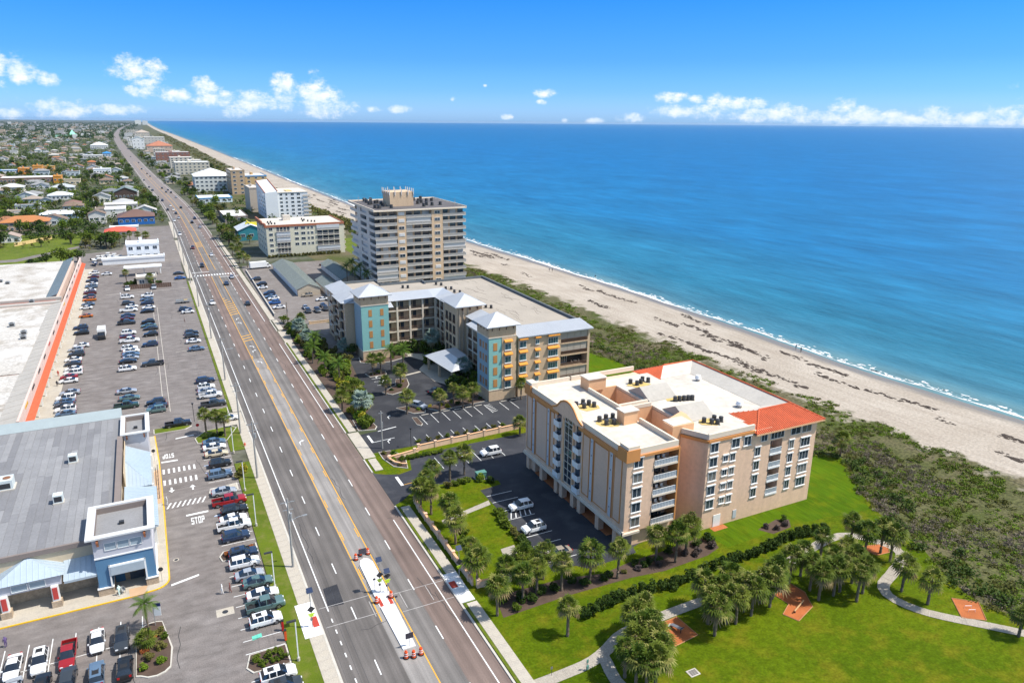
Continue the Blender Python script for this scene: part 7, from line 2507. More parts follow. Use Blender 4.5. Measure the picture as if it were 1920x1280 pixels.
def bush(x, y, r, key, label, group, hz=None, z=0.0, name='shrub'):
 t = thing(name, label, 'shrub', (x, y, z), rnd.uniform(0, 6), group)
 inst('stem', STEM, t, (0, 0, 0), 0, (r, r, r))
 inst('foliage', rnd.choice(BUSH[key]), t, (0, 0, 0), 0, (r, r, (hz or r)))
 return t


# sea grape hedge across the park: one shrub after another
hr = [(49.6, 75.1), (51.2, 75.4), (52.6, 75.7), (54.1, 75.9), (55.6, 76.2), (57.0, 76.2), (58.6, 76.1), (60.4, 76.4), (62.0, 75.9), (63.6, 75.6), (65.3, 75.5), (67, 75.6), (68.6, 75.7), (70.4, 75.9), (72.3, 76.1), (74.4, 76.2), (76.6, 76.3), (78.4, 76.3), (80.2, 76.3), (82, 76.3), (83.8, 76.4), (85.6, 76.6), (87.4, 76.8), (89.2, 77.0), (90.8, 77.4), (92.6, 77.5), (94.4, 77.4), (96, 77.3), (97.6, 77.0), (99.2, 76.6)]
for i, (x, y) in enumerate(hr):
 bush(x, y, rnd.uniform(1.05, 1.4), 'dark', 'dark sea grape shrub, %s from the road end of the park hedge' % ordinal(i), 'sea grape shrubs of the park hedge', 1.5, name='hedge_shrub')
beds = [(63.5, 81.4, .8, 'purple'), (64.6, 81.8, .9, 'dark'), (63.8, 82.9, .9, 'dark'), (66.0, 82.3, .9, 'dark'), (67.1, 80.9, .8, 'purple'), (67.8, 82.0, .9, 'dark'), (70.9, 83.2, 1.0, 'dark'), (72.7, 81.6, .9, 'purple'), (74.1, 80.5, .8, 'purple'), (75.3, 81.2, .9, 'purple'), (76.4, 83.0, 1.1, 'dark'), (79.2, 83.3, 1.2, 'dark'), (78.4, 81.6, 1.1, 'purple'), (61.0, 81.8, .6, 'olive'), (56.8, 81.5, .9, 'dark'), (58.2, 81.9, .9, 'dark'), (91.5, 82.0, .8, 'purple'), (92.6, 80.8, .8, 'purple'), (94.7, 81.2, .9, 'purple'), (95.9, 82.4, .9, 'dark'), (51.9, 83.1, 1.1, 'dark'), (53.6, 81.6, 1.1, 'dark'), (42.9, 82.7, 1.2, 'dark'), (40.4, 83.6, 1.2, 'dark'), (46.4, 82.8, 1.2, 'dark'), (44.6, 81.6, 1.1, 'dark'), (48.8, 82.4, 1.1, 'dark'), (41.6, 81.0, 1.0, 'mid')]
for i, (x, y, r, k) in enumerate(sorted(beds)):
 bush(x, y, r, k, '%s shrub in the mulch bed south of the peach building, %s from the road' % ({'purple': 'purplish', 'dark': 'dark green', 'olive': 'olive', 'mid': 'green'}[k], ordinal(i)), 'shrubs in the southern mulch bed')
sheet('mulch_bed', [(39, 80.2), (50, 80.6), (61.3, 80.2), (67, 79.4), (76.2, 79.8), (79.5, 80.8), (80.4, 84.2), (76, 84.6), (70, 84.0), (64, 83.9), (58, 83.0), (52, 84.6), (40, 85.2)], mulchm, 0.0)
sheet('mulch_bed', [(89.6, 82.2), (91, 80.0), (95.5, 80.3), (97.2, 82.4), (95, 83.4)], mulchm, 0.002)
lotb = [(51.0, 106.8, 1.2, 'mid'), (50.6, 105.2, 1.2, 'mid'), (50.3, 103.6, 1.2, 'mid'), (50.0, 102, 1.2, 'mid'), (50.4, 99.6, 1.1, 'olive'), (50.2, 97.9, 1.1, 'olive'), (50.4, 96.2, 1.2, 'dark'), (50.4, 94.4, 1.1, 'dark'), (48.1, 120.4, 1.2, 'mid'), (46.4, 120.0, 1.1, 'olive'), (50.3, 120.5, 1.2, 'mid'), (52.6, 119.8, 1.4, 'bright'), (54.4, 118.4, 1.1, 'dark'), (41.6, 101.0, 1.0, 'mid'), (42.6, 103.4, 1.0, 'mid')]
for i, (x, y, r, k) in enumerate(lotb):
 bush(x, y, r, k, '%s shrub at the edge of the peach parking, %s' % ({'mid': 'green', 'olive': 'olive', 'dark': 'dark', 'bright': 'light green'}[k], ['clipped hedge at its north end', 'clipped hedge, second block', 'clipped hedge, third block', 'clipped hedge at its south end', 'north of the dark pair', 'second of the olive pair', 'first of the dark pair', 'last of the row', 'between the palms of the driveway island', 'left end of the driveway island', 'middle of the driveway island', 'largest, beside the utility box', 'at the tip of the driveway island', 'below the solar panel', 'behind the solar panel'][i]), 'shrubs round the peach parking')
t = thing('utility_box', 'green utility cabinet among the bushes of the driveway island', 'utility box', (53.6, 120.9, 0))
MB().box(-1, 1, -.6, .6, 0, 1.3).build('cabinet', mat('utility_green', (.1, .24, .2), .6), t, False)
MB().box(-1.05, 1.05, -.65, .65, 1.3, 1.38).build('lid', mat('utility_green', (.1, .24, .2), .6), t, False)
MB().box(-1.3, 1.3, -.9, .9, 0, .1).build('pad', concrete, t, False)
# clipped hedge on the north wall, planting of the resort verge
for i in range(8):
 bush(41.8 + i * 1.25, 135.4, .95, 'mid', 'clipped hedge block by the north wall, %s from the road' % ordinal(i), 'clipped hedge of the north wall', .8, name='hedge_shrub')
for i in range(10):
 bush(48 + i * 2.3, 142.4, .8, 'olive' if i % 3 else 'mid', 'low shrub along the wall between the two lots, %s from the road' % ordinal(i), 'shrubs between the two lots', .7)
rg2 = random.Random(21)
sheet('planting_bed', [(37.3, 154.5), (41.3, 153.2), (41.3, 161.5), (44.5, 168), (46, 180), (48.6, 204), (46, 214), (45, 250), (37.3, 252), (37.3, 232)], mulchm, 0.0)
vb = []
for i in range(88):
 y = 155 + i * 1.08 + rg2.uniform(-.6, .6)
 xm = float(np.interp(y, [153, 162, 168, 180, 204, 216, 250], [41.2, 41.8, 44.6, 46.2, 48.4, 46, 45]))
 vb.append((rg2.uniform(38.3, xm - .4), y, rg2.uniform(1.2, 2.3), rg2.choice(['mid', 'bright', 'bright', 'mid', 'dark', 'yellow' if y < 185 else 'olive'])))
for i, (x, y, r, k) in enumerate(vb):
 bush(x, y, r, k, '%s shrub in the dense roadside bed before the resort' % {'mid': 'green', 'bright': 'light green', 'dark': 'dark green', 'yellow': 'yellow', 'olive': 'olive'}[k], 'shrubs of the roadside bed, ' + k, r * 1.2)
# beds and islands of the resort parking
RL = bpy.data.objects['resort_parking']
raised('planting_island', [(49.6, 191.8), (52, 192.8), (55.6, 191.8), (55.1, 188.9), (50.2, 188.6)], bed_m)
raised('planting_island', [(49.7, 175.6), (51.6, 173.0), (55.5, 174.2), (58.2, 178.6), (59.1, 183.4), (56, 184.0), (54.5, 179.5)], bed_m)
raised('planting_island', [(37.6, 154.0), (41.3, 153.0), (42.2, 154.5), (41.6, 160.6), (38, 160.8)], bed_m)
raised('planting_island', [(49.6, 163.6), (52.5, 158.4), (55.4, 158.0), (56.2, 160.4), (52.5, 163.8)], bed_m)
raised('planting_island', [(56.2, 160.6), (58.4, 157.6), (72.2, 158.6), (72.0, 166.5), (66.5, 164.8), (62, 162.6)], bed_m)
raised('planting_island', [(51.1, 202.4), (54, 199.6), (60, 199.6), (66.2, 202.4), (66, 209), (52, 207.5)], bed_m)
raised('planting_island', [(38.4, 137.6), (39.4, 133), (41.8, 131), (42.4, 133.6), (43.2, 137), (41, 140.8), (38.5, 141)], bed_m)
raised('planting_island', [(50.9, 151.6), (51.6, 150.6), (52.3, 151.4), (52.4, 155.8), (51.2, 156.2)], bed_m)
sheet('entrance_walk', [(66, 202), (69.2, 195.4), (64.7, 189.4), (65.2, 178), (67.5, 173.5), (72.3, 170), (72.3, 206), (66, 208)], walk_m, .05)
sheet('court_garden', [(61, 208.8), (70.5, 203), (72.5, 196), (77.5, 195.5), (77.5, 208.8)], mulchm, .056)
sheet('court_garden', [(72.5, 171), (77.6, 166), (77.6, 184.6), (74.9, 184.6), (72.5, 178)], mulchm, .056)
cg = [(64, 205.5), (66, 207), (69, 206), (71.5, 204), (73.5, 201), (75.4, 198.5), (75.5, 203.5), (73, 206.5), (76, 206.8), (73.8, 181), (75.8, 178), (74.2, 175.5), (76.3, 172.5), (74.6, 170.5), (76.2, 168), (68.5, 171.8), (70.5, 170.6), (68.6, 192.8), (70.6, 193.8)]
for i, (x, y) in enumerate(cg):
 bush(x, y, rg2.uniform(1.6, 2.6), rg2.choice(['dark', 'dark', 'mid']), 'dark green shrub in the shaded court of the resort', 'shrubs of the resort court', 3.2)
ib = [(53, 201.5), (57, 201), (61, 202.5), (64, 204.2), (53.5, 204.5), (58, 205), (51.5, 190.3), (53.5, 191), (52.3, 176), (55, 177.5), (57.2, 181), (57.6, 161), (60.5, 160.4), (63.5, 161.2), (66.5, 162), (69.5, 162.5), (71, 160.5), (68, 159.7), (64.5, 159.6), (61.6, 158.8), (51.8, 161.5), (54.2, 160), (39.6, 157), (40.4, 159.4), (39.3, 155), (40.2, 135.2), (41.2, 138.6), (39.4, 139.6), (40.8, 133)]
for i, (x, y) in enumerate(ib):
 k = rg2.choice(['mid', 'bright', 'yellow', 'dark', 'olive'])
 bush(x, y, rg2.uniform(.6, 1.0), k, '%s shrub in the planted islands of the resort parking' % {'mid': 'green', 'bright': 'light green', 'dark': 'dark green', 'yellow': 'yellow', 'olive': 'olive'}[k], 'shrubs of the resort islands, ' + k)
sb = [(-7.4, 98, .9, 'mid'), (-5.4, 97.6, .9, 'olive'), (-6.3, 96, .9, 'red'), (-7.2, 94.6, .8, 'red'), (-5.2, 94.2, .9, 'olive'), (-6.6, 92.6, .9, 'olive'), (-5.4, 91.6, .9, 'bright'), (-7.4, 91, .8, 'bright'), (-4.6, 96.4, .7, 'mid'), (5.2, 113.6, .7, 'red'), (6.6, 114.4, .6, 'olive'), (8.8, 114.2, .7, 'red'), (7.8, 113.2, .6, 'mid'), (6, 86.2, .8, 'mid'), (7.4, 86.4, .8, 'mid'), (8.8, 86.6, .8, 'mid'), (6.6, 85, .7, 'mid'), (8.2, 85.2, .7, 'mid'), (9.2, 85.2, .7, 'mid'), (10.9, 143.6, 1.5, 'yellow'), (10.2, 141.6, 1.2, 'olive'), (6, 164.4, .9, 'dark'), (7.6, 164.2, .9, 'dark'), (9.2, 164.6, .9, 'dark')]
for i, (x, y, r, k) in enumerate(sorted(sb, key=lambda q: -q[1])):
 bush(x, y, r, k, '%s shrub on the supermarket islands, %s counted from the far end' % ({'mid': 'green', 'red': 'copper red', 'olive': 'olive', 'bright': 'light green', 'yellow': 'golden', 'dark': 'dark'}[k], ordinal(i)), 'shrubs on the supermarket islands', z=.12)
gb = [(-9, 345), (-7.5, 347), (-10.5, 341), (-2, 341), (1.5, 342), (-11, 344)]
for i, (x, y) in enumerate(gb):
 bush(x, y, 1.6, 'dark', 'dark shrub behind the wooden fence of the fuel kiosk', 'shrubs at the fuel kiosk', 2.0)
hb = [(54 + i * 1.9, 389.3) for i in range(20)]
for i, (x, y) in enumerate(hb):
 bush(x, y, 1.25, 'olive', 'hedge shrub in the long hedge before the cream block', 'hedge of the cream block', 1.5, name='hedge_shrub')

# -------- dune scrub: nobody could count it
def scrub(name, label, m, n, chooser, per, leaf, size, seed, flat=.6, up=.35, aspect=1.7):
 rg = np.random.default_rng(seed)
 pts = chooser(rg, n)
 P, S = [], []
 for (x, y, z) in pts:
  r = rg.uniform(*size)
  q = lump_points(rg, per, 4 if per < 60 else 9, r, r * flat)
  q[:, 2] = np.maximum(q[:, 2] + r * flat * .5, .02)
  P.append(q + np.array([x, y, z]))
 P = np.concatenate(P)
 V, F = leaf_quads(P, leaf, rg, up, aspect)
 o = bpy.data.objects.new(name, mesh_np(name, V, F, [m]))
 COL.objects.link(o)
 tag(o, label, 'scrub', kind='stuff')
 return o


land_edge = lerp_table([(20, 105), (45, 105.5), (54, 103.8), (58, 105), (65, 108.2), (76, 112.4), (84, 116.5), (92, 123.5), (96, 126.5), (99, 122), (103, 113), (108, 108), (126, 107.5), (141, 108), (150, 117), (166, 121), (181, 118), (215, 111), (235, 104), (300, 124), (390, 122), (420, 112), (520, 118), (620, 112), (900, 100), (1500, 95), (4000, 90)])
veg_edge = lerp_table([(20, 143), (60, 146), (72, 147), (86, 151.5), (97, 148.5), (112, 149), (129, 145.5), (145, 148), (167, 145), (190, 143), (215, 140), (270, 145), (300, 139), (326, 138), (404, 131), (617, 117), (900, 117), (2000, 121), (4000, 121)])


def dune_pick(f0, f1, wob, dens=None):
 def ch(rg, n):
  out = []
  while len(out) < n:
   y = 20 + 460 * rg.random() ** 1.5
   a, b = land_edge(y), veg_edge(y) + 1.5 * math.sin(y * .33) + 1.2 * math.sin(y * .11 + 1) - 1.2
   t = f0 + (f1 - f0) * rg.random()
   x = a + (b - a) * t
   c = .5 + .5 * math.sin(x * .23 + y * .17 + wob) * math.sin(y * .11 - x * .09 + wob * 2)
   if c < (dens or .35): continue
   # bare sand blow-outs
   s_ = math.sin(x * .31 + 2) * math.sin(y * .21 + .7)
   if t > .62 and s_ > .45: continue
   out.append((x, y, max(-.02, beach_z(x - shore_x(y), y)) - .05))
  return out
 return ch


scrub('dune_scrub', 'green sea grape scrub covering the dune', leaf_mid, 2300, dune_pick(0, .97, 0, .2), 56, .22, (.7, 1.7), 31, .3)
scrub('dune_scrub', 'brighter yellow green vines on the seaward dune', leaf_bright, 2000, dune_pick(.1, 1.0, 2.2, .4), 50, .2, (.6, 1.6), 32, .26)
scrub('dry_scrub', 'grey brown leafless scrub on the landward dune', leaf_dry, 2100, dune_pick(0.02, .62, 4.1, .38), 60, .13, (.8, 1.7), 33, .4, .1, 3.2)
scrub('dune_scrub', 'olive coastal shrubs on the dune', leaf_olive, 3000, dune_pick(0, 1.0, 5.4, .08), 50, .2, (.7, 1.6), 34, .28)
scrub('dune_scrub', 'dark green shrubs along the landward dune edge', leaf_dark, 330, dune_pick(0, .3, 1.0, .2), 80, .28, (1.0, 1.9), 35, .6)


def far_dune(rg, n):
 out = []
 while len(out) < n:
  y = 470 + 3500 * rg.random() ** 2
  x = rg.uniform(land_edge(y), veg_edge(y) + 2)
  out.append((x, y, max(-.02, beach_z(x - shore_x(y), y)) - .05))
 return out


scrub('dune_scrub', 'distant strip of dune scrub along the far beach', leaf_olive, 900, far_dune, 30, .9, (2.0, 3.6), 36, .5)

# -------- broadleaf trees
def tree_crown(seed, n, leaf, m, lumps=12):
 rg = np.random.default_rng(seed)
 P = lump_points(rg, n, lumps, 1.0, .72)
 V, F = leaf_quads(P, leaf, rg)
 return mesh_np('crown', V, F, [m])


def tree_trunk(seed):
 rg = random.Random(seed)
 mb = MB()
 mb.tube([(0, 0, 0), (.02, .02, .3), (.03, 0, .62)], [.07, .055, .04], 6)
 for k in range(4):
  a = k * 1.57 + rg.uniform(-.4, .4)
  mb.tube([(.02, .01, .38 + .05 * k), (.16 * math.cos(a), .16 * math.sin(a), .58), (.32 * math.cos(a), .32 * math.sin(a), .8)], [.035, .024, .01], 5)
 return mb.mesh('trunk', mats=[barkm])


TCROWN = [tree_crown(60 + i, 620, .13, m) for i, m in enumerate((leaf_mid, leaf_dark, leaf_dark, leaf_mid, leaf_olive, leaf_dark, leaf_bright))]
TTRUNK = [tree_trunk(i) for i in range(3)]


def tree(x, y, h, r, label, group, k=None, name='broadleaf_tree'):
 t = thing(name, label, 'tree', (x, y, 0), rnd.uniform(0, 6), group)
 inst('trunk', rnd.choice(TTRUNK), t, (0, 0, 0), 0, (h, h, h))
 inst('crown', TCROWN[rnd.randrange(6) if k is None else k], t, (0, 0, h * .62), rnd.uniform(0, 6), (r, r * rnd.uniform(.8, 1.2), h * .55))
 return t


for i, (x, y, h, r) in enumerate(((-40, 415, 8, 5.5), (-36, 410, 7, 4.5), (-46, 412, 6, 4), (-33, 416, 6.5, 4), (-52, 405, 5, 4.5))):
 tree(x, y, h, r, 'tree %s of the green clump beyond the white plaza roof' % ['tallest', 'second', 'left', 'right', 'lowest, detached'][i], 'tree clump behind the plaza')
for i, (x, y, h, r) in enumerate(((72, 296, 4, 3), (63.5, 283, 4, 3.2), (38.5, 256, 3, 2.4), (41.8, 249, 3.6, 2.8), (51.0, 210, 4, 2.6), (41.5, 246, 3, 2.4))):
 tree(x, y, h, r, 'small tree in the motor court area, %s' % ['between the garages', 'against the resort behind the black cars', 'beside the road at the court exit', 'next to the wood pole', 'in the shade of the teal tower', 'at the low wall'][i], 'small trees near the motor court')

# ------------------------------------------------------------------ park: path slabs, mulch squares, fitness pieces
def smooth_line(pts, n=6):
 """Catmull-Rom through the points"""
 out = []
 P = [Vector(p) for p in pts]
 P = [P[0] * 2 - P[1]] + P + [P[-1] * 2 - P[-2]]
 for i in range(1, len(P) - 2):
  for k in range(n):
   t = k / n
   a, b, c, d = P[i - 1], P[i], P[i + 1], P[i + 2]
   out.append(.5 * ((2 * b) + (c - a) * t + (2 * a - 5 * b + 4 * c - d) * t * t + (3 * b - a - 3 * c + d) * t ** 3))
 out.append(P[-2])
 return out


path_m = ground_material('path_concrete', [(.34, .3, .245), (.4, .36, .3), (.3, .265, .22)], (.2, .8, 6.0))


def park_path(pts, w, z=.045):
 """concrete path of separate slabs"""
 L_ = smooth_line(pts, 10)
 d = [0]
 for a, b in zip(L_, L_[1:]):
  d.append(d[-1] + (b - a).length)
 tot_ = d[-1]

 def at(s):
  for i in range(len(L_) - 1):
   if d[i + 1] >= s:
    t = (s - d[i]) / max(1e-6, d[i + 1] - d[i])
    return L_[i].lerp(L_[i + 1], t), (L_[i + 1] - L_[i]).normalized()
  return L_[-1], (L_[-1] - L_[-2]).normalized()
 base = MB()
 n = int(tot_ / 1.5)
 slabs = []
 for k in range(n):
  p, u = at(k * tot_ / n)
  q, v = at((k + 1) * tot_ / n)
  nu, nv = Vector((-u.y, u.x)) * w / 2, Vector((-v.y, v.x)) * w / 2
  base.face([(p + nu).to_tuple() + (z - .03,), (p - nu).to_tuple() + (z - .03,), (q - nv).to_tuple() + (z - .03,), (q + nv).to_tuple() + (z - .03,)])
  g_ = (q - p).normalized() * .035
  a, b = p + g_, q - g_
  slabs.append([(a + nu).to_tuple(), (a - nu).to_tuple(), (b - nv).to_tuple(), (b + nv).to_tuple()])
 o = struct('footpath', base, concrete)
 for s_ in slabs:
  MB().prism(s_, z - .025, z + rnd.uniform(-.004, .004)).build('slab', path_m, o)


park_path([(36.9, 66.6), (41, 66.7), (45.2, 67.0), (48.4, 68.0), (52.6, 69.9), (59.3, 70.5), (66.6, 70.7), (72.7, 70.6), (80, 71.2), (86.1, 72.4), (93, 73.8), (99.7, 74.6), (103.2, 73.4), (106.0, 68.5), (105.0, 65.6), (99.4, 63.1), (95.3, 61.6), (93.7, 59.0), (95.2, 54.4), (100.5, 48.5), (104.2, 44.4), (107, 40)], 1.75)
park_path([(47.6, 67.6), (47.2, 65.6), (46.6, 63.0), (46.8, 58), (47, 50)], 1.7, .052)


def mulch_square(pts):
 m = struct('mulch_square', MB().sheet(pts, .02), red_mulch)
 for a, b in zip(pts, pts[1:] + pts[:1]):
  MB().tube([(*a, .05), (*b, .05)], .07, 4).build('border_board', mat('border_wood', (.42, .2, .09), .85), m)


mulch_square([(58.6, 69.3), (61.6, 69.5), (61.8, 65.1), (57.4, 64.6)])
mulch_square([(78.2, 67.2), (82.6, 68.3), (82.9, 65.6), (81.2, 62.6), (76.8, 61.1), (75.9, 63.2), (78.5, 64.6)])
mulch_square([(101.8, 54.9), (104.5, 52.5), (101.4, 49.4), (98.7, 51.3)])
mulch_square([(100.6, 70.8), (106.2, 69.3), (104.2, 67.3), (101.6, 67.6)])
t = thing('incline_bench', 'dark grey incline bench on the red mulch beside the palm clump', 'exercise bench', (59.7, 67.2, 0), R(-80))
MB().prism([(-1.0, -.3), (1.0, -.3), (1.0, .3), (-1.0, .3)], [.38, .78, .78, .38], [.46, .86, .86, .46]).build('board', mat('grey_board', (.16, .17, .19), .5), t, False)
MB().cyl(-.8, 0, 0, .42, .06, 6).build('leg', dark_metal, t, False)
MB().cyl(.8, 0, 0, .8, .06, 6).box(.95, 1.05, -.4, .4, .95, 1.02).build('leg', dark_metal, t, False)
MB().sheet([(-1.5, -.6), (-1.1, -.6), (-1.1, .4), (-1.5, .4)], .05).build('plate', concrete, t, False)
for i, (a, b) in enumerate((((79.3, 67.3), (82.7, 68.3)), ((77.5, 62.6), (80.6, 63.8)))):
 t = thing('balance_beam', '%s wooden balance beam on the red mulch under the grove' % ('farther' if i == 0 else 'nearer'), 'balance beam', (*a, 0), 0, 'balance beams in the park')
 MB().tube([(*a, .45), (*b, .5)], .11, 6).build('beam', mat('beam_wood', (.5, .3, .14), .8), t)
 for q in (.08, .92):
  p = Vector(a).lerp(Vector(b), q)
  MB().cyl(p.x, p.y, 0, .45, .09, 6).build('post', dark_metal, t)
t = thing('push_up_bars', 'low white push-up bars on the mulch square by the path', 'exercise bars', (101.6, 52.0, 0), R(-25))
for k in (-.5, .4):
 MB().tube([(-.5, k, 0), (-.5, k, .4), (.5, k, .4), (.5, k, 0)], .04, 5).build('bar', white, t, False)
t = thing('drain_cover', 'square dark drain grate in the park lawn', 'drain', (56.4, 59.6, 0))
MB().box(-.75, .75, -.6, .6, -.02, .05).build('frame', concrete, t, False)
for q in range(5):
 MB().box(-.55, .55, -.42 + q * .18, -.32 + q * .18, .05, .07).build('bar', dark_metal, t, False)
t = thing('dog_waste_station', 'small green waste station beside the path fork', 'waste station', (44.2, 66.0, 0), R(20))
MB().cyl(0, 0, 0, 1.6, .04, 6).build('post', dark_metal, t, False)
MB().box(-.2, .2, -.16, -.02, .25, .8).build('bin', mat('utility_green', (.1, .24, .2), .6), t, False)
MB().box(-.17, .17, -.1, -.02, 1.2, 1.7).build('dispenser', mat('utility_green', (.1, .24, .2), .6), t, False)
t = thing('path_sign', 'thin dark sign post beside the park path near the road', 'sign', (39.6, 67.2, 0))
MB().cyl(0, 0, 0, 1.4, .035, 6).build('post', dark_metal, t, False)
MB().box(-.15, .15, -.03, -.01, 1.0, 1.35).build('plate', metal_grey, t, False)

# ------------------------------------------------------------------ low peach garden walls
def low_wall(name, label, pts, h=1.25, post=3.3, m=peach, cap=None):
 t = thing(name, label, 'wall', (*pts[0], 0))
 w, c = MB(), MB()
 for a, b in zip(pts, pts[1:]):
  d = (Vector(b) - Vector(a)).normalized()
  n = Vector((-d.y, d.x))
  for mb, k, z0, z1 in ((w, .12, 0, h - .1), (c, .2, h - .1, h)):
   mb.prism([(a[0] + n.x * k, a[1] + n.y * k), (a[0] - n.x * k, a[1] - n.y * k), (b[0] - n.x * k, b[1] - n.y * k), (b[0] + n.x * k, b[1] + n.y * k)], z0, z1)
 w.build('wall', m, t)
 c.build('coping', cap or peach_dark, t)
 acc = 0
 for a, b in zip(pts, pts[1:]):
  ln = (Vector(b) - Vector(a)).length
  s_ = post - acc if acc else 0
  while s_ < ln:
   p = Vector(a).lerp(Vector(b), s_ / ln)
   MB().box(p.x - .24, p.x + .24, p.y - .24, p.y + .24, 0, h + .18).box(p.x - .3, p.x + .3, p.y - .3, p.y + .3, h + .18, h + .26).build('post', m, t)
   s_ += post
  acc = (ln - (s_ - post)) % post
 return t


low_wall('garden_wall', 'long low peach wall with posts beside the right sidewalk', [(40.6, 119.0), (39.4, 118.6), (38.5, 117.4), (38.15, 115), (38.1, 110), (38.0, 89.0)])
low_wall('garden_wall', 'short peach wall end turning in among the corner palms', [(38.6, 88.3), (40.2, 88.0), (44.0, 87.6)], 1.2, 5)
low_wall('garden_wall', 'peach wall between the two parking lots', [(46.6, 138.3), (58, 138.9), (72, 139.6)], 1.3, 4.0)
low_wall('garden_wall', 'curved peach entrance wall beside the clipped hedge', [(39.6, 136.6), (41.6, 136.9), (46.4, 137.8)], .8, 6)
low_wall('garden_wall', 'small peach wall end by the driveway hedge', [(39.4, 136.4), (40.0, 134.0), (41.2, 132.6), (42.0, 132.2)], .7, 6)
low_wall('retaining_wall', 'grey concrete wall dividing the road from the motor court', [(37.4, 268), (37.9, 300), (38.9, 359)], .8, 99, concrete, concrete)
low_wall('retaining_wall', 'tan low wall at the near end of the motor court', [(46.5, 251.6), (55, 252.2)], .9, 99, tan, tan)
t = thing('yellow_fence', 'pale yellow board fence beside the small white house', 'fence', (-66, 492, 0))
for i in range(14):
 a = (-67.5 + i * 1.15, 482 + i * 1.6)
 MB().prism([a, (a[0] + .1, a[1] - .07), (a[0] + 1.2, a[1] + 1.48), (a[0] + 1.1, a[1] + 1.55)], 0, 1.9).build('board', mat('yellow_board', (.62, .45, .2), .8, .12), t)

# boardwalk over the dune
t = thing('boardwalk', 'weathered wooden boardwalk with railings crossing the dune behind the resort', 'boardwalk', (112, 186, 0))
for i in range(26):
 x = 103 + i * .75
 MB().box(x, x + .68, 190 - i * .14, 192 - i * .14, 1.7, 1.76).build('plank', woodm, t)
for s_ in (0, 2.0):
 r_ = MB()
 railing(r_, (103, 190 + s_), (122, 186.5 + s_), 1.76, 1.05, .9, r=.05)
 r_.build('railing', woodm, t)
for i in range(6):
 x = 104 + i * 3.5
 for s_ in (.1, 1.9):
  MB().box(x - .1, x + .1, 190 - (x - 103) * .187 + s_ - .1, 190 - (x - 103) * .187 + s_ + .1, -.3, 1.7).build('pile', woodm, t)

# ------------------------------------------------------------------ lot paint of the two right-hand lots
AL = bpy.data.objects['apartment_parking']
for y in (113.5, 110.8, 107.2, 104.0, 97.6, 94.6, 89.4):
 bar('stall_line', [(51.5, y - .06), (56.8, y - .06), (56.8, y + .06), (51.5, y + .06)], line_white, .006, AL)
for k in range(5):
 bar('stripe', [(52.0 + k, 104.2), (52.2 + k, 104.2), (53.6 + k * .85, 107), (53.4 + k * .85, 107)], line_white, .006, AL)
bar('stall_line', [(51.5, 104), (51.62, 104), (51.62, 107.2), (51.5, 107.2)], dis, .007, AL)
for i in range(6):
 bar('stall_line', [(48.4 + i * 2.8, 128.0), (48.52 + i * 2.8, 128.0), (48.52 + i * 2.8, 133.6), (48.4 + i * 2.8, 133.6)], line_white, .006, AL)
bar('stop_bar', [(38.2, 124.6), (38.8, 124.6), (38.8, 128.6), (38.2, 128.6)], line_white, .006, AL)
bar('stall_line', [(38.8, 124.7), (41, 124.9), (41, 125.05), (38.8, 124.85)], line_yellow, .006, AL)
for x in (53.3, 56.1, 59, 61.8, 64.7, 67.5, 70.3, 74.6, 77.4):
 bar('stall_line', [(x - .06, 150.9), (x + .06, 150.9), (x + .06, 156.5), (x - .06, 156.5)], line_white, .008, RL)
for k in range(6):
 bar('stripe', [(70.4, 151.4 + k * .9), (71.9, 151.7 + k * .9), (71.9, 151.85 + k * .9), (70.4, 151.55 + k * .9)], line_white, .008, RL)
for x in range(48, 72, 3):
 bar('stall_line', [(x - .06, 142.6), (x + .06, 142.6), (x + .06, 145.6), (x - .06, 145.6)], line_white, .008, RL)
bar('stop_bar', [(38.6, 146.6), (39.1, 146.6), (39.1, 150.6), (38.6, 150.6)], line_white, .008, RL)
bar('stall_line', [(38.6, 146.4), (44.0, 146.9), (44.0, 147.05), (38.6, 146.6)], line_white, .008, RL)
bar('stop_bar', [(41.6, 151.8), (46.2, 152.6), (46.2, 152.9), (41.6, 152.1)], line_white, .008, RL)
for x, y in ((42.4, 144.6), (46.5, 158.0), (52, 187), (52.5, 183)):
 turn_arrow(x, y, False, .8, line_white, RL)
for y in (181.5, 184.5, 187.0):
 bar('stall_line', [(50.2, y), (55.2, y + .1), (55.2, y + .25), (50.2, y + .15)], line_white, .008, RL)
bar('crossing_bar', [(58.5, 185.5), (66.0, 187.5), (66.0, 188.4), (58.5, 186.4)], walk_m, .008, RL)
t = thing('kerb_path', 'pale footpath crossing the small lawn to the peach parking', 'path', (45, 112, 0))
MB().sheet([(40.6, 108.0), (50.9, 110.4), (51.2, 112.0), (40.6, 109.0)], .03).build('surface', path_m, t)
sheet('pad', [(45.6, 93.6), (48.2, 94.0), (48.8, 96.4), (46.2, 96.2)], path_m, .03)
tag(t, kind=None)
# wheel stops along the resort stalls
for i, x in enumerate((54.7, 57.5, 60.4, 63.2, 66.1, 68.9, 76.0, 78.8)):
 o = MB().box(x - .9, x + .9, 156.6, 156.8, 0.002, .14).build('wheel_stop', concrete)
 tag(o, 'concrete wheel stop at the resort stalls, %s from the road' % ordinal(i), 'wheel stop', 'wheel stops of the resort stalls')

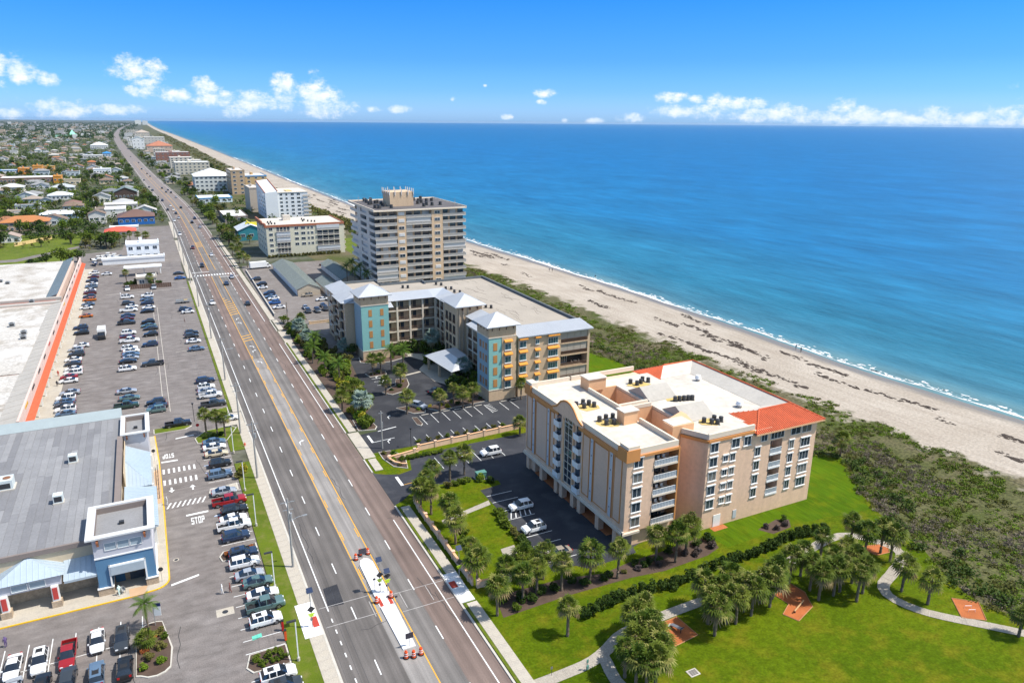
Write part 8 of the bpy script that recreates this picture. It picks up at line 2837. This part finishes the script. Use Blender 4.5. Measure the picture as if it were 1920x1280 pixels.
# ------------------------------------------------------------------ unfinished pedestrian crossing
med = struct('median_island', MB().prism([(23.9, 80.0), (25.7, 80.0), (25.9, 90.0), (23.75, 90.0)], -.01, .16).prism([(23.7, 92.6), (25.95, 92.6), (26.0, 101.8)] + [(25.6, 102.9), (24.9, 103.3), (24.2, 102.9), (23.85, 101.8)], -.01, .16).prism([(23.75, 90.0), (25.9, 90.0), (25.95, 92.6), (23.7, 92.6)], -.01, .03), new_conc)
for x in (23.85, 25.35):
 MB().box(x, x + .5, 90.1, 92.4, .03, .045).build('tactile_pad', mat('tactile_red', (.42, .05, .03), .8, .1), med)
padl = struct('sidewalk_pad', MB().box(12.5, 15.0, 87.8, 95.7, -.01, .135), new_conc)
MB().box(14.05, 14.9, 89.7, 92.1, .135, .15).build('tactile_pad', mat('tactile_red', (.42, .05, .03), .8, .1), padl)
padr = struct('sidewalk_pad', MB().box(34.72, 37.0, 85.8, 93.5, -.01, .135), new_conc)
MB().box(34.85, 35.9, 89.6, 91.3, .135, .15).build('tactile_pad', mat('tactile_red', (.42, .05, .03), .8, .1), padr)
orange_pl = mat('barrel_orange', (.68, .09, .02), .5, .1)
BZ = []


def barrel_mesh():
 b = MB()
 for z0, z1, r0, r1 in ((.08, .3, .29, .28), (.3, .5, .28, .265), (.5, .7, .265, .25), (.7, .9, .25, .235), (.9, 1.05, .235, .2)):
  b.cyl(0, 0, z0, z1, r0, 12, r1)
 b.box(-.16, .16, -.03, .03, 1.05, 1.15)
 s_ = MB()
 for z0, z1, r0, r1 in ((.4, .5, .285, .275), (.7, .8, .26, .255)):
  s_.cyl(0, 0, z0, z1, r0, 12, r1)
 return b.mesh('drum', mats=[orange_pl]), s_.mesh('reflective_band', mats=[white]), MB().cyl(0, 0, 0, .08, .42, 12).mesh('rubber_base', mats=[rubber])


BAR = barrel_mesh()
bl = ['leftmost of the three at the far end of the median', 'middle one at the far end of the median', 'rightmost at the far end of the median', 'left one at the crossing gap', 'right one at the crossing gap', 'leftmost of the three at the near end of the median', 'middle one at the near end of the median', 'rightmost at the near end of the median']
for i, (x, y) in enumerate(((23.7, 103.6), (24.7, 104.7), (25.9, 104.4), (23.6, 91.4), (25.9, 91.7), (23.8, 78.4), (24.75, 78.1), (25.8, 78.2))):
 t = thing('traffic_drum', 'orange traffic drum, ' + bl[i], 'traffic drum', (x, y, .01), rnd.uniform(0, 6), 'orange traffic drums on the road')
 for nm, me in zip(('drum', 'reflective_band', 'rubber_base'), BAR):
  inst(nm, me, t)
solar = mat('solar_panel', (.015, .03, .075), .2, .15, spec=.7)
lime = mat('fluorescent_sign', (.55, .75, .03), .6, .05)


def beacon(x, y, label, h=5.4, sign=True, face=0.0, z=.15):
 t = thing('crossing_beacon', label, 'crossing beacon', (x, y, z), face, 'flashing crossing beacons')
 MB().cyl(0, 0, 0, h, .06, 8).build('pole', galv, t, False)
 k = MB().prism([(-.42, -.34), (.42, -.34), (.42, .34), (-.42, .34)], [h - .05, h - .05, h + .33, h + .33], [h, h, h + .38, h + .38])
 k.build('solar_panel', solar, t, False)
 MB().box(-.44, .44, -.36, .36, h - .12, h - .08).build('panel_frame', galv, t, False)
 MB().box(-.45, .45, -.12, -.06, 2.1, 2.3).build('light_bar', lime, t, False)
 if sign:
  s_ = MB()
  s_.face([(0, -.1, 2.4), (.55, -.1, 2.95), (0, -.1, 3.5), (-.55, -.1, 2.95)])
  s_.face([(0, -.07, 3.5), (.55, -.07, 2.95), (0, -.07, 2.4), (-.55, -.07, 2.95)])
  s_.build('warning_sign', dark_metal, t, False)
  MB().box(-.3, .3, -.1, -.06, 1.75, 2.05).build('arrow_plate', lime, t, False)
 MB().box(-.16, .16, .06, .2, 1.0, 1.3).build('push_button_box', trim_m, t, False)
 return t


beacon(24.8, 93.6, 'tall solar crossing beacon with diamond sign on the median')
beacon(25.75, 92.9, 'shorter solar beacon with lime sign at the median gap', 3.6)
beacon(13.9, 89.9, 'solar crossing beacon on the left white sidewalk pad', 5.8)
beacon(36.85, 91.6, 'solar crossing beacon beside the right wall', 5.2)
for i, (x, y, h, w, lb) in enumerate(((24.9, 80.2, 2.3, .55, 'dark square sign board at the near end of the white median'), (24.05, 93.9, 2.5, .2, 'narrow dark sign on the white median'), (26.1, 89.8, 1.5, .2, 'dark button post right of the crossing gap'), (25.0, 90.4, 1.5, .15, 'dark button post in the crossing gap'), (24.9, 103.9, 1.6, .6, 'striped barricade sign behind the far drums'))):
 t = thing('sign_post', lb, 'sign', (x, y, .02), 0)
 MB().cyl(0, 0, 0, h, .04, 6).build('post', galv, t, False)
 MB().box(-w, w, -.05, -.02, h - w * 1.6, h).build('plate', mat('sign_back', (.05, .045, .06), .5), t, False)

# ------------------------------------------------------------------ poles, lamps, wires
concrete_pole = mat('concrete_pole', (.33, .32, .3), .85, .12)
PY = [(14.0, 58.0), (14.2, 105.9), (13.5, 139.9), (13.2, 164.1), (13.9, 203.2), (14.1, 247), (13.7, 294), (13.6, 340), (13.6, 385), (13.6, 430), (13.6, 480)]
for i, (x, y) in enumerate(PY):
 t = thing('utility_pole', 'grey concrete utility pole on the left sidewalk, %s from the camera' % ordinal(i), 'utility pole', (x, y, 0), 0, 'utility poles along the left sidewalk')
 MB().tube([(0, 0, 0), (0, 0, 6), (0, 0, 12.2)], [.2, .17, .12], 8).build('pole', concrete_pole, t, False)
 a = MB()
 a.box(-1.1, 1.1, -.05, .05, 11.5, 11.62)
 a.box(-.8, .8, -.05, .05, 10.2, 10.3)
 a.build('crossarm', galv, t, False)
 for q in (-1.0, -.35, .35, 1.0):
  MB().cyl(q, 0, 11.62, 11.9, .05, 6, .03).build('insulator', mat('porcelain', (.3, .28, .27), .3), t, False)
 if i in (1, 2, 5):
  MB().cyl(.32, 0, 8.6, 9.6, .24, 10).build('transformer', galv, t, False)
 if i in (1, 4, 7):
  MB().tube([(0, 0, 8.2), (1.4, 0, 8.7), (2.2, 0, 8.75)], .05, 6).box(2.1, 2.8, -.13, .13, 8.68, 8.8).build('lamp_arm', galv, t, False)
for k, q in enumerate((-1.0, .35, 1.0)):
 mb = MB()
 for (xa, ya), (xb, yb) in zip(PY, PY[1:]):
  pts = []
  for s_ in range(9):
   f = s_ / 8
   pts.append((xa + (xb - xa) * f + q, ya + (yb - ya) * f, 11.9 - 1.6 * f * (1 - f) * ((yb - ya) / 45)))
  mb.tube(pts, .014, 4)
 o = mb.build('power_line', mat('wire_grey', (.06, .06, .06), .6))
 tag(o, '%s thin overhead wire along the left utility poles' % ('leftmost', 'middle', 'rightmost')[k], 'wire', 'overhead wires')
for i, (x, y, h, lb) in enumerate(((39.9, 142.7, 8.7, 'grey pole in the flower bed between the two right driveways'), (39.7, 254.9, 7.9, 'brown wooden pole at the motor court exit'))):
 t = thing('utility_pole', lb, 'utility pole', (x, y, 0))
 MB().tube([(0, 0, 0), (0, 0, h)], [.17, .12], 8).build('pole', concrete_pole if i == 0 else woodm, t, False)
 MB().box(-.5, .5, -.05, .05, h - .5, h - .4).build('crossarm', galv, t, False)
 MB().box(.12, .3, -.12, .12, h * .55, h * .7).build('meter_box', galv, t, False)
LAMPS = [(10.6, 153.7), (10.6, 135.4), (10.7, 121.2), (10.7, 101.5), (10.9, 84.0)]
for i, (x, y) in enumerate(LAMPS):
 t = thing('lamp_post', 'pale lamp post on the verge of the supermarket lot, %s from the camera' % ordinal(len(LAMPS) - 1 - i), 'lamp post', (x, y, .1), 0, 'lamp posts of the supermarket lot')
 MB().cyl(0, 0, 0, .5, .2, 8).build('footing', concrete, t, False)
 MB().box(-.07, .07, -.07, .07, .5, 6.2).build('post', white, t, False)
 MB().box(-1.1, .1, -.17, .17, 6.15, 6.3).build('lamp_head', dark_metal, t, False)
for i, (x, y, lb) in enumerate(((45.7, 140.6, 'short dark lamp post by the wall between the lots'), (4.3, 176.0, 'dark lamp post at the exit of the plaza lot'), (56.6, 152, 'short dark lamp post in the resort stalls'))):
 t = thing('lamp_post', lb, 'lamp post', (x, y, 0), 0)
 MB().cyl(0, 0, 0, 4.2, .06, 8).build('post', dark_metal, t, False)
 MB().cyl(0, 0, 4.2, 4.6, .12, 8, .3).build('lamp_head', dark_metal, t, False)
stop_red = mat('stop_red', (.42, .01, .015), .5)


def round_sign(x, y, label, h=2.4, red=False):
 t = thing('road_sign', label, 'sign', (x, y, 0), 0)
 MB().cyl(0, 0, 0, h, .035, 6).build('post', galv, t, False)
 s_ = MB()
 pts = [(.38 * math.cos(R(22.5 + 45 * k)), .38 * math.sin(R(22.5 + 45 * k))) for k in range(8)]
 s_.face([(a, -.05, h - .1 + b) for a, b in pts])
 s_.face([(a, -.03, h - .1 + b) for a, b in reversed(pts)])
 s_.build('plate', stop_red if red else dark_metal, t, False)


round_sign(4.6, 167.6, 'red stop sign at the supermarket exit', 2.4, True)
round_sign(-4.6, 156.6, 'dark round sign on the walk by the back tower', 2.6)
round_sign(-4.6, 110.6, 'dark round sign on the walk by the entrance tower', 2.4)
t = thing('banner_sign', 'white banner sign with dark top beside the island palm', 'sign', (-5.2, 99.6, .12), R(-15))
MB().cyl(-.6, 0, 0, 3.6, .05, 6).build('post', galv, t, False)
MB().box(-.55, .35, -.03, .03, 1.6, 3.1).build('banner', white, t, False)
MB().box(-.6, .4, -.04, .04, 3.1, 3.6).build('header', mat('sign_navy', (.02, .03, .12), .5), t, False)
t = thing('manhole', 'round manhole cover in a concrete square by the parking row', 'manhole', (3.3, 98.9, 0))
MB().box(-1.2, 1.2, -.9, .9, -.012, .004).build('surround', walk_m, t, False)
MB().cyl(0, 0, .004, .015, .42, 14).build('cover', dark_metal, t, False)
t = thing('manhole', 'small round manhole in the drive lane east of the entrance tower', 'manhole', (-2.4, 116.2, 0))
MB().cyl(0, 0, -.01, .004, .45, 14).build('surround', walk_m, t, False)
MB().cyl(0, 0, .004, .01, .3, 14).build('cover', dark_metal, t, False)
for i, (x, y) in enumerate(((10.1, 88.9), (10.1, 86.5 + 4.6))):
 t = thing('charging_post', '%s charger at the empty bays' % ('red' if i == 1 else 'orange'), 'charger', (x, y, .1))
 MB().box(-.15, .15, -.2, .2, 0, 1.5).build('cabinet', stop_red if i == 1 else orange_pl, t, False)
 MB().box(-.17, .17, -.22, .22, 1.5, 1.6).build('cap', trim_m, t, False)
t = thing('fire_hydrant', 'small fire hydrant on the left sidewalk by the verge', 'hydrant', (13.2, 156.5, .12))
MB().cyl(0, 0, 0, .6, .13, 8).cyl(0, 0, .6, .78, .15, 8, .05).box(-.25, .25, -.07, .07, .4, .54).build('barrel', orange_pl, t, False)

# ------------------------------------------------------------------ people
def person_mesh(pose):
 """one continuous skinned body, about 1.72 m tall"""
 me = bpy.data.meshes.new('person_cage')
 st_ = .22 if pose == 'walk' else .05
 V = [(0, 0, .95), (0, 0, 1.15), (0, 0, 1.38), (0, 0, 1.5), (0, .02, 1.6), (0, .02, 1.7),
  (.1, 0, .9), (.11, st_ * .5, .5), (.11, -st_ * .2 + st_ * .6, .08), (.11, st_ * .4 + .14, .03),
  (-.1, 0, .9), (-.11, -st_ * .3, .5), (-.11, -st_, .1), (-.11, -st_ + .14, .03),
  (.19, 0, 1.4), (.24, -.06, 1.14), (.22, .08, .92), (.22, .12, .82),
  (-.19, 0, 1.4), (-.24, .06, 1.14), (-.22, .16, .95), (-.22, .2, .85)]
 E = [(0, 1), (1, 2), (2, 3), (3, 4), (4, 5), (0, 6), (6, 7), (7, 8), (8, 9), (0, 10), (10, 11), (11, 12), (12, 13), (2, 14), (14, 15), (15, 16), (16, 17), (2, 18), (18, 19), (19, 20), (20, 21)]
 rr_ = [.15, .13, .15, .06, .1, .085, .1, .065, .045, .04, .1, .065, .045, .04, .065, .045, .035, .04, .065, .045, .035, .04]
 me.from_pydata(V, E, [])
 o = bpy.data.objects.new('person_cage', me)
 COL.objects.link(o)
 o.modifiers.new('skin', 'SKIN')
 me.update()
 sk = me.skin_vertices[0].data
 for i, r_ in enumerate(rr_):
  sk[i].radius = (r_ * (1.25 if i in (0, 1, 2) else 1), r_ * (.8 if i in (0, 1, 2) else 1))
  sk[i].use_root = (i == 0)
 su_ = o.modifiers.new('sub', 'SUBSURF')
 su_.levels = 1
 dg = bpy.context.evaluated_depsgraph_get()
 out = bpy.data.meshes.new_from_object(o.evaluated_get(dg))
 bpy.data.objects.remove(o)
 for p in out.polygons:
  c = p.center
  z, ax = c.z, abs(c.x)
  m = 0
  if z > 1.66: m = 3
  elif z > 1.47: m = 2
  elif ax > .185 and z < 1.2: m = 2
  elif z < .93: m = 1
  elif z < .1: m = 3
  p.material_index = m
  p.use_smooth = True
 return out


PM = {p: person_mesh(p) for p in ('walk', 'stand')}
skin = mat('skin', (.42, .26, .18), .6, .08)
hairm = mat('hair', (.04, .025, .015), .7, .2)
PPL = [(-10.4, 109.6, 30, 'walk', (.6, .75, .7), (.03, .03, .04), 'person in a pale top pushing a cart before the entrance', .13), (3.4, 103.5, 80, 'walk', (.75, .73, .7), (.4, .36, .3), 'person in white top walking between cars, left of the pair', 0), (4.5, 103.4, 80, 'walk', (.2, .07, .06), (.06, .05, .05), 'person in dark red top walking between cars, right of the pair', 0), (-3.0, 135.8, -60, 'stand', (.7, .7, .7), (.25, .27, .3), 'person in white standing at the diagonal crossing bars', .13), (-13.1, 324.6, 10, 'stand', (.75, .75, .75), (.3, .3, .3), 'person in white beside the far end of the middle rows', 0), (-26.6, 216.6, 10, 'stand', (.03, .03, .04), (.03, .03, .04), 'person in dark clothes at the edge of the orange canopy', 0), (7.5, 272, 100, 'walk', (.2, .12, .1), (.04, .04, .05), 'person walking alone across the empty stalls', 0), (-27.0, 225.5, 0, 'stand', (.5, .08, .05), (.1, .1, .12), 'person in a red top under the orange canopy', .12), (179.4, 158, 0, 'walk', (.05, .06, .09), (.04, .04, .05), 'person in dark clothes standing at the water edge', -.2), (178.6, 155.2, 0, 'stand', (.06, .05, .05), (.05, .05, .06), 'small dark figure near the other person at the water', -.2), (168.3, 298.4, 20, 'walk', (.06, .07, .1), (.04, .04, .05), 'left person of the pair walking on the far sand', .2), (169.5, 297.5, 20, 'walk', (.1, .08, .08), (.04, .04, .05), 'right person of the pair walking on the far sand', .15), (183, 281, 0, 'stand', (.05, .05, .07), (.04, .04, .05), 'bather standing in the shallow water', -1.0), (-23.9, 103.8, 40, 'stand', (.12, .08, .2), (.03, .03, .04), 'person in purple at the lower left edge of the lot', 0)]
for i, (x, y, rz, pose, sh, pa, lb, z) in enumerate(PPL):
 me = PM[pose].copy()
 me.materials.clear()
 for m in (mat('shirt_%d' % i, sh, .8, .05), mat('trousers_%d' % i, pa, .8, .05), skin, hairm):
  me.materials.append(m)
 o = bpy.data.objects.new('person', me)
 COL.objects.link(o)
 o.location = (x, y, z)
 o.rotation_euler = (0, 0, R(rz))
 tag(o, lb, 'person', 'people about the place')
t = thing('shopping_cart', 'small grey shopping cart in front of the entrance tower', 'cart', (-9.9, 109.9, .13), R(30))
MB().box(-.3, .3, -.2, .5, .45, .5).box(-.3, -.27, -.2, .5, .5, .95).box(.27, .3, -.2, .5, .5, .95).box(-.3, .3, .47, .5, .5, .95).build('basket', galv, t, False)
for a in (-.25, .25):
 for b in (-.15, .45):
  MB().cyl(a, b, 0, .45, .03, 6).build('leg', galv, t, False)

# ------------------------------------------------------------------ the town behind
hip_m = {}


def town_building(name, label, cat, x0, x1, y0, y1, h, roof, wc, rc, rows, cols, group=None):
 T = thing(name, label, cat, ((x0 + x1) / 2, (y0 + y1) / 2, 0), 0, group)
 wm = mat('wall_%.2f_%.2f_%.2f' % wc, wc, .88, .08, .15, 1.5)
 rm_ = mat('roof_%.2f_%.2f_%.2f' % rc, rc, .7, .12, .15, 1.5)
 MB().box(x0, x1, y0, y1, 0, h).build('wall', wm, T)
 w, d = x1 - x0, y1 - y0
 ov = .6
 if roof in ('flat', 'blueflat'):
  MB().box(x0, x1, y0, y1, h, h + .1).build('roof', rm_, T)
  pm = rm_ if roof == 'flat' else mat('blue_fascia', (.05, .25, .5), .6)
  MB().box(x0 - .25, x1 + .25, y0 - .25, y0 + .15, h - .35, h + .55).box(x0 - .25, x0 + .15, y0 + .15, y1, h - .35, h + .55).box(x1 - .15, x1 + .25, y0 + .15, y1, h - .35, h + .55).build('parapet', pm if roof != 'flat' else wm, T)
  if h > 6:
   MB().box(x0 + w * .4, x0 + w * .5, y0 + d * .5, y0 + d * .7, h, h + 2.2).build('stair_head', wm, T)
 elif roof == 'hip':
  rise = min(w, d) * .2
  k = MB()
  a, b, c, e = (x0 - ov, y0 - ov, h), (x1 + ov, y0 - ov, h), (x1 + ov, y1 + ov, h), (x0 - ov, y1 + ov, h)
  if w >= d:
   r0, r1 = (x0 + d / 2, (y0 + y1) / 2, h + rise), (x1 - d / 2, (y0 + y1) / 2, h + rise)
   k.face([a, b, r1, r0]).face([c, e, r0, r1]).face([e, a, r0]).face([b, c, r1])
  else:
   r0, r1 = ((x0 + x1) / 2, y0 + w / 2, h + rise), ((x0 + x1) / 2, y1 - w / 2, h + rise)
   k.face([a, b, r0]).face([c, e, r1]).face([e, a, r0, r1]).face([b, c, r1, r0])
  k.box(x0 - ov, x1 + ov, y0 - ov, y1 + ov, h - .18, h - .01)
  k.build('roof', rm_, T)
 elif roof == 'gable':
  rise = w * .22
  cx = (x0 + x1) / 2
  k = MB()
  k.face([(x0 - ov, y0 - ov, h - .1), (cx, y0 - ov, h + rise), (cx, y1 + ov, h + rise), (x0 - ov, y1 + ov, h - .1)])
  k.face([(x1 + ov, y1 + ov, h - .1), (cx, y1 + ov, h + rise), (cx, y0 - ov, h + rise), (x1 + ov, y0 - ov, h - .1)])
  k.build('roof', rm_, T)
  MB().face([(x0, y0, h), (x1, y0, h), (cx, y0, h + rise - .15)]).face([(x0, y1, h), (cx, y1, h + rise - .15), (x1, y1, h)]).build('gable_wall', wm, T)
  if name == 'gallery_building':
   MB().tube([(cx, y0 + 4, h + rise + .1), (cx, y1, h + rise + .1)], .5, 5).box(cx - 2, cx + 5, y0 + 8, y0 + 9, h, h + 3.5).build('yellow_edge', mat('yellow_trim', (.7, .6, .05), .6), T)
 elif roof == 'tent':
  cx, cy = (x0 + x1) / 2, (y0 + y1) / 2
  k = MB()
  a, b, c, e, p = (x0, y0, h), (x1, y0, h), (x1, y1, h), (x0, y1, h), (cx, cy, h + 18)
  m_ = [((q[0] + p[0]) / 2 * 1.0, (q[1] + p[1]) / 2, h + 5) for q in (a, b, c, e)]
  for q in range(4):
   q0, q1 = (a, b, c, e)[q], (a, b, c, e)[(q + 1) % 4]
   k.face([q0, q1, m_[(q + 1) % 4], m_[q]]).face([m_[q], m_[(q + 1) % 4], p])
  k.build('roof', rm_, T)
 if rows and cols:
  fh = h / rows
  ww = min(2.2, w / cols * .5)
  side = 'W' if x0 > 20 else 'E'
  for r_ in range(rows):
   z = fh * (r_ + .5) + .1
   for c_ in range(cols):
    x = x0 + w * (c_ + .5) / cols
    far_window(T, x, y0, z, ww, min(1.5, fh * .5), 'S')
   nd = max(1, int(cols * d / w * .7))
   for c_ in range(min(nd, 6)):
    far_window(T, x0 if side == 'W' else x1, y0 + d * (c_ + .5) / min(nd, 6), z, min(2.0, d / 6), min(1.5, fh * .5), side)
 return T


for row_ in TOWN:
 town_building(*row_)
OCC = [(a[3] - 2, a[4] + 2, a[5] - 4, a[6] + 2) for a in TOWN] + [(-36, 13, 396, 446), (-14, 13, 446, 545), (-60, -30, 398, 440), (54, 96, 385, 430), (75, 110, 545, 592), (-52, 0, 850, 886), (-140, -36, 398, 470)]


def free(x, y, r):
 return all(not (a - r < x < b + r and c - r < y < d + r) for a, b, c, d in OCC)


rt_ = random.Random(77)
houses = []
tries = 0
while len(houses) < 235 and tries < 30000:
 tries += 1
 y = 560 + 2600 * rt_.random() ** 1.5
 xl, xr = -.158 * y - 18, road_c(y) - 22
 if rt_.random() < .12:
  xl, xr = road_c(y) + 14, road_c(y) + 55
  if y < 800: continue
 x = rt_.uniform(xl, xr)
 w, d = rt_.uniform(10, 17), rt_.uniform(9, 14)
 if not free(x, y, 9): continue
 OCC.append((x - w / 2 - 1.5, x + w / 2 + 1.5, y - d / 2 - 2, y + d / 2 + 2))
 houses.append((x, y, w, d))
WCOL = [(.62, .6, .56), (.55, .48, .4), (.66, .66, .66), (.5, .42, .34), (.45, .5, .52), (.6, .5, .36)]
RCOL = [(.4, .4, .39), (.26, .26, .26), (.2, .14, .1), (.32, .14, .07), (.45, .43, .4), (.17, .18, .18), (.32, .26, .21)]
for i, (x, y, w, d) in enumerate(houses):
 wc, ri_ = rt_.choice(WCOL), rt_.randrange(7)
 rc, sh_ = RCOL[ri_], rt_.choice(['hip', 'hip', 'gable', 'flat'])
 lb = 'small house with %s %s roof in the %s far town' % (['pale grey', 'dark grey', 'brown', 'terracotta', 'cream', 'charcoal', 'tan'][ri_], sh_, 'nearer' if y < 900 else 'middle' if y < 1500 else 'farthest') + (' right of the road' if x > road_c(y) else '')
 far_ = y > 1500
 town_building('house', lb, 'house', x - w / 2, x + w / 2, y - d / 2, y + d / 2, rt_.uniform(2.8, 4.2) + (3 if rt_.random() < .12 else 0), sh_, wc, rc, 0 if far_ else 1, 0 if far_ else 3, 'far town: ' + lb)
bb = 0
while bb < 26:
 y = 1080 + 2900 * rt_.random() ** 1.3
 x, w, d, h = rt_.uniform(28, 92) + road_c(y) - 10, rt_.uniform(16, 34), rt_.uniform(16, 40), rt_.choice((9, 12, 15, 18))
 if not free(x, y, 16): continue
 OCC.append((x - w / 2 - 2, x + w / 2 + 2, y - d / 2 - 2, y + d / 2 + 2))
 bb += 1
 town_building('beach_block', 'pale flat-roofed block in the distant beachfront row', 'building', x - w / 2, x + w / 2, y - d / 2, y + d / 2, h, 'flat', rt_.choice(((.6, .54, .45), (.66, .64, .6), (.52, .45, .36))), (.66, .63, .58), h // 3, 5, 'distant beachfront blocks')
trees = []
tries = 0
while len(trees) < 295 and tries < 30000:
 tries += 1
 y = 430 + 1150 * rt_.random() ** 1.25
 u = rt_.random()
 if u < .22:
  x = road_c(y) + rt_.uniform(13, 32)
 elif u < .3 and y > 640:
  x = rt_.uniform(60, 110)
 else:
  x = rt_.uniform(-.158 * y - 18, road_c(y) - 13)
 if not free(x, y, 2.0): continue
 if math.hypot(x + 60, y - 680) > 60 and rt_.random() < .25: continue
 trees.append((x, y))
for x, y in trees:
 h = rt_.uniform(4.5, 9.5)
 zn = 'lining the right side of the far road' if x > road_c(y) and x < road_c(y) + 34 else 'between the far beach-side blocks' if x > road_c(y) else 'in the near part of the neighbourhood left of the road' if y < 800 else 'in the farther neighbourhood left of the road'
 k_ = rt_.randrange(7)
 zn = '%s %s tree %s' % ('tall' if h > 7.5 else 'low' if h < 5.8 else 'mid-sized', ('green', 'dark', 'dark', 'green', 'olive', 'dark', 'light green')[k_], zn)
 tree(x, y, h, h * rt_.uniform(.42, .62), zn, 'far town: ' + zn, k_)


def woodland(name, label, n, y0, y1, pw, m, leaf, size, seed, per=26, right=.1):
 rg = np.random.default_rng(seed)

 def ch(rg_, n_):
  out = []
  while len(out) < n_:
   y = y0 + (y1 - y0) * rg_.random() ** pw
   if rg_.random() < right:
    x = road_c(y) + rg_.uniform(14, 95)
   else:
    x = rg_.uniform(-.16 * y - 40, road_c(y) - 14)
   if y < 3300 and not free(x, y, 1.5): continue
   out.append((x, y, 1.0))
  return out
 scrub(name, label, m, n, ch, per, leaf, size, seed, .8)


woodland('woodland', 'mid green tree canopy filling the far neighbourhood', 2300, 560, 3200, 1.4, leaf_mid, .8, (2.4, 4.6), 91)
woodland('woodland', 'dark tree canopy filling the far neighbourhood', 3600, 500, 3200, 1.3, leaf_dark, .9, (2.4, 5.0), 92)
woodland('woodland', 'hazy tree canopy toward the horizon', 2600, 3000, 14000, 1.5, leaf_dark, 3.2, (6, 14), 93, 20, .06)
woodland('woodland', 'low green yards and hedges between the far houses', 1100, 450, 1800, 1.3, leaf_olive, .6, (1.0, 2.2), 94, 24)
# pale roofs so far off that they only read as specks
fr_ = MB()
for k in range(420):
 y = 3000 + 8000 * rt_.random() ** 1.4
 x = rt_.uniform(-.16 * y - 40, road_c(y) - 30)
 w, d, h = rt_.uniform(10, 34), rt_.uniform(10, 26), rt_.uniform(4, 9)
 if rt_.random() < .06: h = rt_.uniform(14, 26)
 fr_.box(x - w / 2, x + w / 2, y - d / 2, y + d / 2, 0, h, rt_.randrange(3))
o = fr_.build('distant_roofs', [mat('far_white', (.6, .59, .57), .8), mat('far_grey', (.35, .34, .33), .8), mat('far_tan', (.42, .33, .25), .8)])
tag(o, 'specks of far-off roofs toward the horizon', 'roofs', kind='stuff')

# ------------------------------------------------------------------ the air
hz = MB().box(-30500, 28800, -3400, 30500, -5.0, 76.0)
vm = bpy.data.materials.new('haze_air')
vm.use_nodes = True
N_ = vm.node_tree.nodes
N_.remove(N_['Principled BSDF'])
pv = N_.new('ShaderNodeVolumePrincipled')
pv.inputs['Color'].default_value = (.55, .76, 1.0, 1)
pv.inputs['Density'].default_value = 0.000018
pv.inputs['Anisotropy'].default_value = 0.2
vm.node_tree.links.new(pv.outputs[0], N_['Material Output'].inputs['Volume'])
o = hz.build('haze', vm)
tag(o, 'pale blue haze over the far town', 'haze', kind='stuff')
